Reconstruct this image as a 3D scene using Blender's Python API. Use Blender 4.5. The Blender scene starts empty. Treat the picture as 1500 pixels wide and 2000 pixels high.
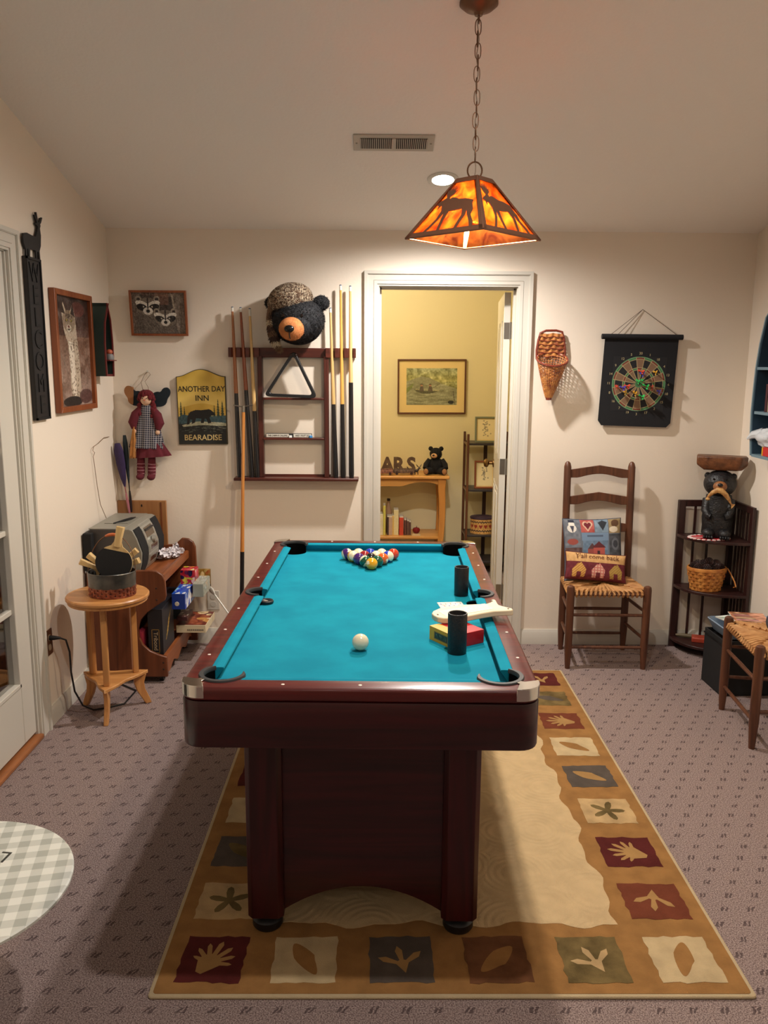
import bpy, bmesh, math, random
import numpy as np
from mathutils import Vector, Matrix, Euler
PI = math.pi
sc = bpy.context.scene
col = sc.collection
rnd = random.Random(7)

# ---------------------------------------------------------------- camera
FPX, PITCH, YAW, ROLL, DIST, EYE = 1602.36, .17802, .00886, .00682, 4.6041, 1.6088
fw = Vector((math.sin(YAW)*math.cos(PITCH), math.cos(YAW)*math.cos(PITCH), -math.sin(PITCH)))
rt0 = Vector((math.cos(YAW), -math.sin(YAW), 0)); up0 = rt0.cross(fw)
rt = math.cos(ROLL)*rt0 + math.sin(ROLL)*up0
up = -math.sin(ROLL)*rt0 + math.cos(ROLL)*up0
CP = Vector((0, -DIST, EYE))
cam = bpy.data.cameras.new('camera'); co = bpy.data.objects.new('camera', cam); col.objects.link(co)
cam.sensor_fit = 'HORIZONTAL'; cam.sensor_width = 36; cam.lens = FPX/1500*36; cam.clip_start = .05
M = Matrix((rt, up, -fw)).transposed().to_4x4(); M.translation = CP
co.matrix_world = M
sc.camera = co

# ---------------------------------------------------------------- world, exposure, lights
sc.view_settings.view_transform = 'Standard'; sc.view_settings.look = 'None'
sc.view_settings.gamma = 1; sc.view_settings.exposure = 0.74
wd = bpy.data.worlds.new('night'); sc.world = wd; wd.use_nodes = True
wd.node_tree.nodes['Background'].inputs[0].default_value = (.05, .06, .08, 1)
wd.node_tree.nodes['Background'].inputs[1].default_value = .12

CEIL0, SLOPE, YFLAT = 2.318, .249, -4.3
def ceil_z(y): return CEIL0 + SLOPE*(-max(y, YFLAT)) if y < 0 else CEIL0
LIGHT_W = 60.0
def spot(name, x, y, z, w, c, ang=150, blend=.9, r=.045):
    l = bpy.data.lights.new(name, 'SPOT'); l.energy = w; l.color = c
    l.spot_size = math.radians(ang); l.spot_blend = blend; l.shadow_soft_size = r
    o = bpy.data.objects.new(name, l); o.location = (x, y, z); return o
def point(name, x, y, z, w, c, r=.03):
    l = bpy.data.lights.new(name, 'POINT'); l.energy = w; l.color = c; l.shadow_soft_size = r
    o = bpy.data.objects.new(name, l); o.location = (x, y, z); return o
CANS = [(.30, -.57), (.33, -2.86), (-.55, -6.6), (1.1, -6.6)]     # the recessed cans, two over the table; the rear pair is added fill
CAN_W = [84, 58, 16, 16]
CAN_C = (1, .95, .90)
PENDANT_W, PENDANT_C = 20, (1, .82, .56)
HALL_W, HALL_C = 15, (1, .87, .64)

# ---------------------------------------------------------------- helpers
def lin(c):
    if isinstance(c, str): c = [int(c[i:i+2], 16) for i in (0, 2, 4)]
    return tuple(((v/255)/12.92 if v/255 <= .04045 else ((v/255+.055)/1.055)**2.4) for v in c[:3])
MATS = {}
def nd(t, k, **kw):
    n = t.nodes.new(k)
    for a, b in kw.items(): setattr(n, a, b)
    return n
def mk(name, c, rough=.6, metal=0, spec=.5, var=0, vs=30, c2=None, wood=None, ws=14, bump=0, bs=300, coat=0, trans=0, sheen=0, alpha=1):
    """procedural material. wood = grain axis 0/1/2, var = mottling, bump = fine relief"""
    if name in MATS: return MATS[name]
    m = bpy.data.materials.new(name); m.use_nodes = True; t = m.node_tree; b = t.nodes['Principled BSDF']
    b.inputs['Roughness'].default_value = rough; b.inputs['Metallic'].default_value = metal
    b.inputs['Specular IOR Level'].default_value = spec; b.inputs['Coat Weight'].default_value = coat
    b.inputs['Coat Roughness'].default_value = .15; b.inputs['Sheen Weight'].default_value = sheen
    b.inputs['Transmission Weight'].default_value = trans; b.inputs['Alpha'].default_value = alpha
    L = t.links.new; A = lin(c)
    tc = nd(t, 'ShaderNodeTexCoord'); mp = nd(t, 'ShaderNodeMapping'); L(tc.outputs['Object'], mp.inputs[0])
    no = nd(t, 'ShaderNodeTexNoise'); L(mp.outputs[0], no.inputs['Vector'])
    if wood is not None:
        s = [ws*3]*3; s[wood] = ws*.22; mp.inputs['Scale'].default_value = s
        no.inputs['Scale'].default_value = 1.0; no.inputs['Detail'].default_value = 6; no.inputs['Distortion'].default_value = 1.2
        B = lin(c2) if c2 else tuple(v*.55 for v in A)
    else:
        no.inputs['Scale'].default_value = vs; no.inputs['Detail'].default_value = 4
        B = lin(c2) if c2 else tuple(v*(1-var) for v in A)
    if var or wood is not None or c2:
        r = nd(t, 'ShaderNodeValToRGB'); L(no.outputs['Fac'], r.inputs[0])
        r.color_ramp.elements[0].position = .34; r.color_ramp.elements[1].position = .66
        r.color_ramp.elements[0].color = (*B, 1); r.color_ramp.elements[1].color = (*A, 1)
        L(r.outputs[0], b.inputs['Base Color'])
    else: b.inputs['Base Color'].default_value = (*A, 1)
    if bump:
        n2 = nd(t, 'ShaderNodeTexNoise'); n2.inputs['Scale'].default_value = bs; n2.inputs['Detail'].default_value = 3
        L(tc.outputs['Object'], n2.inputs['Vector'])
        bp = nd(t, 'ShaderNodeBump'); bp.inputs['Strength'].default_value = bump; bp.inputs['Distance'].default_value = .004
        L(n2.outputs['Fac'], bp.inputs['Height']); L(bp.outputs[0], b.inputs['Normal'])
    MATS[name] = m; return m
def vcol_mat(name, rough=.7, coat=0, bump=0, bs=400):
    if name in MATS: return MATS[name]
    m = mk(name, (200, 200, 200), rough=rough, coat=coat, bump=bump, bs=bs); t = m.node_tree
    a = nd(t, 'ShaderNodeVertexColor'); a.layer_name = 'Col'
    t.links.new(a.outputs[0], t.nodes['Principled BSDF'].inputs['Base Color']); return m
def emit(name, c, s):
    m = bpy.data.materials.new(name); m.use_nodes = True; b = m.node_tree.nodes['Principled BSDF']
    b.inputs['Base Color'].default_value = (*lin(c), 1); b.inputs['Emission Color'].default_value = (*lin(c), 1)
    b.inputs['Emission Strength'].default_value = s; return m

class MB:
    def __init__(s): s.v = []; s.f = []; s.m = []
    def add(s, v, f, mi=0, M=None):
        k = len(s.v)
        s.v += [tuple(M @ Vector(p)) for p in v] if M is not None else [tuple(p) for p in v]
        s.f += [tuple(i+k for i in q) for q in f]; s.m += [mi]*len(f) if isinstance(mi, int) else mi
        return s
    def box(s, a, b, mi=0, M=None):
        x0, y0, z0 = a; x1, y1, z1 = b
        return s.add([(x0,y0,z0),(x1,y0,z0),(x1,y1,z0),(x0,y1,z0),(x0,y0,z1),(x1,y0,z1),(x1,y1,z1),(x0,y1,z1)],
                     [(0,3,2,1),(4,5,6,7),(0,1,5,4),(1,2,6,5),(2,3,7,6),(3,0,4,7)], mi, M)
    def prism(s, pts, d0, d1, axis='y', mi=0, M=None):
        n = len(pts)
        mp = {'y': lambda p, d: (p[0], d, p[1]), 'x': lambda p, d: (d, p[0], p[1]), 'z': lambda p, d: (p[0], p[1], d)}[axis]
        v = [mp(p, d0) for p in pts]+[mp(p, d1) for p in pts]
        f = [tuple(range(n)), tuple(range(2*n-1, n-1, -1))]+[(i, (i+1) % n, (i+1) % n+n, i+n) for i in range(n)]
        return s.add(v, f, mi, M)
    def tube(s, path, r, n=8, closed=False, mi=0, M=None, flat=1):
        P = [Vector(p) for p in path]; k = len(P)
        R = r if isinstance(r, (list, tuple)) else [r]*k
        v = []; pn = None
        for i, p in enumerate(P):
            if closed: t = (P[(i+1) % k]-P[i-1]).normalized()
            else: t = (P[min(i+1, k-1)]-P[max(i-1, 0)]).normalized()
            if pn is None:
                a = Vector((0, 0, 1)) if abs(t.z) < .9 else Vector((1, 0, 0)); pn = (a - t*a.dot(t)).normalized()
            else: pn = (pn - t*pn.dot(t)).normalized()
            b = t.cross(pn)
            for j in range(n):
                an = 2*PI*j/n; v.append(p + pn*math.cos(an)*R[i] + b*math.sin(an)*R[i]*flat)
        f = []
        for i in range(k if closed else k-1):
            for j in range(n):
                a = i*n+j; b_ = i*n+(j+1) % n; c = ((i+1) % k)*n+(j+1) % n; d = ((i+1) % k)*n+j
                f.append((a, b_, c, d))
        if not closed: f += [tuple(range(n-1, -1, -1)), tuple(range((k-1)*n, k*n))]
        return s.add(v, f, mi, M)
    def cyl(s, a, b, r, r2=None, n=20, mi=0, M=None): return s.tube([a, b], [r, r if r2 is None else r2], n, mi=mi, M=M)
    def lathe(s, prof, n=32, c=(0, 0, 0), mi=0, M=None, sx=1, sy=1):
        v = []; k = len(prof)
        for i in range(n):
            a = 2*PI*i/n
            v += [(c[0]+r*math.cos(a)*sx, c[1]+r*math.sin(a)*sy, c[2]+z) for r, z in prof]
        f = []
        for i in range(n):
            for j in range(k-1): f.append((i*k+j, ((i+1) % n)*k+j, ((i+1) % n)*k+j+1, i*k+j+1))
        if prof[0][0] > 1e-6: f.append(tuple(i*k for i in range(n-1, -1, -1)))
        if prof[-1][0] > 1e-6: f.append(tuple(i*k+k-1 for i in range(n)))
        return s.add(v, f, mi, M)
    def shell(s, prof, n=32, c=(0, 0, 0), mi=0, M=None, sx=1, sy=1):   # closed ring profile (open at the axis)
        v = []; k = len(prof)
        for i in range(n):
            a = 2*PI*i/n
            v += [(c[0]+r*math.cos(a)*sx, c[1]+r*math.sin(a)*sy, c[2]+z) for r, z in prof]
        f = [(i*k+j, ((i+1) % n)*k+j, ((i+1) % n)*k+(j+1) % k, i*k+(j+1) % k) for i in range(n) for j in range(k)]
        return s.add(v, f, mi, M)
    def ell(s, c, r, nu=20, nv=12, mi=0, M=None, fn=None):
        v = [(c[0], c[1], c[2]+r[2])]
        for j in range(1, nv):
            ph = PI*j/nv
            for i in range(nu):
                th = 2*PI*i/nu
                v.append((c[0]+r[0]*math.sin(ph)*math.cos(th), c[1]+r[1]*math.sin(ph)*math.sin(th), c[2]+r[2]*math.cos(ph)))
        v.append((c[0], c[1], c[2]-r[2]))
        if fn: v = [fn(Vector(p)) for p in v]
        f = [(0, 1+i, 1+(i+1) % nu) for i in range(nu)]
        for j in range(nv-2):
            for i in range(nu):
                a = 1+j*nu+i; b = 1+j*nu+(i+1) % nu; f.append((a, a+nu, b+nu, b))
        e = len(v)-1; o = 1+(nv-2)*nu
        f += [(e, o+(i+1) % nu, o+i) for i in range(nu)]
        return s.add(v, f, mi, M)
    def build(s, name, mats, parent=None, loc=None, rot=None, ang=35, bevel=0, seg=2, merge=True):
        me = bpy.data.meshes.new(name); me.from_pydata(s.v, [], s.f)
        for m in (mats if isinstance(mats, (list, tuple)) else [mats]): me.materials.append(m)
        me.polygons.foreach_set('material_index', s.m)
        bm = bmesh.new(); bm.from_mesh(me)
        if merge: bmesh.ops.recalc_face_normals(bm, faces=bm.faces)
        bm.to_mesh(me); bm.free()
        me.polygons.foreach_set('use_smooth', [True]*len(me.polygons))
        me.set_sharp_from_angle(angle=math.radians(ang)); me.update()
        o = bpy.data.objects.new(name, me); col.objects.link(o)
        if parent: o.parent = parent
        if loc is not None: o.location = loc
        if rot is not None: o.rotation_euler = rot
        if bevel:
            b = o.modifiers.new('bevel', 'BEVEL'); b.width = bevel; b.segments = seg; b.limit_method = 'ANGLE'; b.angle_limit = math.radians(40)
        return o
def tag(o, label=None, cat=None, group=None, kind=None):
    if label: o['label'] = label
    if cat: o['category'] = cat
    if group: o['group'] = group
    if kind: o['kind'] = kind
    return o
def thing(name, label, cat, loc=(0, 0, 0), rot=(0, 0, 0), group=None):
    o = bpy.data.objects.new(name, None); col.objects.link(o); o.location = loc
    o.rotation_euler = rot if not isinstance(rot, (int, float)) else (0, 0, rot)
    o.empty_display_size = .05
    return tag(o, label, cat, group)
def struct(o): o['kind'] = 'structure'; return o
def copy_tree(o, parent=None):
    c = o.copy(); col.objects.link(c)
    if parent: c.parent = parent
    for ch in [x for x in bpy.data.objects if x.parent == o]: copy_tree(ch, c)
    return c
def bake(o, cutters=(), op='DIFFERENCE'):
    """apply booleans with throw-away cutters and bake the result into the object's own mesh"""
    for c in cutters:
        b = o.modifiers.new('b', 'BOOLEAN'); b.object = c; b.operation = op; b.solver = 'EXACT'
    dg = bpy.context.evaluated_depsgraph_get(); dg.update()
    me = bpy.data.meshes.new_from_object(o.evaluated_get(dg)); o.modifiers.clear(); o.data = me
    me.polygons.foreach_set('use_smooth', [True]*len(me.polygons)); me.set_sharp_from_angle(angle=math.radians(30))
def ray(px, py): return (fw*FPX + rt*(px-750) - up*(py-1000))
def onY(px, py, Y=0): d = ray(px, py); return CP + d*((Y+DIST)/d.y)
def onZ(px, py, Z=0): d = ray(px, py); return CP + d*((Z-EYE)/d.z)
def onX(px, py, X): d = ray(px, py); return CP + d*(X/d.x)
def chaikin(p, n=2):
    for _ in range(n):
        q = []
        for i in range(len(p)):
            a, b = p[i], p[(i+1) % len(p)]
            q += [(a[0]*.75+b[0]*.25, a[1]*.75+b[1]*.25), (a[0]*.25+b[0]*.75, a[1]*.25+b[1]*.75)]
        p = q
    return p
def rrect(w, h, r, n=6, cx=0, cy=0):
    p = []
    for (sx, sy, a0) in ((1, 1, 0), (-1, 1, PI/2), (-1, -1, PI), (1, -1, 1.5*PI)):
        for i in range(n+1):
            a = a0+PI/2*i/n; p.append((cx+sx*(w/2-r)+r*math.cos(a), cy+sy*(h/2-r)+r*math.sin(a)))
    return p
def circ(cx, cy, r, n=32, a0=0, ry=None): return [(cx+r*math.cos(a0+2*PI*i/n), cy+(ry or r)*math.sin(a0+2*PI*i/n)) for i in range(n)]

def text(name, s, size, m, parent, loc, rot=(PI/2, 0, 0), depth=.001, align='CENTER', sx=1, space=1, bold=0):
    c = bpy.data.curves.new(name, 'FONT'); c.body = s; c.size = size; c.extrude = depth; c.align_x = align; c.align_y = 'CENTER'
    c.space_character = space; c.offset = bold; c.resolution_u = 3
    t = bpy.data.objects.new('t', c); col.objects.link(t)
    dg = bpy.context.evaluated_depsgraph_get(); dg.update()
    me = bpy.data.meshes.new_from_object(t.evaluated_get(dg)); bpy.data.objects.remove(t)
    me.materials.clear(); me.materials.append(m)
    o = bpy.data.objects.new(name, me); col.objects.link(o)
    if parent: o.parent = parent
    o.location = loc; o.rotation_euler = rot; o.scale = (sx, 1, 1); return o

class Canvas:
    """a small painter whose picture becomes the colours of a printed or painted surface"""
    def __init__(s, w, h, bg=(128, 128, 128), seed=1):
        s.w, s.h = w, h; s.a = np.zeros((h, w, 3)); s.a[:] = bg
        s.Y, s.X = np.mgrid[0:h, 0:w]; s.X = (s.X+.5)/w; s.Y = (s.Y+.5)/h     # 0..1, y down
        s.r = np.random.RandomState(seed)
    def put(s, m, c, a=1.0): s.a[m] = s.a[m]*(1-a)+np.array(c)*a
    def noise(s, n, m=1):
        g = s.r.rand(n[1]+1, n[0]+1); xs = s.X*n[0]; ys = s.Y*n[1]
        xi = xs.astype(int).clip(0, n[0]-1); yi = ys.astype(int).clip(0, n[1]-1); fx = xs-xi; fy = ys-yi
        fx = fx*fx*(3-2*fx); fy = fy*fy*(3-2*fy)
        return (g[yi, xi]*(1-fx)+g[yi, xi+1]*fx)*(1-fy)+(g[yi+1, xi]*(1-fx)+g[yi+1, xi+1]*fx)*fy
    def mottle(s, n, amp, mask=None):
        d = (s.noise(n)-.5)[..., None]*2*amp
        if mask is None: s.a += d
        else: s.a[mask] += d[mask]
    def grad(s, c0, c1, y0=0, y1=1):
        t = ((s.Y-y0)/(y1-y0)).clip(0, 1)[..., None]; m = (s.Y >= y0) & (s.Y <= y1)
        s.a[m] = (np.array(c0)*(1-t)+np.array(c1)*t)[m]
    def el(s, cx, cy, rx, ry, c, ang=0, a=1.0):
        k = s.h/s.w; dx = s.X-cx; dy = (s.Y-cy)*k; ca, sa = math.cos(ang), math.sin(ang)
        u = dx*ca+dy*sa; v = -dx*sa+dy*ca; m = (u/rx)**2+(v/(ry*k))**2 < 1; s.put(m, c, a); return m
    def po(s, pts, c, a=1.0):
        m = np.zeros(s.X.shape, bool); n = len(pts)
        for i in range(n):
            x0, y0 = pts[i]; x1, y1 = pts[(i+1) % n]
            if y0 == y1: continue
            cr = ((y0 > s.Y) != (y1 > s.Y)) & (s.X < (x1-x0)*(s.Y-y0)/(y1-y0)+x0); m ^= cr
        s.put(m, c, a); return m
    def re(s, x0, y0, x1, y1, c, a=1.0): m = (s.X >= x0) & (s.X <= x1) & (s.Y >= y0) & (s.Y <= y1); s.put(m, c, a); return m
    def ln(s, x0, y0, x1, y1, w, c, a=1.0):
        k = s.h/s.w; dx, dy = x1-x0, (y1-y0)*k; L2 = dx*dx+dy*dy+1e-12
        t = (((s.X-x0)*dx+(s.Y-y0)*k*dy)/L2).clip(0, 1)
        m = np.hypot(s.X-x0-t*dx, (s.Y-y0)*k-t*dy) < w/2; s.put(m, c, a); return m
    def mesh(s, name, w, h, m, parent=None, loc=(0, 0, 0), rot=(0, 0, 0), fn=None):
        """grid in the local XZ plane, facing -Y, centred; fn(u,v,x,z)->(x,y,z) bends it"""
        nx, ny = s.w, s.h; V = []
        for j in range(ny):
            for i in range(nx):
                u = i/(nx-1); q = j/(ny-1); x = (u-.5)*w; z = (.5-q)*h
                V.append(fn(u, q, x, z) if fn else (x, 0, z))
        F = [(j*nx+i, (j+1)*nx+i, (j+1)*nx+i+1, j*nx+i+1) for j in range(ny-1) for i in range(nx-1)]
        me = bpy.data.meshes.new(name); me.from_pydata(V, [], F); me.materials.append(m)
        A = s.a.clip(0, 255)/255; Ln = np.where(A <= .04045, A/12.92, ((A+.055)/1.055)**2.4)
        c = me.color_attributes.new('Col', 'FLOAT_COLOR', 'POINT')
        c.data.foreach_set('color', np.concatenate([Ln.reshape(-1, 3), np.ones((nx*ny, 1))], 1).ravel())
        me.polygons.foreach_set('use_smooth', [True]*len(me.polygons)); me.update()
        o = bpy.data.objects.new(name, me); col.objects.link(o)
        if parent: o.parent = parent
        o.location = loc; o.rotation_euler = rot; return o

# ---------------------------------------------------------------- shared materials
wallpaint = mk("wall_paint", (236, 223, 206), rough=.55, bump=.12, bs=60)
hallpaint = mk('hall_paint', (226, 214, 174), rough=.6, bump=.1, bs=60)
ceilpaint = mk("ceiling_paint", (244, 237, 229), rough=.9, bump=.45, bs=70)
white = mk('white_trim', (208, 202, 190), rough=.35)
mahog = mk('mahogany', (62, 12, 17), c2=(38, 6, 10), rough=.3, wood=0, ws=9, coat=.15)
mahogy = mk('mahogany_long', (46, 11, 13), c2=(27, 6, 8), rough=.3, wood=1, ws=9, coat=.15)
railw = mk('rail_wood', (104, 30, 27), c2=(74, 18, 17), rough=.3, wood=0, ws=10, coat=.3)
brownw = mk('brown_wood', (104, 62, 40), c2=(72, 40, 25), rough=.4, wood=2, ws=10)
darkw = mk('dark_brown_wood', (58, 28, 24), c2=(36, 16, 14), rough=.42, wood=2, ws=10)
shelfw = mk('cabinet_wood', (160, 92, 50), c2=(126, 68, 34), rough=.35, wood=1, ws=8)
shelfz = mk('cabinet_wood_upright', (126, 70, 40), c2=(92, 48, 26), rough=.38, wood=2, ws=8)
oak = mk('light_oak', (206, 148, 88), c2=(180, 120, 66), rough=.35, wood=0, ws=8)
oakz = mk('light_oak_upright', (206, 148, 88), c2=(180, 120, 66), rough=.35, wood=2, ws=8)
pine = mk('honey_pine', (214, 158, 88), c2=(190, 132, 64), rough=.35, wood=0, ws=6)
black = mk('black_plastic', (18, 18, 20), rough=.45)
blackm = mk('black_matte', (14, 14, 16), rough=.8)
greyp = mk('grey_rubber', (50, 50, 52), rough=.5)
chrome = mk('chrome', (225, 222, 215), rough=.12, metal=1)
steel = mk('brushed_metal', (150, 146, 138), rough=.35, metal=1)
bronze = mk('bronze_metal', (120, 88, 66), rough=.4, metal=.8)

# ================================================================ ROOM
XL, XR, YB = -1.4617, 2.0501, -9.0
ZC = ceil_z(-9)
def ptag(o, k='structure'): o['kind'] = k; return o
# carpet
cm = mk('carpet', (128, 112, 106), rough=.95, spec=.1); t = cm.node_tree; L = t.links.new; bs = t.nodes['Principled BSDF']
tc = nd(t, 'ShaderNodeTexCoord'); sp = nd(t, 'ShaderNodeSeparateXYZ')
nz = nd(t, 'ShaderNodeTexNoise'); nz.inputs['Scale'].default_value = 55; L(tc.outputs['Object'], nz.inputs['Vector'])
vm = nd(t, 'ShaderNodeVectorMath', operation='SUBTRACT'); L(nz.outputs['Color'], vm.inputs[0]); vm.inputs[1].default_value = (.5, .5, .5)
vs_ = nd(t, 'ShaderNodeVectorMath', operation='SCALE'); vs_.inputs['Scale'].default_value = .017; L(vm.outputs[0], vs_.inputs[0])
va = nd(t, 'ShaderNodeVectorMath', operation='ADD'); L(tc.outputs['Object'], va.inputs[0]); L(vs_.outputs[0], va.inputs[1]); L(va.outputs[0], sp.inputs[0])
def mth(op, a, b=None, c=None):
    n = nd(t, 'ShaderNodeMath', operation=op)
    for i, q in enumerate((a, b, c)):
        if q is None: continue
        if isinstance(q, (int, float)): n.inputs[i].default_value = q
        else: L(q, n.inputs[i])
    return n.outputs[0]
PX, PY = .081, .0655
rowv = mth('DIVIDE', sp.outputs['Y'], PY); row = mth('FLOOR', rowv)
odd = mth('MULTIPLY', mth('FLOORED_MODULO', row, 2.0), .5)
u = mth('FRACT', mth('ADD', mth('DIVIDE', sp.outputs['X'], PX), odd)); v = mth('FRACT', rowv)
du = mth('MULTIPLY', mth('SUBTRACT', u, .5), PX); dv = mth('MULTIPLY', mth('SUBTRACT', v, .5), PY)
sk = mth('SUBTRACT', mth('ABSOLUTE', mth('ADD', du, mth('MULTIPLY', dv, -.5))), .0062)          # two slanted dashes
a1 = mth('LESS_THAN', mth('ABSOLUTE', sk), .0036); a2 = mth('LESS_THAN', mth('ABSOLUTE', dv), .0105)
mark = mth('MULTIPLY', a1, a2)
n3 = nd(t, 'ShaderNodeTexNoise'); n3.inputs['Scale'].default_value = 260; n3.inputs['Detail'].default_value = 2; L(tc.outputs['Object'], n3.inputs['Vector'])
r3 = nd(t, 'ShaderNodeValToRGB'); L(n3.outputs['Fac'], r3.inputs[0])
r3.color_ramp.elements[0].position = .36; r3.color_ramp.elements[0].color = (*lin((102, 84, 82)), 1)
r3.color_ramp.elements[1].position = .64; r3.color_ramp.elements[1].color = (*lin((168, 149, 143)), 1)
mx = nd(t, 'ShaderNodeMix', data_type='RGBA'); L(mth('MULTIPLY', mark, .7), mx.inputs['Factor'])
L(r3.outputs[0], mx.inputs['A']); mx.inputs['B'].default_value = (*lin((62, 48, 50)), 1)
L(mx.outputs['Result'], bs.inputs['Base Color'])
bp = nd(t, 'ShaderNodeBump'); bp.inputs['Strength'].default_value = .6; bp.inputs['Distance'].default_value = .004
L(n3.outputs['Fac'], bp.inputs['Height']); L(bp.outputs[0], bs.inputs['Normal'])
struct(MB().box((XL-.12, YB-.1, -.05), (XR+.12, 3.2, 0)).build('floor', cm))

# ceiling: slopes up from the back wall, then flat
sl = [(0.0, CEIL0), (YFLAT, ZC), (YB-.1, ZC), (YB-.1, ZC+.1), (YFLAT-.05, ZC+.1), (0.0, CEIL0+.12)]
struct(MB().prism(sl, XL-.12, XR+.12, 'x').build('ceiling', ceilpaint, ang=10))
# side walls follow the slope
DY0, DY1, DZ = -1.262, -2.90, 2.035        # opening of the glazed double door in the left wall
def side(name, x0, x1, hole=False):
    prof = [(YB-.1, 0), (0, 0), (0, CEIL0), (YFLAT, ZC), (YB-.1, ZC)]
    m = MB()
    if hole:
        for a, b, z0 in ((YB-.1, DY1, 0), (DY0+.012, 0, 0), (DY1, DY0+.012, DZ+.012)):
            top = lambda y: CEIL0+SLOPE*(-y) if y > YFLAT else ZC
            ys = [a, b] if not (a < YFLAT < b) else [a, YFLAT, b]
            m.prism([(a, z0), (b, z0)]+[(y, top(y)) for y in reversed(ys)], x0, x1, 'x')
    else: m.prism(prof, x0, x1, 'x')
    return struct(m.build(name, wallpaint, ang=10))
side('wall_left', XL-.12, XL, True); side('wall_right', XR, XR+.12)
struct(MB().box((XL-.12, YB-.2, 0), (XR+.12, YB-.1, ZC+.1)).build('wall_front', wallpaint))
OX0, OX1, OZ = .010, .757, 2.024
def wb(m, y0, y1, top): 
    m.box((XL-.12, y0, 0), (OX0-.02, y1, top)); m.box((OX1+.02, y0, 0), (XR+.12, y1, top)); m.box((OX0-.02, y0, OZ+.02), (OX1+.02, y1, top)); return m
struct(wb(MB(), 0, .07, CEIL0+.12).build('wall_back', wallpaint, ang=10))
struct(wb(MB(), .07, .12, 2.5).build('wall_hall_front', hallpaint, ang=10))
HY = 1.9
struct(MB().box((-.9, HY, 0), (1.12, HY+.1, 2.5)).build('wall_hall_back', hallpaint))
struct(MB().box((-1.0, .12, 0), (-.9, HY+.1, 2.5)).build('wall_hall_left', hallpaint))
struct(MB().box((1.12, .12, 0), (1.22, HY+.1, 2.5)).build('wall_hall_right', hallpaint))
struct(MB().box((-1.0, .12, 2.44), (1.22, HY+.1, 2.5)).build('ceiling_hall', hallpaint))
# baseboards
def bbprof(t=.014, h=.088): return [(0, 0), (t, 0), (t, h-.018), (t*.6, h-.008), (t*.45, h), (0, h)]
def baseboard(name, p, axis):
    m = MB()
    for a, b, c, sgn in p:      # a..b along, c the wall plane, sgn = into the room
        pr = [(c+sgn*x, z) for x, z in bbprof()]
        m.prism(pr, a, b, 'x' if axis == 'x' else 'y')
    return struct(m.build(name, white))
baseboard('baseboard_back', [(XL, -.075, 0, -1), (.842, XR, 0, -1)], 'x')
baseboard('baseboard_left', [(-1.165, 0, XL, 1), (YB-.1, DY1-.1, XL, 1)], 'y')
baseboard('baseboard_right', [(YB-.1, 0, XR, -1)], 'y')
baseboard('baseboard_hall', [(-.9, 1.12, HY, -1)], 'x')
# casing of the doorway: stepped moulding, mitred
def casing(name, x0, x1, z1, w, plane, axis, sgn):
    """opening x0..x1 up to z1, moulding w wide on the wall plane; sgn = direction into the room"""
    m = MB(); steps = [(0, .010, .012), (.010, .028, .017), (.028, .030, .013), (.030, w-.020, .016), (w-.020, w-.017, .021), (w-.017, w, .024)]
    for a, b, t in steps:
        o0, o1 = a, b
        pts = [(x0-o0, 0), (x0-o0, z1+o0), (x1+o0, z1+o0), (x1+o0, 0), (x1+o1, 0), (x1+o1, z1+o1), (x0-o1, z1+o1), (x0-o1, 0)]
        m.prism(pts, plane, plane+sgn*t, axis)
    return struct(m.build(name, white, ang=20))
casing('trim_1', OX0-.004, OX1+.004, OZ+.004, .080, 0, 'y', -1)
casing('trim_2', DY1-.004, DY0+.012, DZ+.004, .085, XL, 'x', 1)
j = MB()      # jamb lining with stop
for a, b in ((OX0-.02, OX0), (OX1, OX1+.02)): j.box((a, 0, 0), (b, .125, OZ+.02))
j.box((OX0, 0, OZ), (OX1, .125, OZ+.02)); j.box((OX0, .045, 0), (OX0+.010, .075, OZ)); j.box((OX1-.010, .045, 0), (OX1, .075, OZ)); j.box((OX0, .045, OZ-.010), (OX1, .075, OZ))
struct(j.build('trim_3', white, ang=20))
# hall door, swung open into the hall on its right-hand hinges
hd = thing('door_1', None, None, (OX1-.012, .12, 0), (0, 0, math.radians(-5.5))); struct(hd)
d = MB().box((-.036, 0, .012), (0, .735, 2.01)); d.build('door_slab', white, hd, bevel=.002)
pn = MB()
for z0, z1 in ((.2, .88), (1.06, 1.86)):
    for y0, y1 in ((.12, .33), (.41, .62)):
        pn.box((-.040, y0, z0), (-.036, y1, z1)); pn.box((-.043, y0+.03, z0+.03), (-.036, y1-.03, z1-.03))
pn.build('panel', white, hd, bevel=.003)
for z in (1.80, 1.03, .28):
    h = MB().box((-.034, -.002, z-.045), (-.004, .0, z+.045)).cyl((.004, -.006, z-.047), (.004, -.006, z+.047), .006, n=12)
    h.box((.0, -.004, z-.045), (.012, .004, z+.045)); h.build('hinge', steel, hd)
k = MB(); Mk = Matrix.Translation((-.037, .68, .97)) @ Matrix.Rotation(-PI/2, 4, 'Y')
k.lathe([(0, 0), (.028, 0), (.028, .005), (.010, .010), (.010, .030), (.026, .040), (.029, .052), (.022, .064), (0, .068)], 20, M=Mk)
k.build('knob', mk('antique_brass', (128, 98, 60), rough=.3, metal=1), hd)
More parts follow.
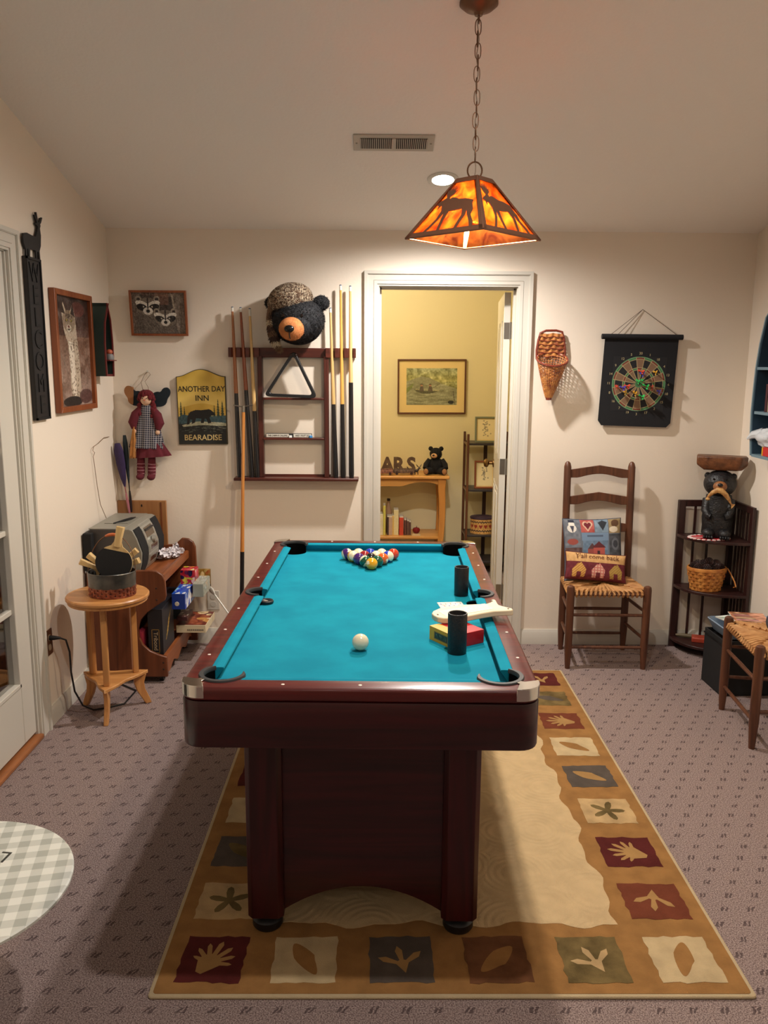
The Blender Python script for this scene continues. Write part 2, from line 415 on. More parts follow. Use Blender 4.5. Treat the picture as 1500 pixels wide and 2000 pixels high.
# glazed double door in the left wall
def leaf(n, y0, y1):
    r = struct(thing('door_%d' % n, None, None, (XL-.006, y0, .034)))
    W_ = y1-y0; m = MB(); H = 2.0; st = .115; gz0, gz1 = .25, 1.88; T = .02
    m.box((-.044, 0, 0), (0, st, H)); m.box((-.044, W_-st, 0), (0, W_, H)); m.box((-.044, st, 0), (0, W_-st, gz0)); m.box((-.044, st, gz1), (0, W_-st, H))
    m.build('door_frame', white, r, bevel=.003)
    g = MB(); b = MB()
    for k in range(1, 5):
        z = gz0+(gz1-gz0)*k/5; g.box((-.036, st, z-.011), (-.008, W_-st, z+.011))
    g.box((-.036, W_/2-.011, gz0), (-.008, W_/2+.011, gz1))
    for (a0, a1, c0, c1) in ((st, st+.016, gz0, gz1), (W_-st-.016, W_-st, gz0, gz1), (st, W_-st, gz0, gz0+.018), (st, W_-st, gz1-.018, gz1)):
        g.box((-.048, a0, c0), (.004, a1, c1))
    g.build('muntin', white, r, bevel=.003)
    gl = mk('window_glass', (255, 255, 255), rough=.02, trans=1)
    MB().box((-.025, st, gz0), (-.019, W_-st, gz1)).build('glass', gl, r)
leaf(2, -2.055, -1.265); leaf(3, -2.85, -2.06)
MB().box((-.055, DY1, 0), (.022, DY0+.01, .022)).build('trim_4', mk('threshold_wood', (170, 106, 62), rough=.4, wood=1, ws=8), loc=(XL, 0, 0), bevel=.006)['kind'] = 'structure'
lj = MB().box((XL-.12, DY0, 0), (XL+.001, DY0+.012, DZ)).box((XL-.12, DY1, DZ), (XL+.001, DY0, DZ+.012))
struct(lj.build('trim_5', white))
# the dark room behind the glazed door
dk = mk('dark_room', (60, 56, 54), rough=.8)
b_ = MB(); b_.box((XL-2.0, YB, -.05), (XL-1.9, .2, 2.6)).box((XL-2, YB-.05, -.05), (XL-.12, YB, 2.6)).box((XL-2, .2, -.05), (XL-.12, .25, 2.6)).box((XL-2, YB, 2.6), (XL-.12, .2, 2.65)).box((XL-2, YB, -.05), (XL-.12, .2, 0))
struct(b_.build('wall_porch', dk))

# recessed ceiling lights, with two unseen fill lamps added behind the camera
def can(k):
    x, y = CANS[k]; z = ceil_z(y); tilt = math.atan(SLOPE) if y > YFLAT else 0
    lab = ['recessed ceiling light glowing white behind the hanging lamp', 'recessed ceiling light above the near end of the pool table', 'added unseen fill light in the rear ceiling, left', 'added unseen fill light in the rear ceiling, right'][k]
    r = thing('recessed_light', lab, 'ceiling light', (x, y, z), (-tilt, 0, 0), 'recessed lights in the ceiling')
    MB().shell([(.050, 0), (.052, -.006), (.072, -.004), (.074, 0)], 32).build('trim_ring', white, r)
    MB().lathe([(0, -.012), (.025, -.011), (.045, -.006), (.050, 0), (0, 0)], 32).build('lens', emit('lamp_lens', (255, 246, 232), 14), r)
    l = spot('recessed_lamp', 0, 0, -.03, CAN_W[k], CAN_C, 177, .65, .04); col.objects.link(l); l.parent = r
for k in range(4): can(k)
# ceiling vent
vy = -.89; vz = ceil_z(vy); r = thing('ceiling_vent', 'cream slatted air vent in the sloped ceiling', 'vent', (.064, vy, vz), (-math.atan(SLOPE), 0, 0))
vm_ = mk('vent_paint', (188, 178, 164), rough=.5)
m = MB().box((-.172, -.066, -.006), (.172, .066, 0)); fr = m.build('frame', vm_, r, bevel=.003)
MB().box((-.142, -.042, -.0075), (.142, .042, -.006)).build('grille_back', mk('vent_dark', (58, 44, 40), rough=.8), r)
sm = MB()
for i in range(35):
    if i == 17: continue
    x = -.139+i*.278/34; sm.box((x-.0016, -.042, -.011), (x+.0016, .042, -.0075), M=None)
sm.build('slat', vm_, r); MB().box((-.006, -.044, -.011), (.006, .044, -.006)).build('divider', vm_, r)
for s_ in (-1, 1): MB().lathe([(0, -.009), (.004, -.008), (.005, -.006), (0, -.006)], 10, c=(s_*.158, 0, 0)).build('screw', steel, r)

# hall ceiling lamp
hl = thing('hall_ceiling_light', 'round hall ceiling light above the doorway', 'ceiling light', (-.05, .9, 2.44))
MB().lathe([(0, -.06), (.08, -.05), (.12, -.02), (.125, 0), (0, 0)], 32).build('glass_dome', emit('dome_glass', (255, 224, 150), 4), hl)
l = point('hall_lamp', 0, 0, -.16, HALL_W, HALL_C, .09); col.objects.link(l); l.parent = hl

# ================================================================ HANGING LAMP
LX, LY = .318, -1.735
cz = ceil_z(LY); LB, LT = 2.023, 2.212
lp = thing('pendant_lamp', 'amber pyramid lamp with moose silhouettes hanging on a chain', 'lamp', (LX, LY, LB), (0, 0, math.radians(1.5)))
fm = mk('lamp_frame', (124, 84, 62), rough=.5, metal=.4)
HB, HT = .2275, .059; H = LT-LB
cb = [Vector((HB*math.cos(a), HB*math.sin(a), 0)) for a in (-PI/2, 0, PI/2, PI)]
ct = [Vector((HT*math.cos(a), HT*math.sin(a), H)) for a in (-PI/2, 0, PI/2, PI)]
# mica: amber, translucent, a little see-through
mica = bpy.data.materials.new('amber_mica'); mica.use_nodes = True; t = mica.node_tree; t.nodes.clear(); L = t.links.new
out = nd(t, 'ShaderNodeOutputMaterial'); tc = nd(t, 'ShaderNodeTexCoord'); no = nd(t, 'ShaderNodeTexNoise'); no.inputs['Scale'].default_value = 11; no.inputs['Detail'].default_value = 5; no.inputs['Distortion'].default_value = 1.5
L(tc.outputs['Object'], no.inputs['Vector']); rp = nd(t, 'ShaderNodeValToRGB'); L(no.outputs['Fac'], rp.inputs[0])
rp.color_ramp.elements[0].position = .35; rp.color_ramp.elements[0].color = (*lin((112, 50, 34)), 1); rp.color_ramp.elements[1].position = .66; rp.color_ramp.elements[1].color = (*lin((190, 116, 54)), 1)
tl = nd(t, 'ShaderNodeBsdfTranslucent'); L(rp.outputs[0], tl.inputs[0]); gl = nd(t, 'ShaderNodeBsdfDiffuse'); L(rp.outputs[0], gl.inputs[0])
tp = nd(t, 'ShaderNodeBsdfTransparent'); tp.inputs[0].default_value = (1, .62, .26, 1)
m1 = nd(t, 'ShaderNodeMixShader'); m1.inputs[0].default_value = .12; L(tl.outputs[0], m1.inputs[1]); L(gl.outputs[0], m1.inputs[2])
m2 = nd(t, 'ShaderNodeMixShader'); m2.inputs[0].default_value = .085; L(m1.outputs[0], m2.inputs[1]); L(tp.outputs[0], m2.inputs[2]); L(m2.outputs[0], out.inputs[0])
moose = [(.03,.60),(.05,.66),(.12,.70),(.17,.74),(.10,.80),(.02,.92),(.07,.88),(.09,.98),(.13,.88),(.17,1.0),(.19,.87),(.24,.99),(.25,.86),(.31,.96),(.30,.84),(.37,.90),(.33,.80),(.25,.75),(.28,.70),(.34,.73),(.42,.72),(.55,.67),(.72,.66),(.84,.62),(.90,.60),(.88,.52),(.90,.40),(.86,.28),(.90,.12),(.89,.0),(.85,0),(.84,.12),(.80,.28),(.78,.40),(.76,.28),(.70,.14),(.66,0),(.62,0),(.65,.14),(.70,.30),(.68,.44),(.55,.42),(.42,.42),(.40,.25),(.41,0),(.37,0),(.35,.25),(.33,.40),(.29,.25),(.24,.10),(.20,0),(.16,0),(.20,.12),(.25,.28),(.25,.45),(.20,.54),(.16,.58),(.13,.50),(.10,.58)]
for k in range(4):
    a, b = cb[k], cb[(k+1) % 4]; c, d = ct[(k+1) % 4], ct[k]
    n = (b-a).cross(d-a).normalized()
    if n.dot((a+b)/2) < 0: n = -n
    def P(u, v, o=0): return (a*(1-u)+b*u)*(1-v)+(d*(1-u)+c*u)*v+n*o
    m = MB(); m.add([P(0,0,-.001), P(1,0,-.001), P(1,1,-.001), P(0,1,-.001), P(0,0,-.003), P(1,0,-.003), P(1,1,-.003), P(0,1,-.003)], [(0,1,2,3),(7,6,5,4),(0,4,5,1),(1,5,6,2),(2,6,7,3),(3,7,4,0)])
    pnl = m.build('shade_panel', mica, lp)
    ms = MB(); mo = moose if k % 2 == 0 else [(1-x, y) for x, y in moose][::-1]
    if k == 3: mo = moose
    if k == 0: mo = moose
    Q = [(.05+.91*x, .06+.82*y) for x, y in mo]; nn = len(Q)
    v_ = [P(x, y, .0005) for x, y in Q]+[P(x, y, .0025) for x, y in Q]
    ms.add(v_, [tuple(range(nn)), tuple(range(2*nn-1, nn-1, -1))]+[(i, (i+1) % nn, (i+1) % nn+nn, i+nn) for i in range(nn)])
    # ground line and sky cut-out border
    for (u0, u1, w0, w1) in ((0, 1, 0, .075), (0, .05, 0, 1), (.95, 1, 0, 1), (0, 1, .93, 1)):
        vv = [P(u0,w0,.0005),P(u1,w0,.0005),P(u1,w1,.0005),P(u0,w1,.0005),P(u0,w0,.003),P(u1,w0,.003),P(u1,w1,.003),P(u0,w1,.003)]
        ms.add(vv, [(0,1,2,3),(7,6,5,4),(0,4,5,1),(1,5,6,2),(2,6,7,3),(3,7,4,0)])
    ms.build('moose_cutout', fm, pnl)
f = MB()
for k in range(4):
    f.tube([cb[k], ct[k]], .0035, 8); f.tube([cb[k], cb[(k+1) % 4]], .0028, 8); f.tube([ct[k], ct[(k+1) % 4]], .003, 8)
f.build('frame', fm, lp)
lipm = mk('lamp_lip', (214, 196, 150), rough=.4, metal=.2); lip = MB()
for k in range(4):
    a, b = cb[k], cb[(k+1) % 4]; a2, b2 = a*.955, b*.955
    lip.add([a, b, b2, a2, a+Vector((0,0,.0015)), b+Vector((0,0,.0015)), b2+Vector((0,0,.0015)), a2+Vector((0,0,.0015))], [(0,1,2,3),(7,6,5,4),(0,4,5,1),(1,5,6,2),(2,6,7,3),(3,7,4,0)])
lip.build('bottom_lip', lipm, lp)
ins_ = MB()
for k in range(4):
    a, c = cb[k]*.962, ct[k]*.90; sd = Vector((-a.y, a.x, 0)).normalized()*.009
    ins_.add([a-sd, a+sd, c+sd, c-sd, a*.99-sd, a*.99+sd, c*.99+sd, c*.99-sd], [(0,1,2,3),(7,6,5,4),(0,4,5,1),(1,5,6,2),(2,6,7,3),(3,7,4,0)])
ins_.build('inner_corner_strip', lipm, lp)  # cream colour stands in for bulb light on the inside of the frame
MB().prism([(v.x*1.02, v.y*1.02) for v in ct], H, H+.004, 'z').build('top_plate', fm, lp)
so = MB().lathe([(0, 0), (.018, 0), (.02, .03), (.014, .062), (0, .065)], 16, c=(0, 0, H-.07)); so.build('socket', bronze, lp)
bu = MB().lathe([(0, -.058), (.02, -.053), (.030, -.035), (.030, -.022), (.018, .0), (.012, .014), (0, .016)], 20, c=(.012, 0, H-.080)); bu.build('bulb', emit('bulb_glow', (255, 220, 140), 45), lp)
l = point('lamp_light', 0, 0, H-.145, PENDANT_W, PENDANT_C, .03); col.objects.link(l); l.parent = lp
MB().tube([(.024*math.cos(a), 0, H+.030+.027*math.sin(a)) for a in [2*PI*i/24 for i in range(24)]], .0028, 8, closed=True).build('ring', bronze, lp)
ch = MB(); z = H+.062; top = cz-LB-.02; i = 0; n_l = int((top-z)/.036)+1; st = (top-z)/n_l
for i in range(n_l):
    zc_ = z+st*(i+.5); ax = i % 2; w, hh = .0095, st*.5+.007
    pth = []
    for q in range(16):
        a = 2*PI*q/16; s1 = w*math.cos(a); s2 = hh*(abs(math.sin(a))**.7)*(1 if math.sin(a) >= 0 else -1)
        wob = .002*math.sin(i*1.7)
        pth.append((s1+wob, wob, zc_+s2) if ax else (wob, s1+wob, zc_+s2))
    ch.tube(pth, .0016, 6, closed=True)
ch.build('chain', bronze, lp)
MB().tube([(.003*math.sin(i*1.1), .004*math.cos(i*.9), H+.01+(top-H)*i/30) for i in range(31)], .0014, 6).build('cord', mk('lamp_cord', (150, 130, 110), rough=.6), lp)
MB().lathe([(0, -.034), (.012, -.034), (.016, -.026), (.045, -.016), (.062, -.002), (.062, .03), (0, .03)], 32, c=(0, 0, cz-LB-.005)).build('canopy', bronze, lp, rot=(0, 0, 0))

# ================================================================ POOL TABLE
TW, TL, TZ, AH = .884, 1.7055, .834, .158
pt = thing('pool_table', 'mahogany pool table with teal cloth standing on the leaf rug', 'pool table', (-.039+.0184*.853, -2.7245+.853, 0), (0, 0, -.0184))
felt = mk('teal_felt', (17, 143, 168), c2=(13, 130, 156), vs=9, rough=.95, spec=.15, sheen=.0, bump=.15, bs=700)
hw, hl_ = TW/2, TL/2
def cutter(x, y, r, z0=.60, z1=.9):
    o = MB().cyl((x, y, z0), (x, y, z1), r, n=40).build('cut', black); o.parent = pt; return o
POC = [(sx*(hw-.092), sy*(hl_-.092), .052) for sy in (-1, 1) for sx in (-1, 1)]+[(sx*(hw-.066), 0, .043) for sx in (-1, 1)]
cuts = [cutter(x, y, r) for x, y, r in POC]
bpy.context.view_layer.update()
ap = MB().prism(rrect(TW, TL, .05), TZ-AH, .799, 'z').build('apron', mahog, pt, bevel=.006); bake(ap, [cutter(x, y, r+.003, .70) for x, y, r in POC])
o_ = rrect(TW, TL, .05, 8); m = MB(); i_ = [(sx*(hw-.052), sy*(hl_-.052)) for sx, sy in ((1, 1), (-1, 1), (-1, -1), (1, -1))]
rl = MB().prism(o_, .799, TZ, 'z').build('rail', railw, pt, bevel=.008, seg=3)
inn = MB().box((-(hw-.052), -(hl_-.052), .7), (hw-.052, hl_-.052, .95)).build('cut', black); inn.parent = pt
bpy.context.view_layer.update(); bake(rl, [inn]+cuts)
bed = MB().box((-(hw-.06), -(hl_-.06), .786), (hw-.06, hl_-.06, .7995)).build('cloth_bed', felt, pt); bake(bed, cuts)
# cushions: sloping nosed strips
cs = []
prof = [(.052, .800), (.052, TZ-.002), (.062, TZ), (.082, TZ-.003), (.083, TZ-.007), (.062, .800)]
def cushion(ax, sgn, a, b):
    if ax == 'x': p = [(sgn*(hl_-q), z) for q, z in prof]; return MB().prism(p, a, b, 'x')
    p = [(sgn*(hw-q), z) for q, z in prof]; return MB().prism(p, a, b, 'y')
big = [cutter(x, y, r+.001) for x, y, r in POC]
bpy.context.view_layer.update()
for s_ in (-1, 1):
    o = cushion('x', s_, -(hw-.085), hw-.085).build('cushion', felt, pt); bake(o, big)
    o = cushion('y', s_, -(hl_-.085), -.01).build('cushion', felt, pt); bake(o, big)
    o = cushion('y', s_, .01, hl_-.085).build('cushion', felt, pt); bake(o, big)
for o in [x for x in bpy.data.objects if x.name.startswith('cut') and x.name[:4] in ('cut', 'cut.')]: bpy.data.objects.remove(o)
lin_m = mk('pocket_liner', (5, 5, 6), rough=.9, spec=.1)
for i, (x, y, r) in enumerate(POC):
    R_ = r-.001
    m = MB().shell([(R_-.003, .716), (R_, .716), (R_, .797), (R_-.003, .797)], 36, c=(x, y, 0)).lathe([(0, .712), (R_, .712), (R_, .718), (0, .718)], 36, c=(x, y, 0))
    pk = m.build('pocket', lin_m, pt)
    a0 = math.atan2(y, x) if i < 4 else (0 if x > 0 else PI)
    sp_ = math.radians(122 if i < 4 else 90); n = 26; rim = MB(); V = []; F = []
    for q in range(n+1):
        a = a0-sp_+2*sp_*q/n; e = min(1, min(q, n-q)/3+.15); wd_ = .009*e
        for rr, zz in ((R_-.003, TZ-.006), (R_-.003, TZ+.001), (R_-.001, TZ+.0045), (R_+wd_, TZ+.0045), (R_+wd_+.002, TZ+.001), (R_+wd_+.002, TZ-.004)):
            V.append((x+rr*math.cos(a), y+rr*math.sin(a), zz))
    for q in range(n):
        for k in range(6): F.append((q*6+k, (q+1)*6+k, (q+1)*6+(k+1) % 6, q*6+(k+1) % 6))
    F += [tuple(range(6)), tuple(n*6+k for k in range(6))]
    rim.add(V, F); rim.build('pocket_rim', greyp, pk)
    V = []; F = []; w_ = MB()
    for q in range(n+1):
        a = a0-sp_*.97+2*sp_*.97*q/n
        for rr, zz in ((R_-.0026, .790), (R_+.0004, .790), (R_+.0004, TZ-.001), (R_-.0026, TZ-.001)): V.append((x+rr*math.cos(a), y+rr*math.sin(a), zz))
    for q in range(n): F += [(q*4+k, (q+1)*4+k, (q+1)*4+(k+1) % 4, q*4+(k+1) % 4) for k in range(4)]
    w_.add(V, F+[(0,1,2,3), (n*4+3, n*4+2, n*4+1, n*4)]); w_.build('pocket_wall', lin_m, pk)
# corner caps
for sx, sy in ((-1, -1), (1, -1), (-1, 1), (1, 1)):
    arc = [(hw-.05+.0515*math.cos(a), hl_-.05+.0515*math.sin(a)) for a in [PI/2*i/8 for i in range(9)]]
    pts = [(hw+.0015, hl_-.062)]+arc+[(hw-.062, hl_+.0015), (hw-.050, hl_-.036), (hw-.056, hl_-.045), (hw-.045, hl_-.056), (hw-.036, hl_-.050)]
    m = MB().prism([(sx*a, sy*b) for a, b in pts], TZ+.0005, TZ+.004, 'z')
    ring = [(hw+.0015, hl_-.062)]+arc+[(hw-.062, hl_+.0015)]
    ring2 = [(hw-.0005, hl_-.062)]+[(hw-.05+.0495*math.cos(a), hl_-.05+.0495*math.sin(a)) for a in [PI/2*i/8 for i in range(9)]]+[(hw-.062, hl_-.0005)]
    m.prism([(sx*a, sy*b) for a, b in ring+ring2[::-1]], TZ-.028, TZ+.002, 'z')
    m.build('corner_cap', chrome, pt, bevel=.0012)
sg = mk('sight_inlay', (235, 226, 214), rough=.3)
for x, y in [(q*.19, s_*(hl_-.026)) for q in (-1, 0, 1) for s_ in (-1, 1)]+[(s_*(hw-.026), t_*(.092+.178*k)) for s_ in (-1, 1) for t_ in (-1, 1) for k in (.58, 1.78, 2.98)]:
    MB().lathe([(0, .0006), (.004, .0005), (.0046, 0), (0, 0)], 14, c=(x, y, TZ)).build('sight', sg, pt)
# cabinet on four chamfered posts
CW, CY = .325, .655
mz = mk('mahogany_upright', (64, 13, 18), c2=(40, 8, 11), rough=.35, wood=2, ws=9)
for sx in (-1, 1):
    for sy in (-1, 1):
        w = .102; c_ = .014; x0 = sx*CW; y0 = sy*CY
        oct_ = [(0, c_), (c_, 0), (w-c_, 0), (w, c_), (w, w-c_), (w-c_, w), (c_, w), (0, w-c_)]
        lg = MB().prism([(x0-sx*a, y0-sy*b) for a, b in oct_], .062, TZ-AH-.001, 'z').build('leg', mz, pt, bevel=.002)
        m = MB().lathe([(0, .0112), (.040, .0112), (.044, .018), (.044, .036), (.034, .046), (.020, .05), (.020, .062), (0, .062)], 28, c=(x0-sx*.05, y0-sy*.052, 0))
        m.build('foot', black, lg)
def arch(a, b, z0, z1, zt, n=18):
    p = [(a, z0)]; c_ = (a+b)/2; h_ = z1-z0
    for i in range(1, n):
        u = i/n; x = a+(b-a)*u; p.append((x, z0+h_*math.sin(PI*u)**.8 if 0 else z0+h_*(1-(2*u-1)**2)))
    return p+[(b, z0), (b, zt), (a, zt)]
for s_ in (-1, 1):
    y0 = s_*(CY-.028); MB().prism(arch(-CW+.102, CW-.102, .075, .150, TZ-AH-.001), y0, y0-s_*.018, 'y').build('end_panel', mahog, pt)
    x0 = s_*(CW-.028); MB().prism(arch(-CY+.102, CY-.102, .075, .155, TZ-AH-.001), x0, x0-s_*.018, 'x').build('side_panel', mahogy, pt)

TM = Matrix.Translation(pt.location) @ Matrix.Rotation(-.0184, 4, 'Z')
BED = .7995
# ---------------------------------------------------------------- balls
BR = .0242
balls = {1: (236, 166, 24), 2: (28, 60, 190), 3: (206, 60, 34), 4: (70, 30, 110), 5: (226, 96, 30), 6: (22, 84, 60), 7: (150, 30, 36), 8: (14, 14, 16)}
ivory = mk('ball_ivory', (240, 228, 196), rough=.12, coat=.6)
def ball(n, x, y, rot, label):
    m = MB().ell((0, 0, 0), (BR, BR, BR), 32, 20)
    c = ivory if n == 0 else mk('ball_colour_%d' % ((n-1) % 8+1), balls[(n-1) % 8+1], rough=.12, coat=.6)
    mi = []
    for q in m.f:
        p = sum((Vector(m.v[i]) for i in q), Vector())/len(q)
        if n == 0: mi.append(0)
        elif n > 8: mi.append(1 if abs(p.z) > BR*.52 or p.x > BR*.93 else 0)
        else: mi.append(1 if p.x > BR*.93 else 0)
    m.m = mi
    o = m.build('cue_ball' if n == 0 else 'billiard_ball', [c, ivory], None, (x, y, BED+BR), rot, ang=80)
    return tag(o, label, 'ball', None if n == 0 else 'racked billiard balls')
p = onZ(704, 1254, BED+BR); ball(0, p.x, p.y, (0, 0, 0), 'white cue ball alone on the teal cloth near the front')
ap_ = onZ(726, 1101, BED+BR)
rows = [[(1, 'solid yellow ball at the front point of the rack')],
        [(14, 'green striped ball just behind and left of the solid yellow ball'), (6, 'green ball just behind and right of the solid yellow ball')],
        [(4, 'dark purple solid ball on the left side of the racked triangle'), (8, 'black ball in the middle of the racked triangle'), (5, 'orange solid ball on the right side of the racked triangle')],
        [(9, 'cream and yellow striped ball, second from back on the left side'), (7, 'dark red ball inside the racked triangle, left of the centre'), (13, 'orange striped ball inside the racked triangle, right of the centre'), (10, 'blue striped ball, second from back on the right side')],
        [(12, 'purple striped ball at the back left corner of the rack'), (11, 'mostly cream ball in the back row of the rack'), (2, 'blue solid ball in the middle of the back row'), (15, 'orange-brown ball in the back row beside the red corner ball'), (3, 'red-orange ball at the back right corner of the rack')]]
for i, rw in enumerate(rows):
    for k, (n, lb) in enumerate(rw):
        x = ap_.x-.01*i*.2+(k-i/2)*BR*2.01; y = ap_.y+i*BR*1.745
        sk_ = {14: (0, .9, 2.6), 9: (1.1, .3, .2), 10: (0, 1.3, -.5), 12: (.2, 1.2, .2), 11: (.2, .1, 0), 15: (1.0, .2, 0), 13: (.9, -.4, 0)}
        ball(n, x, y, sk_.get(n, (rnd.uniform(-.6, .3), rnd.uniform(-.5, .5), rnd.uniform(0, 6))), lb)
# ---------------------------------------------------------------- things lying on the cloth
def cup(px, py, lab, r=.0265, h=.116):
    p = onZ(px, py, BED); m = MB().shell([(r-.004, .006), (r-.001, 0), (r, .002), (r+.0008, h-.002), (r, h), (r-.003, h), (r-.004, h-.003)], 32)
    m.lathe([(0, 0.001), (r-.003, 0.001), (r-.003, .006), (0, .006)], 32)
    o = m.build('dice_cup', mk('cup_leather', (20, 18, 19), c2=(34, 24, 24), vs=60, rough=.5, bump=.4, bs=200), None, (p.x, p.y+r, BED)); return tag(o, lab, 'cup', 'black cups on the pool table')
cup(894, 1281, 'nearer black cylindrical cup standing before the red and yellow box', .0270, .118)
cup(902, 1166, 'farther black cylindrical cup standing beside the right side pocket', .0250, .104)
# cardboard box, yellow ends, red sides
p = onZ(897, 1272, BED); bx_ = thing('card_box', 'red and yellow cardboard box on the cloth behind the black cup', 'box', (0, 0, BED), (0, 0, 0))
fl, fc, fr_ = onZ(842, 1248, BED), onZ(886, 1268, BED), onZ(941, 1250, BED)
d1 = Vector((fc.x-fl.x, fc.y-fl.y, 0)); d2 = Vector((fr_.x-fc.x, fr_.y-fc.y, 0)); h = .041
A0 = Vector((fc.x, fc.y, 0)); a = math.atan2(d2.y, d2.x); bx_.location = (fc.x-.002, fc.y-.004, BED); bx_.rotation_euler = (0, 0, math.radians(33))
yel, red = mk('card_yellow', (226, 170, 34), rough=.5, var=.1), mk('card_red', (196, 30, 34), rough=.4, var=.12)
MB().box((0, 0, 0), (.115, .112, h)).build('carton', red, bx_, bevel=.001)
m = MB().box((-.0012, -.0008, 0), (.0006, .1128, h+.0006)).box((-.0012, -.0008, h), (.034, .1128, h+.001)); m.build('end_flap', yel, bx_)
cv = Canvas(60, 24, (226, 170, 34), 3); cv.re(.08, .12, .92, .88, (150, 110, 20)); cv.re(.14, .2, .86, .8, (40, 44, 40)); cv.mottle((14, 5), 60, cv.re(.2, .28, .8, .72, (70, 80, 60)))
cv.mesh('printed_label', .08, .030, vcol_mat('print', .5), bx_, (-.002, .056, h/2), (0, 0, -PI/2))
# fish-shaped wooden board, tilted from the cloth up on to the rail
bd = thing('fish_shaped_board', 'cream fish shaped wooden game board resting across the rail', 'board')
pts = [(-.125, .0), (-.122, .018), (-.105, .034), (-.07, .047), (-.02, .050), (.03, .045), (.075, .034), (.115, .024), (.142, .030), (.158, .048), (.168, .050), (.170, .040), (.156, .012), (.152, .0), (.158, -.014), (.176, -.040), (.172, -.052), (.160, -.054), (.135, -.048), (.10, -.040), (.05, -.040), (-.02, -.044), (-.07, -.042), (-.105, -.032), (-.121, -.018)]
bm_ = mk('board_cream', (236, 222, 192), c2=(226, 206, 170), rough=.5, wood=0, ws=6)
MB().prism(pts, 0, .018, 'z').build('board', bm_, bd, bevel=.003)
pg = mk('peg_metal', (120, 110, 100), rough=.4, metal=.8)
for x, y in ((-.108, 0), (.150, .036), (.160, -.040)): MB().lathe([(0, .0025), (.003, .002), (.0035, 0), (0, 0)], 10, c=(x, y, .018)).build('peg', pg, bd)
cv = Canvas(120, 36, (236, 224, 198), 4)
for i in range(40):
    for k in range(3): cv.el(.03+i*.024, .3+k*.2, .0035, .016, (150, 140, 120))
cv.mottle((40, 8), 12); cv.mesh('peg_track', .20, .05, vcol_mat('print_board', .5), bd, (.01, 0, .0186), (-PI/2, 0, 0))
a_, b_2 = onZ(848, 1206, BED+.045), onZ(985, 1184, TZ+.030)
dv_ = b_2-a_; yaw = math.atan2(dv_.y, dv_.x); pit = math.atan2(.022, .30)
bd.location = ((a_.x+b_2.x)/2-.020, (a_.y+b_2.y)/2+.004, BED+.0345+.012); bd.rotation_euler = (0, -math.radians(3.2), yaw+math.radians(5)); bd.location.y -= .022; bd.scale = (.80, 1.22, 1)
# paper score sheet
sh = thing('score_cards', 'white printed paper cards lying flat behind the cream board', 'papers', (.256, -1.905, BED+.0005), (0, 0, .12))
cv = Canvas(70, 40, (206, 204, 200), 5); cv.mottle((16, 8), 26)
for i in range(9): cv.re(.08+.1*i, .2+.3*(i % 2), .13+.1*i, .4+.3*(i % 2), [(60, 90, 170), (180, 110, 90), (90, 96, 100)][i % 3], .7)
MB().box((-.043, -.038, 0), (.043, .038, .0012)).build('card_stack', mk('paper_white', (228, 226, 220), rough=.6), sh)
cv.mesh('printed_face', .084, .074, vcol_mat('print_paper', .5), sh, (0, 0, .0014), (-PI/2, 0, 0))
# small black ring near the left side pocket
p = onZ(520, 1178, BED); tr = MB().shell([(.008, .001), (.012, 0), (.024, 0), (.0255, .003), (.0255, .009), (.023, .0115), (.013, .0115), (.008, .009)], 32).lathe([(0, 0.0005), (.0082, 0.0005), (.0082, .008), (0, .0085)], 24, mi=1)
tag(tr.build('rubber_puck', [black, mk('puck_centre', (190, 178, 160), rough=.5)], None, (p.x, p.y, BED)), 'small black puck with pale centre beside the left side pocket', 'puck')

# ================================================================ RUG
RX0, RX1, RY0, RY1 = -.583, .990, -2.750, -.447
rug = thing('leaf_rug', 'tan area rug with leaf squares along its border under the pool table', 'rug', ((RX0+RX1)/2, (RY0+RY1)/2, 0))
rw_, rl_ = RX1-RX0, RY1-RY0
def rugmat(n, c, v=.22): return mk(n, c, rough=.95, spec=.08, var=v, vs=16, bump=.6, bs=420)
tan = rugmat('rug_tan', (158, 115, 68)); crm = rugmat('rug_cream', (204, 176, 134), .12); mar = rugmat('rug_maroon', (90, 38, 36)); gry = rugmat('rug_slate', (92, 82, 74)); olv = rugmat('rug_olive', (124, 104, 66), .5); rst = rugmat('rug_rust', (116, 62, 44)); bind = rugmat('rug_binding', (190, 170, 136), .1); leafc = rugmat('rug_leaf', (168, 130, 82), .15); sand = rugmat('rug_sand', (196, 164, 118), .3)
crmt = rugmat('rug_cream_tile', (198, 174, 134), .2)
# swirls tufted into the cream field
t = crm.node_tree; L = t.links.new; tc = nd(t, 'ShaderNodeTexCoord'); vo = nd(t, 'ShaderNodeTexVoronoi'); vo.inputs['Scale'].default_value = 5.2; L(tc.outputs['Object'], vo.inputs['Vector'])
sn = nd(t, 'ShaderNodeMath', operation='SINE'); ml = nd(t, 'ShaderNodeMath', operation='MULTIPLY'); ml.inputs[1].default_value = 62; L(vo.outputs['Distance'], ml.inputs[0]); L(ml.outputs[0], sn.inputs[0])
bp = nd(t, 'ShaderNodeBump'); bp.inputs['Strength'].default_value = .28; bp.inputs['Distance'].default_value = .003; L(sn.outputs[0], bp.inputs['Height'])
old = t.nodes['Principled BSDF'].inputs['Normal'].links[0].from_node; L(bp.outputs[0], old.inputs['Normal'])
def wob(pts, n=8, amp=.004):
    o = []; k = len(pts)
    for i in range(k):
        a, b = Vector(pts[i]), Vector(pts[(i+1) % k])
        for q in range(n):
            p = a.lerp(b, q/n); s = amp if q else 0
            o.append((p.x+rnd.uniform(-s, s), p.y+rnd.uniform(-s, s)))
    return o
MB().prism(rrect(rw_, rl_, .012), 0, .0085, 'z').build('backing', bind, rug, bevel=.003)
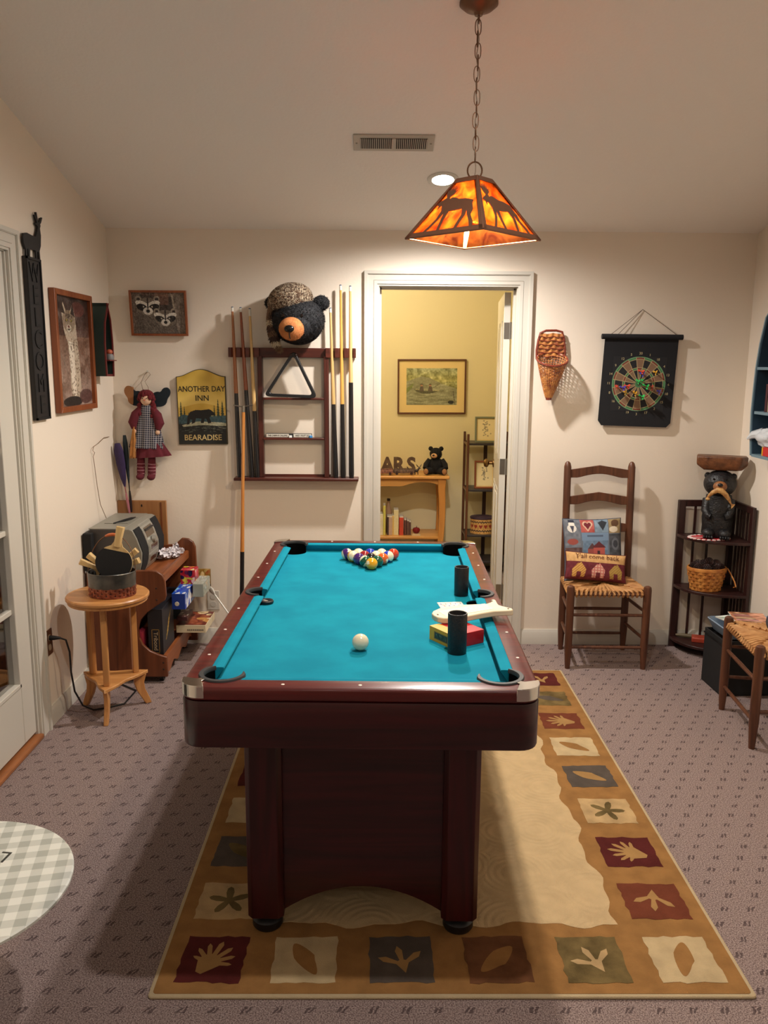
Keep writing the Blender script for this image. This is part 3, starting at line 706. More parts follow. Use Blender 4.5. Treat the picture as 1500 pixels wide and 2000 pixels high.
MB().prism(rrect(rw_-.022, rl_-.022, .01), .0085, .0095, 'z').build('ground', tan, rug)
cx_, cy_ = rw_/6, rl_/9
inr = [(-rw_/2+cx_*1.06, -rl_/2+cy_*1.08), (rw_/2-cx_*1.08, -rl_/2+cy_*1.08), (rw_/2-cx_*1.08, rl_/2-cy_*1.08), (-rw_/2+cx_*1.06, rl_/2-cy_*1.08)]
wv = []
for i in range(4):
    a, b = Vector(inr[i]), Vector(inr[(i+1) % 4]); nn = (b-a).normalized(); pr = Vector((-nn.y, nn.x)); Ln = (b-a).length; N = int(Ln/.02)
    for q in range(N):
        p = a.lerp(b, q/N)+pr*((.012*math.sin(q*.02*19+i)+.006*math.sin(q*.02*47))*min(1, q/4, (N-q)/4)+rnd.uniform(-.002, .002)); wv.append((p.x, p.y))
MB().prism(wv, .0095, .0103, 'z').build('cream_field', crm, rug)
def palm(s, rot, fl=1):
    p = []
    lobes = [(-1.6, .75), (-1.12, .95), (-.66, 1.05), (-.22, 1.2), (.24, 1.12), (.7, 1.0), (1.16, .88)]
    p.append((-.12, -.85))
    for a, l in lobes[::-1][::-1]:
        for da, r in ((-.20, .46), (-.10, .86*l), (0, l), (.10, .86*l), (.20, .46)):
            p.append((r*math.sin(a+da), r*math.cos(a+da)-.25))
    p.append((.12, -.85))
    c, q = math.cos(rot), math.sin(rot); return [(s*(fl*x*c-y*q), s*(fl*x*q+y*c)) for x, y in p]
def oval(s, rot):
    p = []
    for i in range(24):
        a = 2*PI*i/24; x = .42*math.sin(a)*(1 if math.cos(a) > 0 else .85); y = 1.0*math.cos(a); p.append((x*(1-.35*abs(y)), y))
    c, q = math.cos(rot), math.sin(rot); return [(s*(x*c-y*q), s*(x*q+y*c)) for x, y in p]
def tri(s, rot):
    p = []
    for k in range(3):
        a = -1.0+k*1.0
        for da, r in ((-.3, .25), (-.18, .75), (0, 1.0), (.2, .75), (.34, .25)): p.append((r*math.sin(a+da), r*math.cos(a+da)-.3))
    p.append((0, -.75)); c, q = math.cos(rot), math.sin(rot); return [(s*(x*c-y*q), s*(x*q+y*c)) for x, y in p]
def flower(s, rot): return [(s*(.55+.35*math.cos(5*a))*math.cos(a+rot), s*(.55+.35*math.cos(5*a))*math.sin(a+rot)) for a in [2*PI*i/40 for i in range(40)]]
tiles = {}
for i, q in enumerate([(mar, palm, -.5, leafc), (crmt, oval, .5, tan), (gry, tri, .2, leafc), (rugmat('rug_brown', (118, 78, 52), .35), oval, -.8, tan), (olv, tri, .4, sand), (crmt, oval, -.3, tan)]): tiles[(i, 0)] = q
for jx, q in enumerate([(rst, tri, PI-.2, leafc), (mar, palm, 1.1, leafc), (sand, flower, 0, olv), (gry, oval, 1.0, leafc), (crmt, oval, .95, tan), (rst, palm, 1.3, leafc), (olv, oval, 1.2, gry), (mar, tri, .4, leafc)]): tiles[(5, jx+1)] = q
for jx, q in enumerate([(sand, flower, .4, olv), (gry, oval, .9, olv), (crmt, oval, .3, tan), (mar, palm, -1.2, leafc), (rst, tri, .3, leafc), (olv, tri, .3, sand), (crmt, oval, 1, tan), (gry, tri, 1, leafc)]): tiles[(0, jx+1)] = q
for i, q in enumerate([(mar, palm, 0, leafc), (crmt, oval, .4, tan), (olv, tri, 1, sand), (rst, tri, 0, leafc)]): tiles[(i+1, 8)] = q
for (i, k), (bg, fn, ro, fg) in tiles.items():
    x = -rw_/2+(i+.5)*cx_; y = -rl_/2+(k+.5)*cy_
    if k == 0: y += .008
    if i == 0: x += .012
    if i == 5: x -= .012
    if k == 8: y -= .008
    w, h_ = .180, .168
    if k == 0: w, h_ = .172, .176
    M_ = Matrix.Translation((x, y, 0)) @ Matrix.Rotation(rnd.uniform(-.03, .03), 4, 'Z')
    m = MB().prism(wob([(-w/2, -h_/2), (w/2, -h_/2), (w/2, h_/2), (-w/2, h_/2)]), .0095, .0104, 'z', M=M_)
    m.prism(fn(.072 if fn is not oval else .068, ro), .0104, .0109, 'z', 1, M_)
    m.build('leaf_square', [bg, fg], rug)

# ================================================================ LADDER-BACK CHAIRS
rushm = mk('rush_seat', (196, 146, 92), c2=(168, 116, 66), vs=26, rough=.7, bump=.3, bs=120)
def make_chair(label, loc, rz):
    r = thing('ladder_back_chair', label, 'chair', loc, rz, None)
    fw2, bw2, dp, sh_ = .203, .178, .305, .415
    FL = [(-fw2, -dp/2), (fw2, -dp/2)]; BL = [(-bw2, dp/2), (bw2, dp/2)]
    def leg(p, top, tilt=0):
        x, y = p; R = .0185
        if top < .6: path = [(x, y, 0), (x, y, .05), (x, y, .12), (x, y, top-.02), (x, y, top-.006), (x, y, top)]; rad = [.013, .0165, R+.002, R+.003, R, .009]
        else: path = [(x, y, 0), (x, y, .05), (x, y, .12), (x, y, .44), (x, y+tilt*.5, .75), (x, y+tilt, top-.03), (x, y+tilt, top-.01), (x, y+tilt, top)]; rad = [.013, .0165, R+.002, R+.002, R+.002, R+.002, .015, .006]
        MB().tube(path, rad, 14).build('leg', brownw, r)
    for p in FL: leg(p, .462)
    for p in BL: leg(p, 1.085, .030)
    for k, zc in enumerate((1.018, .868, .715)):
        pts = []; W_ = bw2*2-.02; n = 16
        for i in range(n+1):
            u = i/n; x = -W_/2+W_*u; pts.append((x, zc-.024+.022*max(0, math.sin(PI*(u-.15)/.7)) if .15 < u < .85 else zc-.024))
        for i in range(n, -1, -1):
            u = i/n; x = -W_/2+W_*u; pts.append((x, zc+.020+.026*(1-abs(2*u-1))**1.0))
        y = dp/2+.030*((zc-.44)/.64)
        MB().prism(pts, y-.006, y+.006, 'y').build('back_slat', brownw, r, bevel=.002)
    def rung(a, b): MB().tube([a, tuple((Vector(a)+Vector(b))/2), b], [.008, .0095, .008], 10).build('rung', brownw, r)
    f0, f1, b0, b1 = FL[0], FL[1], BL[0], BL[1]
    for z in (.12, .30): rung((*f0, z), (*f1, z))
    rung((*b0, .245), (*b1, .245)); rung((*b0, .10), (*b1, .10))
    for a, b in ((f0, b0), (f1, b1)):
        for z in (.165, .315): rung((*a, z), (*b, z))
    # seat rails and woven seat, four envelopes of cord
    s = MB()
    for a, b in ((f0, f1), (b0, b1), (f0, b0), (f1, b1)): s.tube([(*a, sh_), (*b, sh_)], .010, 8)
    s.build('seat_rail', brownw, r)
    c = Vector((0, .0, .438)); q = [Vector((*f0, sh_+.012)), Vector((*f1, sh_+.012)), Vector((*b1, sh_+.012)), Vector((*b0, sh_+.012))]
    w = MB(); N = 15
    for k in range(4):
        a, b = q[k], q[(k+1) % 4]
        if k % 2 == 0: a = a+Vector((.018 if k == 0 else -.018, 0, 0)); b = b-Vector((.018 if k == 0 else -.018, 0, 0))
        out_ = Vector(((b-a).y, -(b-a).x, 0)).normalized()*.016
        for i in range(N):
            u = (i+.5)/N; e = a.lerp(b, u)
            d_ = 1-abs(2*u-1)                               # strands meet on the diagonals
            t_ = e.lerp(c, d_*.97); j_ = rnd.uniform(-.0015, .0015)
            dn = e+out_*.9+Vector((0, 0, -.008)); un = e+Vector((0, 0, -.024))
            w.tube([un, dn, e+out_*.6+Vector((0, 0, .004+j_)), e.lerp(t_, .4)+Vector((0, 0, .008+j_)), t_+Vector((0, 0, .004))], .0088, 6, flat=.8)
    w.box((-fw2+.03, -dp/2+.01, sh_-.004), (fw2-.03, dp/2-.01, sh_+.018))
    w.build('rush_seat', rushm, r)
    return r
make_chair('ladder-back chair with woven rush seat and two pillows against the back wall', (1.238, -.25, 0), math.radians(-1))
make_chair('ladder-back chair with woven seat cut off at the right edge', (1.782, -1.147, 0), math.radians(-95.5))
# pillows
def pillow(name, lab, cv, w, h, t, loc, rot, back, pip):
    r = thing(name, lab, 'pillow', loc, rot)
    def fn(sgn):
        def g(u, v, x, z):
            e = (max(0, 1-abs(2*u-1)**3.2)*max(0, 1-abs(2*v-1)**3.2))**.5
            pin = 1-.06*(1-abs(2*v-1)**2)*0
            sx_ = 1-.05*(1-abs(2*v-1)**2); sz_ = 1-.05*(1-abs(2*u-1)**2)
            return (x*sx_, sgn*t/2*e, z*sz_)
        return g
    cv.mesh('cover_front', w, h, vcol_mat('pillow_print', .9, bump=.3, bs=300), r, fn=fn(-1))
    b = Canvas(24, 24, back); b.mesh('cover_back', w, h, vcol_mat('pillow_print', .9), r, fn=fn(1))
    P_ = []
    for k in range(4):
        for i in range(12):
            u, v = [(i/12, 0), (1, i/12), (1-i/12, 1), (0, 1-i/12)][k]; P_.append(fn(-1)(u, v, (u-.5)*w, (.5-v)*h))
    MB().tube(P_, .003, 6, closed=True).build('piping', pip, r)
    return r
cv = Canvas(150, 160, (104, 112, 124), 11)
cols_ = [((0, 0, .27, .47), (112, 116, 124)), ((.27, 0, .52, .23), (176, 84, 76)), ((.52, 0, .76, .23), (120, 140, 156)), ((.76, 0, 1, .25), (150, 128, 90)), ((.29, .23, .75, .66), (104, 126, 148)), ((.76, .25, 1, .66), (72, 74, 80)), ((0, .47, .29, .8), (96, 70, 66)), ((.29, .66, .75, 1), (86, 100, 124)), ((.76, .66, 1, 1), (96, 104, 110)), ((0, .8, .29, 1), (120, 124, 140))]
for (a, b, c, d), q in cols_: mk_ = cv.re(a+.008, b+.008, c-.008, d-.008, q); cv.mottle((24, 26), 16, mk_)
cv.el(.13, .16, .075, .07, (222, 216, 206)); cv.el(.13, .09, .05, .045, (228, 222, 210)); cv.re(.08, .02, .18, .06, (40, 44, 60)); cv.po([(.1, .12), (.17, .12), (.14, .24)], (70, 70, 84)); cv.el(.13, .38, .09, .05, (150, 74, 64)); 
cv.el(.36, .085, .045, .05, (214, 176, 150)); cv.el(.44, .085, .045, .05, (214, 176, 150)); cv.po([(.315, .10), (.485, .10), (.40, .21)], (214, 176, 150)); cv.el(.37, .09, .03, .035, (112, 34, 44)); cv.el(.43, .09, .03, .035, (112, 34, 44)); cv.po([(.345, .10), (.455, .10), (.40, .18)], (112, 34, 44))
cv.po([(.58, .06), (.66, .02), (.74, .06), (.66, .2)], (44, 48, 54)); cv.el(.88, .08, .07, .06, (90, 62, 40)); cv.el(.85, .18, .08, .05, (214, 200, 176))
cv.re(.29, .23, .75, .36, (116, 140, 166)); cv.re(.38, .27, .66, .30, (60, 66, 84), .6); cv.po([(.38, .50), (.46, .40), (.54, .50)], (90, 60, 60)); cv.po([(.46, .48), (.58, .37), (.70, .48)], (96, 40, 44)); cv.re(.38, .5, .48, .6, (150, 74, 66)); cv.re(.48, .48, .68, .62, (176, 84, 74)); cv.re(.55, .53, .59, .6, (60, 40, 44)); cv.re(.29, .61, .75, .66, (84, 92, 72))
cv.el(.88, .42, .07, .1, (104, 108, 116)); cv.el(.88, .42, .045, .06, (60, 62, 70))
P1 = onY(1157, 1084, -.17)
pillow('patchwork_pillow', 'blue patchwork tapestry pillow with heart and schoolhouse squares on the chair', cv, .325, .345, .085, (1.200, -.165, .606), (math.radians(-16), math.radians(-1), 0), (80, 90, 110), mk('pipe_navy', (70, 78, 94), rough=.9))
cv = Canvas(170, 80, (104, 34, 42), 12); cv.mottle((30, 14), 12); m_ = cv.re(0, 0, 1, .36, (206, 160, 104)); cv.mottle((34, 12), 10, m_)
for k, (x, c, s) in enumerate(((.2, (206, 160, 84), (168, 104, 50)), (.52, (214, 170, 150), (190, 110, 100)), (.82, (176, 142, 70), (150, 116, 56)))):
    q = [(x-.115, .66), (x-.02, .42), (x+.01, .42), (x+.03, .38), (x+.05, .44), (x+.115, .64), (x+.095, .92), (x+.035, .92), (x+.035, .74), (x-.035, .74), (x-.035, .92), (x-.10, .92)]
    mm = cv.po(q, c)
    st_ = ((cv.X*60+cv.Y*(30 if k != 1 else 0)).astype(int) % 3 == 0) | ((cv.Y*28).astype(int) % 3 == 0 if k == 1 else False); cv.put(mm & st_, s)
pw = pillow('house_pillow', 'maroon oblong pillow with three applique houses on the rush seat', cv, .335, .150, .070, (1.192, -.268, .530), (math.radians(-22), math.radians(4.5), 0), (90, 24, 32), mk('pipe_maroon', (84, 22, 30), rough=.9))
text('lettering', "Y'all come back", .038, mk('thread_brown', (120, 74, 50), rough=.9), pw, (.0, -.0315, .050), depth=.0008)

# ================================================================ CORNER SHELF
CX, CYY = 2.035, -.018
cs_ = thing('corner_shelf', 'dark slatted corner shelf with three quarter-round shelves, holding the bear statue', 'shelf', (CX, CYY, 0))
WX, WY = .325, .275
def slab(z, t=.016, name='shelf_board'):
    pts = [(0, 0), (-WX, 0)]
    for i in range(1, 12):
        a = PI/2*i/12; ex = 1.25; pts.append((-WX*math.cos(a)**(1/ex), -WY*math.sin(a)**(1/ex)))
    pts += [(0, -WY)]; MB().prism(pts, z-t, z, 'z').build(name, darkw, cs_, bevel=.002)
for z in (.672, .377, .062): slab(z)
for a, b in (((-WX, -.022), (-WX+.042, 0)), ((-.018, -WY), (0, -WY+.04)), ((-.03, -.03), (0, 0))):
    MB().box((a[0], a[1], 0), (b[0], b[1], .865)).build('post', darkw, cs_, bevel=.003)
def rail2(z0, z1): 
    MB().box((-WX+.04, -.018, z0), (-.02, -.002, z1)).build('back_rail', darkw, cs_, bevel=.002); MB().box((-.018, -WY+.038, z0), (-.002, -.02, z1)).build('side_rail', darkw, cs_, bevel=.002)
rail2(.828, .865); rail2(.640, .658); rail2(.345, .361); rail2(.0, .046)
for x in (-.225, -.145): MB().box((x-.006, -.015, .05), (x+.006, -.006, .83)).build('slat', darkw, cs_)
for y in (-.20, -.16, -.12, -.08): MB().box((-.014, y-.006, .05), (-.005, y+.006, .83)).build('slat', darkw, cs_)
# doily
do = MB(); P_ = []
for i in range(48):
    a = 2*PI*i/48; r_ = .088+(.016 if i % 4 == 0 else (-.012 if i % 4 == 2 else 0)); P_.append((r_*math.cos(a)*1.15, r_*.78*math.sin(a)))
do.prism(P_, 0, .003, 'z', 0)
for i in range(24):
    a = 2*PI*i/24; do.ell((.092*1.15*math.cos(a), .092*.78*math.sin(a), .004), (.012, .009, .004), 8, 5, 1)
for i in range(12):
    a = 2*PI*i/12; do.tube([(.03*math.cos(a), .03*math.sin(a), .004), (.084*1.15*math.cos(a), .084*.78*math.sin(a), .004)], .003, 5, mi=1 if i % 3 == 0 else 0)
tag(do.build('doily', [mk('doily_red', (196, 34, 44), rough=.9, var=.2), mk('doily_white', (226, 200, 196), rough=.9)], None, (1.842, -.165, .672)), 'red and white scalloped doily under the carved bear', 'doily')
# bear statue
SX, SY, SZ = 1.893, -.135, .676
st = thing('bear_statue', 'black carved bear statue holding a fish and carrying a log slab on its head', 'statue', (SX, SY, SZ), math.radians(-22))
fur = mk('carved_black', (30, 29, 31), c2=(14, 13, 15), vs=40, rough=.45, bump=.9, bs=90)
def lumps(p): 
    n = math.sin(p.x*170+p.z*60)*math.sin(p.z*130+p.y*90)*.0022; return p*(1)+Vector((p.x, p.y, 0)).normalized()*n if (p.x or p.y) else p
b = MB().lathe([(0, 0), (.070, 0), (.080, .02), (.078, .06), (.082, .11), (.076, .16), (.070, .20), (.066, .235), (0, .25)], 40, sx=1, sy=.82)
b.ell((0, -.006, .30), (.086, .078, .075), 30, 20)
b.ell((-.066, .0, .340), (.018, .014, .018), 12, 8).ell((.066, .0, .340), (.018, .014, .018), 12, 8)
for s_ in (-1, 1):
    b.ell((s_*.042, -.062, .028), (.034, .038, .028), 16, 10)
    for k in range(4): b.ell((s_*.042+(k-1.5)*.013, -.098, .012), (.0075, .014, .010), 8, 6)
    b.tube([(s_*.058, -.01, .21), (s_*.064, -.038, .15), (s_*.050, -.060, .125), (s_*.035, -.066, .12)], [.026, .024, .020, .018], 12)
bod = b.build('body', fur, st, ang=60)
mz_ = MB().ell((0, -.082, .292), (.036, .030, .030), 18, 12); mz_.build('muzzle', mk('muzzle_tan', (160, 104, 62), var=.3, rough=.5), st)
MB().ell((0, -.111, .304), (.014, .009, .010), 12, 8).build('nose', black, st)
for s_ in (-1, 1): MB().ell((s_*.033, -.074, .330), (.006, .005, .006), 10, 8).build('eye', mk('eye_gloss', (8, 8, 8), rough=.08), st)
fs = MB().tube([(-.082, -.112, .228), (-.070, -.112, .242), (-.048, -.114, .262), (-.018, -.116, .278), (.014, -.116, .274), (.045, -.112, .250), (.068, -.108, .222), (.078, -.105, .204), (.090, -.102, .190)], [.006, .010, .014, .017, .018, .016, .011, .006, .004], 12, flat=.6)
fs.add([(.084, -.102, .198), (.110, -.100, .196), (.100, -.100, .182), (.086, -.100, .168), (.084, -.106, .198), (.110, -.106, .196), (.100, -.106, .182), (.086, -.106, .168)], [(0,1,2,3),(7,6,5,4),(0,4,5,1),(1,5,6,2),(2,6,7,3),(3,7,4,0)])
fs.ell((-.078, -.112, .222), (.016, .010, .010), 10, 6)
fs.v = [(x*.74, y, .26+(z-.26)*.9) for x, y, z in fs.v]
fs.build('fish', mk('fish_tan', (206, 160, 96), c2=(150, 96, 50), vs=60, rough=.45), st)
bark = mk('slab_wood', (128, 78, 44), c2=(62, 36, 22), vs=18, rough=.45, bump=.8, bs=50)
sl_ = MB(); tp_ = [(-.128, -.062), (.10, -.066), (.132, -.02), (.128, .05), (-.05, .066), (-.130, .055)]
bt_ = [(x*.74+.006, y*.72) for x, y in tp_]; nn = 6; V = [(x, y, .375) for x, y in bt_]+[(x*1.0, y*1.0, .405) for x, y in tp_]+[(x, y, .452) for x, y in tp_]
sl_.add(V, [tuple(range(5, -1, -1)), tuple(range(12, 18))]+[(i, (i+1) % 6, (i+1) % 6+6, i+6) for i in range(6)]+[(i+6, (i+1) % 6+6, (i+1) % 6+12, i+12) for i in range(6)])
sl_.build('log_slab', bark, st, bevel=.008, seg=3)
# splint basket of pine cones on the middle shelf
bkx, bky, bkz = 1.846, -.160, .378
bk = thing('splint_basket', 'round golden splint basket of pine cones on the middle corner shelf', 'basket', (bkx, bky, bkz)); bk.scale = (1.08, 1.0, 1.1)
splm = mk('splint', (206, 138, 66), c2=(170, 100, 42), vs=30, rough=.45)
def weave(name, H, r0, r1, rows, n, parent, mat_, sx=1, sy=1, w=.9, z0=0):
    m = MB(); ns = n*4
    for k in range(rows):
        z = z0+H*(k+.5)/rows; hh = H/rows*.46*w; V = []; 
        for i in range(ns):
            a = 2*PI*i/ns; r_ = r0+(r1-r0)*((z-z0)/H)+.0042*math.cos(a*n+PI*(k % 2))
            for rr, zz in ((r_-.0012, z-hh), (r_+.0012, z-hh), (r_+.002, z), (r_+.0012, z+hh), (r_-.0012, z+hh)): V.append((rr*math.cos(a)*sx, rr*math.sin(a)*sy, zz))
        m.add(V, [(i*5+j, ((i+1) % ns)*5+j, ((i+1) % ns)*5+(j+1) % 5, i*5+(j+1) % 5) for i in range(ns) for j in range(5)])
    for i in range(n*2):
        a = PI*(i+.5)/n; d = PI/n*.32; V = []
        for z, rb in ((z0, r0), (z0+H, r1)):
            for aa, rr in ((a-d, rb-.001), (a+d, rb-.001), (a+d, rb+.001), (a-d, rb+.001)): V.append((rr*math.cos(aa)*sx, rr*math.sin(aa)*sy, z))
        m.add(V, [(0,1,2,3),(7,6,5,4),(0,4,5,1),(1,5,6,2),(2,6,7,3),(3,7,4,0)])
    return m.build(name, mat_, parent, ang=50)
weave('woven_side', .105, .072, .096, 6, 13, bk, splm, 1, .82)
MB().lathe([(0, .0), (.072, 0), (.072, .004), (0, .004)], 32, sy=.82).build('base', splm, bk)
MB().shell([(.093, .104), (.100, .102), (.1015, .112), (.098, .120), (.093, .120)], 40, sy=.82).build('rim', splm, bk)
hd_ = MB()
MB().tube([(.103, -.01, .112), (.112, -.035, .09), (.124, -.062, .055), (.128, -.075, .030), (.112, -.085, .032)], .0045, 8, flat=.5).build('handle', splm, bk)
cone = mk('pine_cone', (70, 46, 42), c2=(40, 26, 26), vs=40, rough=.6)
def pinecone():
    m = MB().ell((0, 0, 0), (.009, .009, .020), 10, 8)
    for k in range(9):
        z = -.018+.0045*k; R = .026*math.sin(PI*(k+1.3)/10.6)**.7; n = 8
        for i in range(n):
            a = 2*PI*(i+.5*(k % 2))/n; c, s = math.cos(a), math.sin(a); t_ = Vector((-s, c, 0))
            p0 = Vector((R*.35*c, R*.35*s, z)); p1 = Vector((R*c, R*s, z+.004)); w_ = .0045
            m.add([p0-t_*w_*.5, p0+t_*w_*.5, p1+t_*w_, p1-t_*w_, p0-t_*w_*.5+Vector((0,0,-.002)), p0+t_*w_*.5+Vector((0,0,-.002)), p1+t_*w_+Vector((0,0,-.003)), p1-t_*w_+Vector((0,0,-.003))], [(0,1,2,3),(7,6,5,4),(0,4,5,1),(1,5,6,2),(2,6,7,3),(3,7,4,0)])
    return m
pc0 = None; spots = [(-.055, -.03, .116), (-.015, -.045, .118), (.03, -.042, .117), (.062, -.018, .116), (-.06, .015, .118), (-.02, -.002, .132), (.02, .0, .134), (.058, .022, .118), (-.03, .045, .122), (.015, .048, .122), (.0, -.022, .146), (.038, -.02, .136)]
CONEL = ['nearest the left rim of', 'in the left front of', 'in the right front of', 'nearest the right rim of', 'at the left back of', 'in the middle, left side of', 'in the middle, right side of', 'at the right back of', 'far back left of', 'far back right of', 'on top of the heap, left, in', 'on top of the heap, right, in']
for ci, (x, y, z) in enumerate(spots):
    o = pinecone().build('pine_cone', cone, None, ang=40) if pc0 is None else pc0.copy()
    if pc0 is None: pc0 = o
    else: col.objects.link(o)
    o.location = (bkx+x*1.08, bky+y, bkz+z*1.1+.002); o.rotation_euler = (rnd.uniform(-1.2, 1.2), rnd.uniform(-1.2, 1.2), rnd.uniform(0, 6))
    tag(o, 'dark pine cone %s the splint basket' % CONEL[ci], 'pine cone', 'pine cones in the splint basket')
# bottom shelf oddments
tag(MB().box((-.06, -.035, 0), (.06, .035, .028)).build('tin_box', mk('tin_red', (176, 66, 44), rough=.4, var=.3), None, (1.865, -.135, .062), (0, 0, -.35), bevel=.004), 'small orange-red box on the bottom corner shelf', 'box')
tag(MB().tube([(-.05, .02, .012), (-.01, .0, .014), (.03, -.01, .012), (.06, -.035, .012)], [.006, .012, .011, .008], 10).build('hand_bell_handle', mk('olive_item', (96, 84, 60), rough=.6), None, (1.79, -.07, .063)), 'small dull grey-brown object at the left of the bottom corner shelf', 'ornament')

# ================================================================ BLACK BIN, BLUE TRAY AND PAPERS
bn = thing('storage_bin', 'black square storage cube on the carpet behind the right-hand chair', 'box', (1.862, -.655, 0), math.radians(2))
bw_ = .158
m = MB(); m.box((-bw_, -.115, 0), (bw_, .115, .008)); m.box((-bw_, -.115, 0), (bw_, -.108, .285)).box((-bw_, .108, 0), (bw_, .115, .285)).box((-bw_, -.115, 0), (-bw_+.007, .115, .285)).box((bw_-.007, -.115, 0), (bw_, .115, .285))
m.build('bin', blackm, bn, bevel=.003)
MB().box((-bw_-.003, -.118, .255), (bw_+.003, .118, .262)).build('hem', black, bn)
tr_ = thing('plastic_tray', 'pale blue plastic tray sitting on the black storage cube', 'tray', (1.866, -.655, .286), math.radians(2))
tm_ = mk('blue_plastic', (120, 138, 158), rough=.3)
m = MB(); V = []; F = []; ro, ri = rrect(.30, .215, .03), rrect(.25, .17, .02); n = len(ro)
for pts, z in ((rrect(.27, .185, .02), 0), (rrect(.325, .235, .03), .055), (rrect(.315, .225, .028), .058), (rrect(.262, .178, .018), .004)): V += [(x, y, z) for x, y in pts]
for k in range(3):
    for i in range(n): F.append((k*n+i, k*n+(i+1) % n, (k+1)*n+(i+1) % n, (k+1)*n+i))
F += [tuple(range(n)), tuple(range(3*n, 4*n))]
m.add(V, F); m.build('tray', tm_, tr_)
for k, (dx, dy, rz, c, lab, z) in enumerate(((-.01, .0, .3, (206, 214, 206), 'pale green and white magazine fanned out on the blue tray', .060), (.03, .02, -.2, (190, 130, 100), 'salmon covered magazine on top of the blue tray papers', .066))):
    cv = Canvas(40, 56, c, 20+k); cv.mottle((8, 11), 60)
    for i in range(7): cv.re(.1, .1+.12*i, .5+.05*i, .15+.12*i, [(80, 130, 90), (120, 90, 150), (60, 60, 60)][i % 3], .6)
    r_ = thing('magazine', lab, 'magazine', (1.86+dx, -.655+dy, .286+z), (.0, 0, rz), 'papers in the blue tray')
    MB().box((-.085, -.11, 0), (.085, .11, .004)).build('pages', mk('pages', (220, 214, 200), rough=.7), r_)
    cv.mesh('cover', .168, .218, vcol_mat('print_paper', .5), r_, (0, 0, .0045), (-PI/2, 0, 0))
# grey thing on the right-hand chair
g_ = MB().ell((0, 0, .0), (.085, .10, .075), 24, 16, fn=lambda p: Vector((p.x*(1+.08*math.sin(p.y*30)), p.y, max(p.z, -.03)*(1+.1*math.sin(p.x*40)))))
tag(g_.build('grey_hat', mk('grey_felt', (62, 62, 66), rough=.95, bump=.4, bs=200), None, (1.842, -1.10, .478)), 'dark grey felt hat or bag on the right-hand chair seat', 'hat')

# ================================================================ NAVY BOAT SHELF ON THE RIGHT WALL
bs_ = thing('boat_shelf', 'navy blue boat shaped wall shelf on the right wall', 'shelf', (XR, 0, 0))
navy = mk('navy_paint', (44, 66, 84), rough=.4, var=.15); inw = mk('boat_inside', (66, 34, 26), rough=.6); edge = mk('boat_edge', (110, 134, 146), rough=.5)
BD = .105; XF = XR-BD
e1 = [onX(px, py, XF) for px, py in ((1466, 889), (1466, 850), (1468, 805), (1472, 765), (1477, 720), (1485, 672), (1497, 620))]
yl = [(p.y, p.z) for p in e1]; zb = yl[0][1]; yc = yl[0][0]-.215
yl += [(yc+.075, 1.93), (yc+.035, 2.0), (yc, 2.03)]
left = yl; right = [(2*yc-y, z) for y, z in yl]
def strip(edge_pts, dx0, dx1, tk, mat_, name):
    m = MB(); n = len(edge_pts); V = []
    for i, (y, z) in enumerate(edge_pts):
        s = -1 if y > yc else 1
        for (dy, x) in ((0, dx0), (s*tk, dx0), (s*tk, dx1), (0, dx1)): V.append((x, y+dy if i < n-1 else y+dy*.3, z))
    F = [(i*4+j, (i+1)*4+j, (i+1)*4+(j+1) % 4, i*4+(j+1) % 4) for i in range(n-1) for j in range(4)]+[(0,1,2,3), ((n-1)*4+3, (n-1)*4+2, (n-1)*4+1, (n-1)*4)]
    m.add(V, F); return m.build(name, mat_, bs_)
strip(left, -BD, 0, .018, navy, 'side_board'); strip(right, -BD, 0, .018, navy, 'side_board')
strip(left, -BD-.006, -BD, .012, edge, 'gunwale'); strip(right, -BD-.006, -BD, .012, edge, 'gunwale')
MB().prism(left+right[::-1][1:], -.008, 0, 'x').build('back_board', inw, bs_)
for px, py in ((1478, 720), (1473, 806), (1467, 889)):
    p = onX(px, py, XF); hwid = abs(p.y-yc)-.004
    MB().box((-BD-.002, yc-hwid, p.z-.006), (-.008, yc+hwid, p.z+.008)).build('shelf_board', edge, bs_)
z3 = onX(1467, 889, XF).z+.008; z2 = onX(1473, 806, XF).z+.008
for k, (c, w, h) in enumerate((((70, 30, 34), .022, .14), ((150, 130, 110), .014, .13), ((120, 40, 50), .018, .15), ((60, 60, 80), .02, .14), ((140, 30, 40), .024, .155), ((50, 34, 30), .02, .13), ((110, 90, 60), .02, .15))):
    bk_ = MB().box((-.09, -w/2, 0), (-.015, w/2, h)).build('book', mk('spine_%d' % k, c, rough=.6), None, (XR, yc+.13-.026*k, z2), bevel=.0015)
    tag(bk_, '%s book on the middle level of the navy boat shelf' % ['dark maroon', 'beige', 'wine red', 'slate blue', 'bright crimson', 'dark brown', 'olive brown'][k], 'book', 'books in the boat shelf')
rb = thing('red_box', 'red box with yellow end in the bottom of the navy boat shelf', 'box', (XR-.055, yc+.07, z3))
MB().box((-.04, -.16, 0), (.04, .04, .046)).build('carton', red, rb, bevel=.002); MB().box((-.041, .035, 0), (.041, .046, .0465)).build('end_band', yel, rb)
bag = MB().ell((0, 0, 0), (.05, .085, .045), 24, 16, fn=lambda p: p*(1+.22*math.sin(p.x*120+p.y*60)*math.sin(p.z*90+1)*math.cos(p.y*70)))
bag.tube([(-.0, .06, .02), (-.035, .10, .01), (-.05, .125, -.012)], [.03, .02, .006], 8)
tag(bag.build('plastic_bag', mk('thin_plastic', (226, 230, 234), rough=.25, alpha=.75), None, (XR-.075, yc+.10, z3+.088)), 'crumpled clear plastic bag on the lowest level of the navy boat shelf', 'bag')

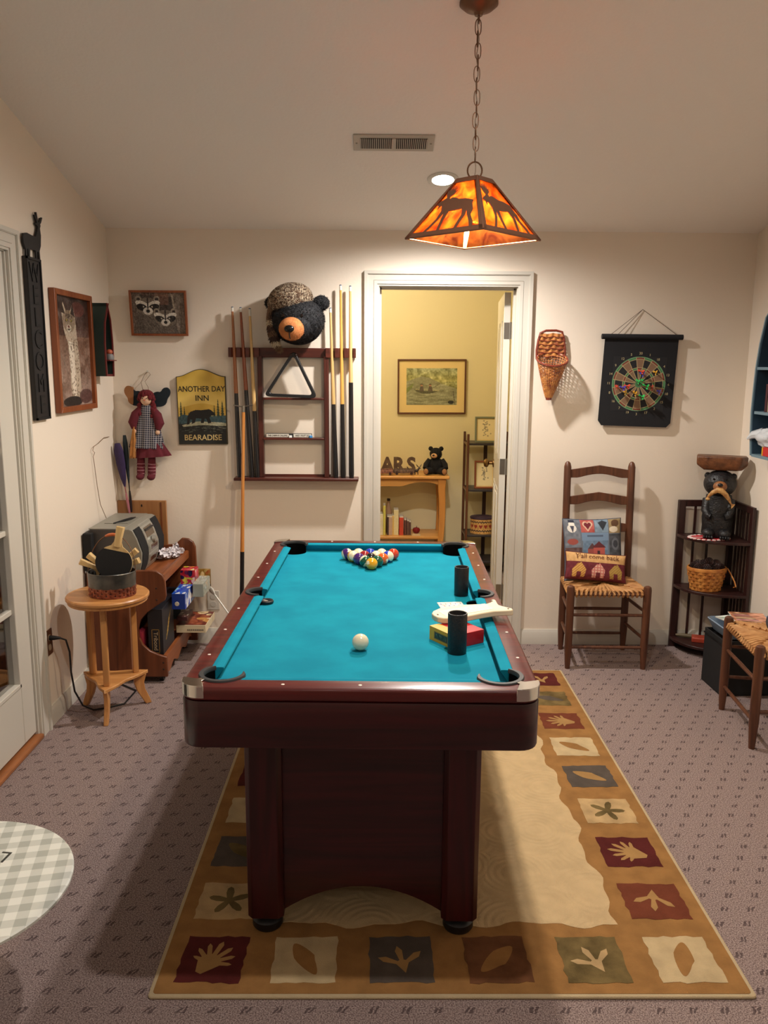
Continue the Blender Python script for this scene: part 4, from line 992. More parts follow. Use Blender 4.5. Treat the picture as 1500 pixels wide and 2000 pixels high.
# ================================================================ LEFT WALL SHELF UNIT
ux0, ux1, uy0, uy1 = XL+.018, -1.062, -.632, -.045
un = thing('toy_shelf', 'brown wooden shelf unit on casters with scooped side panels along the left wall', 'shelf', (0, 0, 0))
pr = [(ux0, .585), (-1.13, .592), (-1.095, .588), (-1.068, .570), (-1.055, .540), (-1.052, .46), (-1.060, .438), (-1.10, .41), (-1.15, .375), (-1.185, .335), (-1.198, .29), (-1.196, .245), (-1.180, .205), (-1.145, .172), (-1.10, .152), (-1.060, .140), (-1.060, .034), (ux0, .034)]
MB().prism(pr, uy0, uy0+.020, 'y').build('side_panel', shelfz, un, bevel=.004)
pr2 = [(x, z+(.045 if z > .5 and x > -1.2 else 0)) for x, z in pr]; pr2[0:1] = [(ux0, .585), (-1.17, .60)]
MB().prism([(x+.03 if x > -1.25 else x, z) for x, z in pr2], uy1-.020, uy1, 'y').build('side_panel', shelfz, un, bevel=.004)
for z, x1 in ((.548, -1.075), (.325, -1.20), (.10, -1.085)): MB().box((ux0, uy0+.02, z-.016), (x1, uy1-.02, z)).build('shelf_board', shelfw, un)
MB().box((ux0-.0, uy0+.02, .034), (ux0+.010, uy1-.02, .585)).build('back_board', shelfw, un)
MB().box((-1.085, uy0+.02, .520), (-1.062, uy1-.02, .568)).build('front_rail', shelfw, un, bevel=.008, seg=3)
w = [(uy0+.02, .142), (uy1-.02, .142)]+[(uy1-.02-(uy1-uy0-.04)*i/24, .058+.014*math.sin(i*PI/4)) for i in range(25)]
MB().prism(w, -1.085, -1.066, 'x').build('wavy_front_rail', shelfw, un)
for x, y in ((ux0+.04, uy0+.05), (-1.10, uy0+.045), (-1.10, uy1-.05), (ux0+.04, uy1-.05)):
    m = MB().cyl((x-.010, y, .0185), (x+.010, y, .0185), .0185, n=18).box((x-.014, y-.008, .016), (x+.014, y+.008, .034)); m.build('caster', black, un)
for z in (.50, .44, .11, .075): MB().lathe([(0, .0015), (.004, .001), (.005, 0), (0, 0)], 12, M=Matrix.Translation((-1.10+.02*(z < .2), uy0, z)) @ Matrix.Rotation(PI/2, 4, 'X')).build('screw_cap', mk('screw_dark', (50, 30, 20), rough=.5), un)

# ---- boombox
bb = thing('boombox', 'grey boombox with black speakers on the brown shelf unit', 'stereo', (0, 0, .549))
Y0, Y1 = -.585, -.15
bg = mk('stereo_grey', (140, 136, 124), rough=.4, var=.06); bgd = mk('stereo_dark_grey', (66, 62, 60), rough=.5); bsil = mk('stereo_silver', (168, 166, 156), rough=.3, metal=.4)
zt = .242
fp = [(-1.238, zt), (-1.220, zt-.008), (-1.200, zt-.05), (-1.184, zt-.10), (-1.177, .12), (-1.180, .07), (-1.190, .03), (-1.205, 0)]
MB().prism([(-1.440, 0), (-1.440, zt-.012), (-1.430, zt), (-1.290, zt), (-1.290, 0)], Y0, Y1, 'y').build('rear_case', bgd, bb, bevel=.004)
MB().prism([(-1.292, 0), (-1.292, zt+.001)]+fp, Y0+.002, Y1-.002, 'y').build('front_case', bg, bb, bevel=.003)
MB().box((-1.438, Y0+.001, zt-.002), (-1.262, Y1-.001, zt+.003)).build('top_cover', bg, bb, bevel=.003)
MB().box((-1.40, Y0+.13, zt+.003), (-1.28, Y1-.12, zt+.006)).build('disc_lid', bg, bb, bevel=.002)
MB().tube([(-1.35, Y0+.12, zt+.006), (-1.31, Y0+.17, zt+.011), (-1.29, Y0+.23, zt+.011), (-1.285, Y0+.29, zt+.006)], [.004, .008, .008, .004], 8, flat=.5).build('lid_latch', black, bb)
def onfront(a, b, y0, y1, off, name, mat_, par=bb, nn=8):
    """a strip of the curved front between profile parameters a..b (0 bottom, 1 top)"""
    P = [Vector((x, z)) for x, z in fp[::-1]]; L_ = [0]
    for i in range(1, len(P)): L_.append(L_[-1]+(P[i]-P[i-1]).length)
    def at(t):
        t *= L_[-1]
        for i in range(1, len(P)):
            if t <= L_[i]+1e-9: return P[i-1].lerp(P[i], (t-L_[i-1])/(L_[i]-L_[i-1]))
        return P[-1]
    fr_ = [at(a+(b-a)*i/nn) for i in range(nn+1)]
    pts = [(p.x+off, p.y) for p in fr_]+[(p.x-.006, p.y) for p in fr_[::-1]]
    return MB().prism(pts, y0, y1, 'y').build(name, mat_, par, ang=50)
grl = mk('speaker_cloth', (20, 20, 22), rough=.9, bump=.4, bs=500)
onfront(.04, .93, Y0+.012, Y0+.115, .004, 'speaker', grl); onfront(.04, .93, Y1-.115, Y1-.012, .004, 'speaker', grl)
onfront(.02, .97, Y0+.122, Y1-.122, .004, 'control_panel', bsil)
onfront(.66, .86, Y0+.150, Y1-.150, .0055, 'display', mk('display', (92, 76, 58), rough=.15))
onfront(.36, .56, Y0+.135, Y1-.135, .0055, 'cassette_door', bg); onfront(.10, .32, Y0+.135, Y1-.135, .0055, 'cassette_door', bg)
onfront(.41, .50, Y0+.16, Y1-.16, .0065, 'cassette_window', mk('tape_window', (80, 52, 40), rough=.15)); onfront(.16, .26, Y0+.16, Y1-.16, .0065, 'cassette_window', mk('tape_window', (80, 52, 40)))
MB().cyl((-1.180, (Y0+Y1)/2, .150), (-1.163, (Y0+Y1)/2, .150), .020, .017, 24).build('volume_knob', bsil, bb)
for k in range(5): MB().box((-1.215+.006, Y0+.15+.028*k, .205), (-1.195+.006, Y0+.17+.028*k, .211)).build('button', bgd, bb)
# aerial wire pinned to the wall
pth = [onX(213, 853, XL+.006), onX(203, 855, XL+.008), onX(192, 866, XL+.010), onX(183, 872, XL+.010), onX(181, 880, XL+.015), onX(185, 884, XL+.012), onX(182, 892, XL+.012), onX(184, 905, XL+.012), onX(190, 950, XL+.014), onX(196, 985, XL+.016), Vector((XL+.035, -.34, .80))]
tag(MB().tube(pth, .0016, 6).build('aerial_wire', mk('wire_brown', (120, 92, 66), rough=.5)), 'thin brown aerial wire looping on the left wall above the boombox', 'wire')
tag(MB().box((0, 0, 0), (.045, .035, .19)).build('black_case', blackm, None, (XL+.008, -.628, .586), bevel=.004), 'narrow black case squeezed beside the left end of the boombox', 'case')
# wooden panel against the back wall
wp = thing('wooden_panel', 'plain wooden board with keyhole leaning behind the boombox', 'board', (-1.325, -.022, .549), (math.radians(1.5), 0, 0))
MB().box((-.136, -.009, 0), (.136, .009, .296)).build('board', mk('panel_wood', (166, 116, 70), c2=(146, 96, 54), rough=.5, wood=2, ws=5), wp, bevel=.002)
MB().box((.104, -.012, 0), (.112, -.009, .288)).build('edge_strip', shelfz, wp)
MB().prism([(-.004, .262), (.004, .262), (.003, .272), (0, .277), (-.003, .272)], -.0105, -.0088, 'y').build('keyhole', black, wp)
# white lace garland
lc = MB(); rr_ = random.Random(3)
for k in range(26):
    cx = -.072+.144*rr_.random(); cy = rr_.uniform(-.03, .03); zz = .012+.035*rr_.random(); V = []; n = 14; R = rr_.uniform(.018, .030)
    ax_ = Euler((rr_.uniform(-1.2, 1.2), rr_.uniform(-1.2, 1.2), rr_.uniform(0, 6))).to_matrix()
    for j, r_ in enumerate((.004, R*.6, R)):
        for i in range(n):
            a = 2*PI*i/n; V.append(Vector((cx, cy, zz)) + ax_ @ Vector((r_*math.cos(a), r_*math.sin(a), (.0075*(1 if i % 2 else -1) if j == 2 else (.003*(1 if i % 2 else -1) if j == 1 else 0)))))
    V = [(v.x, v.y, max(v.z, .001)) for v in V]
    lc.add(V, [(j*n+i, j*n+(i+1) % n, (j+1)*n+(i+1) % n, (j+1)*n+i) for j in range(2) for i in range(n)])
tag(lc.build('lace_garland', mk('lace_white', (232, 226, 230), rough=.9), None, (-1.135, -.185, .556), (0, 0, .9), merge=False), 'heap of white ruffled lace at the right end of the shelf unit', 'lace')

# ---- games and boxes in the shelf unit
def pxbox(name, label, x0, y0, x1, y1, Y, depth, mat_, cat='box', rz=0, face=None, group=None, zb=None, bev=.0015, topm=None):
    a, b = onY(x0, y0, Y), onY(x1, y1, Y)
    z0 = b.z if zb is None else zb; h = a.z-z0; w = b.x-a.x
    r = thing(name, label, cat, ((a.x+b.x)/2, Y, z0), rz, group)
    MB().box((-w/2, 0, 0), (w/2, depth, h)).build('carton', mat_, r, bevel=bev)
    if face: face(r, w, depth, h)
    return r
def faces(seed, bg, cols, n=14, top=None, right=None, front=None):
    def f(r, w, d, h):
        vm = vcol_mat('game_print', .35)
        for k, (W_, H_, loc, rot, on) in enumerate((((w, d, (0, d/2, h+.0008), (-PI/2, 0, 0), top)), (d, h, (w/2+.0008, d/2, h/2), (0, 0, PI/2), right), (w, h, (0, -.0008, h/2), (0, 0, 0), front))):
            if not on: continue
            cv = Canvas(48, max(12, int(48*H_/W_)) if H_ < W_ else 60, bg, seed+k); R = random.Random(seed*7+k)
            for i in range(n): cv.el(R.random(), R.random(), R.uniform(.04, .22), R.uniform(.04, .2), R.choice(cols), R.random()*3)
            cv.mottle((10, 8), 24); cv.mesh('printed_panel', W_*.985, H_*.985, vm, r, loc, rot)
    return f
gold = mk('gold_print', (190, 150, 70), rough=.4, metal=.3)
def blackface(r, w, d, h):
    text('lettering', 'Tribond', .030, mk('label_cream', (196, 176, 140), rough=.6), r, (.0, -.0006, h*.40), (PI/2, PI/2, 0), depth=.0004)
    m = MB()
    for a, b in (((-.019, h*.40-.062), (-.017, h*.40+.062)), ((.017, h*.40-.062), (.019, h*.40+.062)), ((-.019, h*.40-.062), (.019, h*.40-.060)), ((-.019, h*.40+.060), (.019, h*.40+.062))): m.box((a[0], -.0008, a[1]), (b[0], 0, b[1]))
    m.build('label_frame', gold, r)
    m = MB()
    for k in range(6): m.prism([(d*.25+.012*k, h*.36+.018*k), (d*.25+.012*k+.050, h*.36+.018*k+.038), (d*.25+.012*k+.050, h*.36+.018*k+.042), (d*.25+.012*k, h*.36+.018*k+.004)], w/2, w/2+.0008, 'x')
    m.build('gold_print', gold, r)
pxbox('game_box', 'tall black board game box standing in the lower shelf with a small framed title', 287, 1190, 320, 1279, -.600, .225, mk('box_black', (30, 30, 36), rough=.5), zb=.1005, face=blackface)
pxbox('game_box', 'blue and white box with round emblem lying above the black game box', 335, 1160, 362, 1194, -.47, .22, mk('box_blue', (28, 60, 150), rough=.4), zb=.342, face=faces(3, (40, 90, 190), [(230, 236, 240), (40, 70, 190), (120, 180, 230), (240, 240, 240), (150, 160, 210)], 16, top=1, right=1)); 
r = bpy.data.objects[[o.name for o in bpy.data.objects if o.name.startswith('game_box')][-1]]
MB().lathe([(0, -.0012), (.011, -.0012), (.012, 0), (0, 0)], 20, M=Matrix.Translation((-.008, -.0004, .03)) @ Matrix.Rotation(-PI/2, 4, 'X')).build('round_emblem', mk('emblem_cream', (220, 210, 190), rough=.5), r)
MB().box((-1.17, -.36, 0), (-1.02, -.10, .009)).build('x', shelfw).name = 'x'; bpy.data.objects.remove(bpy.data.objects['x'])
pxbox('game_box', 'red and yellow toy packet leaning behind the blue box', 352, 1114, 381, 1140, -.28, .09, mk('box_red', (186, 36, 50), rough=.4), zb=.37, face=faces(5, (190, 40, 54), [(220, 200, 60), (90, 20, 60), (220, 90, 110), (240, 210, 200), (30, 20, 60)], 12, top=1, right=1, front=1))
pxbox('game_box', 'grey-green box lying flat behind the blue box', 376, 1141, 397, 1158, -.34, .18, mk('box_sage', (150, 156, 146), rough=.5), zb=.372, face=faces(8, (160, 164, 150), [(200, 180, 150), (130, 150, 146), (190, 196, 190)], 8, top=1, right=1))
MB()
pxbox('picture_book', 'upright yellow and brown picture book at the far end of the shelf', 384, 1111, 412, 1150, -.052, .008, mk('box_ochre', (150, 120, 60), rough=.5), cat='book', zb=.345, face=faces(9, (170, 130, 60), [(60, 60, 40), (210, 180, 110), (190, 110, 60), (240, 210, 150)], 12, front=1))
pxbox('game_box', 'brown and cream boards slid in above the cream puzzle box', 345, 1205, 366, 1222, -.36, .14, mk('box_brown', (70, 34, 34), rough=.5), zb=.245, face=faces(12, (80, 40, 36), [(150, 130, 110), (50, 26, 30), (190, 180, 160)], 7, top=1))
pxbox('puzzle_box', 'cream edged puzzle box lying flat on the bottom shelf', 344, 1221, 402, 1234, -.33, .25, mk('box_cream', (222, 206, 170), rough=.5), zb=.168, face=faces(14, (120, 50, 36), [(220, 160, 90), (90, 36, 46), (230, 200, 150), (160, 80, 50)], 16, top=1))
for o in [x for x in bpy.data.objects if x.get('label', '').startswith('cream edged')]:
    m = MB()
    for k in range(9): m.box((-.02+.010*k, -.001, .012), (-.013+.010*k, 0, .020))
    m.build('printed_title', mk('print_grey', (110, 100, 84)), o)
tag(MB().box((0, 0, 0), (.03, .09, .16)).build('game_box', mk('box_pink', (190, 60, 80), rough=.5), None, (-1.215, -.60, .1005), bevel=.001), 'thin pink box edge behind the tall black game box', 'box')
tag(MB().box((-.09, 0, 0), (.09, .20, .045)).build('game_box', mk('box_dark', (30, 22, 26), rough=.5), None, (-1.17, -.33, .3255), bevel=.001), 'dark flat box at the back of the middle shelf under the blue box', 'box')
tag(MB().box((-.045, 0, 0), (.050, .13, .055)).build('game_box', mk('box_teal', (70, 96, 100), rough=.5, var=.3), None, (-1.13, -.24, .215), (0, -.0, .15), bevel=.001), 'grey-teal box resting on the cream puzzle box', 'box')
# ---- outlets and cords
wo = thing('wall_outlet', 'white wall outlet low on the back wall behind the pool table', 'outlet', tuple(onY(417, 1172, 0)))
MB().box((-.035, -.005, -.057), (.035, 0, .057)).build('plate', white, wo, bevel=.002)
for z in (-.022, .022):
    MB().prism(rrect(.032, .030, .012, 4, 0, z), -.007, -.005, 'y').build('receptacle', mk('outlet_grey', (196, 192, 182), rough=.4), wo)
lv = thing('white_pole', 'white plastic rod leaning by the outlet behind the pool table', 'rod')
a, b = onY(404, 1140, -.10), onY(452, 1206, -.20); a2 = a.lerp(b, .2); b3 = a.lerp(b, 2.2)
MB().tube([a, a2, b, a.lerp(b, 2.35)], [.009, .0045, .0045, .0045], 10).build('rod', white, lv)
MB().tube([a.lerp(b, .12), a.lerp(b, .2), a.lerp(b, .34)], [.012, .018, .005], 10, flat=.5).build('bracket', white, lv)
c_ = onX(94, 1255, XL); ol = thing('wall_outlet', 'brown wall outlet beside the glazed door with black plug', 'outlet', tuple(c_))
MB().box((0, -.036, -.058), (.006, .036, .058)).build('plate', mk('outlet_brown', (84, 50, 32), rough=.4), ol, bevel=.002)
for z in (-.022, .022): MB().prism(rrect(.030, .028, .012, 4, 0, z), .006, .0085, 'x').build('receptacle', mk('outlet_ivory', (150, 130, 108), rough=.4), ol)
cd = thing('power_cord', 'black plug and cord running from the brown outlet down to the carpet', 'cord', (0, 0, 0))
cx, cy, c_z = c_
MB().tube([(cx+.009, cy, c_z+.022), (cx+.03, cy, c_z+.022), (cx+.055, cy+.005, c_z+.020)], [.012, .010, .005], 12).build('plug', black, cd)
MB().tube([(cx+.052, cy+.004, c_z+.020), (cx+.075, cy+.012, c_z+.008), (cx+.085, cy+.02, c_z-.05), (cx+.082, cy+.03, c_z-.15), (cx+.085, cy+.05, c_z-.25), (cx+.105, cy+.085, .045), (cx+.14, cy+.12, .008), (cx+.19, cy+.15, .005), (cx+.26, cy+.20, .005), (cx+.27, cy+.36, .005), (cx+.10, cy+.50, .005), (cx+.10, cy+.60, .005)], .0042, 8).build('cable', black, cd)

# ================================================================ ROUND OAK STAND
TX, TY, TTZ = -1.231, -.962, .568
rt_ = thing('round_side_table', 'small round light oak side table with three splayed legs', 'table', (TX, TY, 0), 0)
MB().lathe([(0, TTZ-.020), (.178, TTZ-.020), (.1835, TTZ-.015), (.184, TTZ-.006), (.179, TTZ), (0, TTZ)], 64).build('tabletop', oak, rt_)
tr3 = []; AN = [math.radians(a) for a in (-84, 34, 158)]
for k in range(3):
    a, b = AN[k], AN[(k+1) % 3]; b = b if b > a else b+2*PI
    for q in range(9):
        u = q/8; r_ = .168-.088*math.sin(PI*u)**.8; an = a+(b-a)*u; tr3.append((r_*math.cos(an), r_*math.sin(an)))
MB().prism(tr3, .150, .166, 'z').build('lower_shelf', oak, rt_, bevel=.004)
for a in AN:
    c, s = math.cos(a), math.sin(a); Mz = Matrix.Rotation(a, 4, 'Z')
    MB().box((.110-.013, -.013, .166), (.110+.013, .013, TTZ-.020), M=Mz).build('post', oakz, rt_, bevel=.003)
    q = [(.098, .150), (.100, .11), (.112, .07), (.134, .03), (.150, 0), (.178, 0), (.170, .028), (.150, .075), (.146, .11), (.158, .150)]
    MB().prism(q, -.010, .010, 'y', M=Mz).build('foot', oakz, rt_, bevel=.003)
MB().shell([(.172, TTZ-.032), (.176, TTZ-.032), (.176, TTZ-.020), (.172, TTZ-.020)], 40).build('apron_ring', oakz, rt_)
# tub of paddles
tb = thing('paddle_tub', 'round metal tub with copper band and wire handle on the oak side table', 'tub', (-1.203, -.975, TTZ), 0)
galv = mk('galvanised', (112, 110, 104), c2=(84, 84, 82), vs=20, rough=.35, metal=.7); cop = mk('copper_weave', (176, 110, 86), c2=(120, 66, 56), vs=50, rough=.35, metal=.6)
MB().shell([(.100, .045), (.104, .045), (.107, .108), (.109, .110), (.107, .113), (.102, .110)], 48, sy=.9).lathe([(0, .001), (.098, .001), (.098, .004), (0, .004)], 40, sy=.9).build('metal_band', galv, tb)
weave('copper_band', .046, .099, .101, 4, 16, tb, cop, 1, .9, z0=.002)
MB().shell([(.098, .001), (.103, .001), (.104, .005), (.098, .006)], 40, sy=.9).build('base_rim', cop, tb)
HP = [(-.107*math.cos(t_), .0+.04*math.sin(t_), .105+.165*math.sin(t_)) for t_ in [PI*i/20 for i in range(21)]]
hn = MB().tube(HP, .0022, 8).build('wire_handle', bronze, tb)
MB().tube(HP[8:13], [.005, .0075, .008, .0075, .005], 10).build('wooden_grip', mk('grip_orange', (196, 104, 60), rough=.4), hn)
pw_ = mk('paddle_wood', (222, 192, 138), c2=(204, 168, 110), rough=.4, wood=2, ws=8)
rub = mk('paddle_rubber', (18, 18, 20), rough=.7); rubr = mk('paddle_rubber_red', (120, 24, 26), rough=.7)
def paddle(label, loc, rot, rm=rub):
    r = thing('table_tennis_paddle', label, 'paddle', loc, rot, None)
    R = .076; P_ = [(R*math.sin(a)*.98, R*math.cos(a)) for a in [math.radians(d) for d in range(-180, 181, 10)]]
    out_ = []
    for i in range(0, 33):
        a = math.radians(-90-58+i*(296/32)); out_.append((R*math.cos(a+PI/2*0), R*math.sin(a)))
    # outline: round blade then shoulders into the handle (handle towards +Z)
    cut = .042; arc = [(R*math.sin(a), -R*math.cos(a)) for a in [math.radians(d) for d in range(-137, 138, 8)]]
    sh = [(.046, .062), (.024, .076), (.0155, .094), (.0145, .12), (.017, .165), (-.017, .165), (-.0145, .12), (-.0155, .094), (-.024, .076), (-.046, .062)]
    MB().prism(arc+sh, -.003, .003, 'y').build('blade', pw_, r)
    MB().prism(arc, -.0055, -.003, 'y').build('rubber', rub, r); MB().prism(arc, .003, .0055, 'y').build('rubber', rm, r)
    hnd = [(-.0145, .070), (.0145, .070), (.0135, .11), (.017, .165), (-.017, .165), (-.0135, .11)]
    MB().prism(hnd, -.012, .012, 'y').build('handle', pw_, r, bevel=.004)
    return r
t0 = Vector(tb.location)
paddle('front black table tennis paddle standing handle up in the tub', t0+Vector((.026, -.040, .158)), (math.radians(-8), math.radians(11), 0)).scale = (1.08, 1, 1.0)
paddle('table tennis paddle with handle sticking out farthest left over the tub rim', t0+Vector((-.004, .022, .094)), (math.radians(8), math.radians(-64), .2)).scale = (.82, 1, .92)
paddle('table tennis paddle with handle leaning left beside the black blade', t0+Vector((.012, .000, .086)), (math.radians(4), math.radians(-50), -.15)).scale = (.82, 1, .92)
paddle('table tennis paddle with upper handle sticking out right behind the tub wire', t0+Vector((-.012, .042, .098)), (math.radians(2), math.radians(50), .15), rubr).scale = (.82, 1, .92)
paddle('table tennis paddle with lower handle sticking out right of the tub', t0+Vector((-.022, .062, .094)), (math.radians(4), math.radians(68), -.1), rubr).scale = (.82, 1, .92)

# ================================================================ GINGHAM TABLE, cut off at the left edge
gt = thing('gingham_table', 'small table with rounded white and grey gingham top and dark lettering', 'table', (-1.005, -2.862, 0), math.radians(0))
gm = mk('gingham', (226, 226, 218), rough=.45); t = gm.node_tree; L = t.links.new
tc = nd(t, 'ShaderNodeTexCoord'); mp = nd(t, 'ShaderNodeMapping'); mp.inputs['Rotation'].default_value = (0, 0, math.radians(-12)); L(tc.outputs['Object'], mp.inputs[0]); sp = nd(t, 'ShaderNodeSeparateXYZ'); L(mp.outputs[0], sp.inputs[0])
def st(o, s):
    a = nd(t, 'ShaderNodeMath', operation='MULTIPLY'); L(o, a.inputs[0]); a.inputs[1].default_value = s
    f = nd(t, 'ShaderNodeMath', operation='FRACT'); L(a.outputs[0], f.inputs[0]); g = nd(t, 'ShaderNodeMath', operation='GREATER_THAN'); L(f.outputs[0], g.inputs[0]); g.inputs[1].default_value = .5; return g.outputs[0]
ad = nd(t, 'ShaderNodeMath', operation='ADD'); L(st(sp.outputs['X'], 19), ad.inputs[0]); L(st(sp.outputs['Y'], 19), ad.inputs[1])
hf = nd(t, 'ShaderNodeMath', operation='MULTIPLY'); L(ad.outputs[0], hf.inputs[0]); hf.inputs[1].default_value = .5
rp = nd(t, 'ShaderNodeValToRGB'); L(hf.outputs[0], rp.inputs[0]); rp.color_ramp.elements[0].color = (*lin((232, 232, 222)), 1); rp.color_ramp.elements[1].color = (*lin((178, 180, 170)), 1); L(rp.outputs[0], t.nodes['Principled BSDF'].inputs['Base Color'])
MB().lathe([(0, .388), (.277, .388), (.282, .391), (.282, .397), (.278, .400), (0, .400)], 96, sy=1.0).build('tabletop', gm, gt)
gl_ = onZ(8, 1673, .4)-Vector((-1.005, -2.862, .4)); text('lettering', 'L', .062, mk('ink_dark', (52, 52, 46), rough=.6), gt, (gl_.x, gl_.y, .4004), (0, 0, math.radians(172)), depth=.0003)
for k in range(3):
    a = math.radians(120*k+60); MB().tube([(.07*math.cos(a)-.06, .07*math.sin(a)+.02, .387), (.09*math.cos(a)-.09, .09*math.sin(a)+.03, .0)], [.014, .010], 12).build('leg', white, gt)

# ================================================================ LEFT WALL HANGINGS
def framed(name, label, cv, w, h, fw_, fd, loc, rot, fmat, canvas_mat=None, mat_w=0, mat_col=None):
    r = thing(name, label, 'picture', loc, rot); f = MB()
    o = [(-w/2, -h/2), (w/2, -h/2), (w/2, h/2), (-w/2, h/2)]; i_ = [(x*(w-2*fw_)/w, z*(h-2*fw_)/h) for x, z in o]
    for k in range(4):
        a, b, c, d = o[k], o[(k+1) % 4], i_[(k+1) % 4], i_[k]; f.prism([a, b, c, d], -fd, 0, 'y')
    f.build('frame', fmat, r, bevel=.002)
    MB().box((-w/2+fw_*.6, -fd*.35, -h/2+fw_*.6), (w/2-fw_*.6, -.001, h/2-fw_*.6)).build('backing', mat_col or blackm, r)
    cv.mesh('print', w-2*fw_-2*mat_w, h-2*fw_-2*mat_w, canvas_mat or vcol_mat('photo_print', .35), r, (0, -fd*.35-.001, 0))
    return r
redfr = mk('frame_redwood', (150, 84, 46), c2=(124, 62, 32), rough=.35, wood=2, ws=8)
# lynx print
cv = Canvas(130, 190, (120, 96, 86), 31); cv.grad((62, 50, 46), (96, 70, 60), 0, .36); cv.grad((132, 100, 82), (140, 116, 104), .36, 1); cv.mottle((8, 12), 26); cv.mottle((40, 60), 14)
cv.el(.68, .10, .2, .07, (120, 66, 58), 0, .6)
for a, b, c, d in ((.05, .95, .32, .35), (.85, .98, .92, .2), (.1, .5, .3, .7)): cv.ln(a, b, c, d, .012, (90, 78, 66), .6)
fu = (186, 168, 146)
cv.po([(.24, .30), (.20, .14), (.25, .05), (.33, .13), (.46, .12), (.52, .06), (.58, .16), (.60, .27), (.62, .40), (.66, .62), (.66, .88), (.60, .95), (.42, .95), (.36, .86), (.36, .60), (.34, .42), (.28, .36)], fu)
cv.po([(.36, .40), (.50, .42), (.52, .90), (.42, .92), (.38, .7)], (222, 208, 188)); cv.el(.40, .22, .18, .10, (150, 130, 108)); cv.el(.39, .285, .07, .035, (196, 184, 164)); cv.po([(.22, .05), (.20, .15), (.30, .16)], (60, 48, 42)); cv.po([(.52, .05), (.46, .15), (.58, .18)], (56, 44, 40))
cv.el(.33, .215, .028, .012, (34, 26, 22)); cv.el(.47, .215, .028, .012, (34, 26, 22)); cv.el(.335, .214, .013, .008, (190, 170, 70)); cv.el(.465, .214, .013, .008, (190, 170, 70)); cv.el(.39, .270, .03, .012, (120, 72, 62)); cv.el(.39, .295, .04, .008, (70, 56, 50))
for i in range(60): a_ = cv.r.rand()*6.3; q_ = cv.r.rand(); cv.ln(.40+.16*q_*math.cos(a_), .23+.09*q_*math.sin(a_), .40+.19*q_*math.cos(a_), .23+.105*q_*math.sin(a_), .008, (110+60*cv.r.rand(), 90+50*cv.r.rand(), 74+40*cv.r.rand()), .6)
for i in range(90):
    y = .38+.55*cv.r.rand(); x = .36+.28*cv.r.rand(); cv.el(x, y, .014, .008, (110, 88, 70), cv.r.rand()*3, .7)
for i in range(26): cv.ln(.28+.24*cv.r.rand(), .14+.1*cv.r.rand(), .3+.22*cv.r.rand(), .1+.1*cv.r.rand(), .006, (60, 48, 40), .6)
cv.el(.40, .96, .28, .05, (40, 36, 36)); cv.el(.8, .92, .2, .07, (80, 52, 50), 0, .8); cv.mottle((60, 90), 16)
framed('lynx_picture', 'framed print of a standing lynx on the left wall', cv, .487, .555, .026, .028, (XL+.001, -.602, 1.657), (0, math.radians(0), PI/2), redfr)
# WELCOME sign with a deer
sg_ = thing('welcome_sign', 'tall narrow black sign carved WELCOME with deer cutout on the left wall', 'sign', (XL+.001, -1.026, 1.70), (0, 0, PI/2))
blw = mk('black_stain', (30, 25, 26), c2=(20, 17, 18), rough=.55, wood=2, ws=10); crv = mk('carved_black_letters', (12, 10, 11), rough=.6)
MB().box((-.073, -.016, -.336), (.073, 0, .338)).build('board', blw, sg_, bevel=.002)
m = MB()
for a, b in (((-.073, -.336), (-.063, .338)), ((.063, -.336), (.073, .338)), ((-.073, -.336), (.073, -.326)), ((-.073, .328), (.073, .338))): m.box((a[0], -.021, a[1]), (b[0], -.015, b[1]))
m.build('border', crv, sg_)
for i, c in enumerate('WELCOME'): text('letter', c, .112, crv, sg_, (0, -.0175, .274-i*.0915), (PI/2, 0, 0), depth=.0022, sx=.85 if c in 'WM' else 1.05)
deer = [(-.052, 0), (-.050, .05), (-.062, .085), (-.064, .12), (-.058, .145), (-.035, .155), (.0, .150), (.030, .150), (.040, .175), (.048, .205), (.050, .222), (.036, .232), (.034, .240), (.046, .243), (.040, .262), (.030, .290), (.036, .292), (.044, .270), (.042, .310), (.048, .312), (.052, .272), (.056, .250), (.064, .252), (.076, .285), (.070, .262), (.086, .292), (.090, .290), (.078, .255), (.070, .242), (.072, .232), (.066, .215), (.070, .17), (.064, .10), (.052, .065), (.054, 0), (.046, 0), (.042, .055), (.034, .058), (.030, 0), (.022, 0), (.022, .06), (-.018, .06), (-.024, 0), (-.032, 0), (-.034, .06), (-.040, .05), (-.044, 0)]
MB().prism([(x*1.38+.012, z*.64+.334) for x, z in deer], -.013, -.005, 'y').build('deer_cutout', mk('cut_metal', (24, 21, 22), rough=.6), sg_)
# green boat shelf in the corner
bo = thing('canoe_shelf', 'small dark green boat shelf hanging near the corner on the left wall', 'shelf', (0, 0, 0))
gr_ = mk('boat_green', (34, 52, 46), rough=.5); rd_ = mk('boat_red', (108, 34, 32), rough=.5)
XF2 = XL+.078
nr = [onX(px, py, XF2) for px, py in ((207, 592), (203, 630), (203, 670), (205, 705), (207, 735))]; fr2 = [onX(px, py, XF2) for px, py in ((208, 592), (215, 625), (219, 665), (221, 700), (222, 735))]
ny = [(p.y, p.z) for p in nr]; fy = [(p.y, p.z) for p in fr2]; ny[0] = (ny[0][0]+.015, ny[0][1])
def bstrip(pts, d, name, mat_, x0, x1):
    V = []; n = len(pts)
    for y, z in pts:
        for dy, x in ((0, x0), (d, x0), (d, x1), (0, x1)): V.append((x, y+dy, z))
    MB().add(V, [(i*4+j, (i+1)*4+j, (i+1)*4+(j+1) % 4, i*4+(j+1) % 4) for i in range(n-1) for j in range(4)]+[(0,1,2,3), ((n-1)*4+3, (n-1)*4+2, (n-1)*4+1, (n-1)*4)]).build(name, mat_, bo)
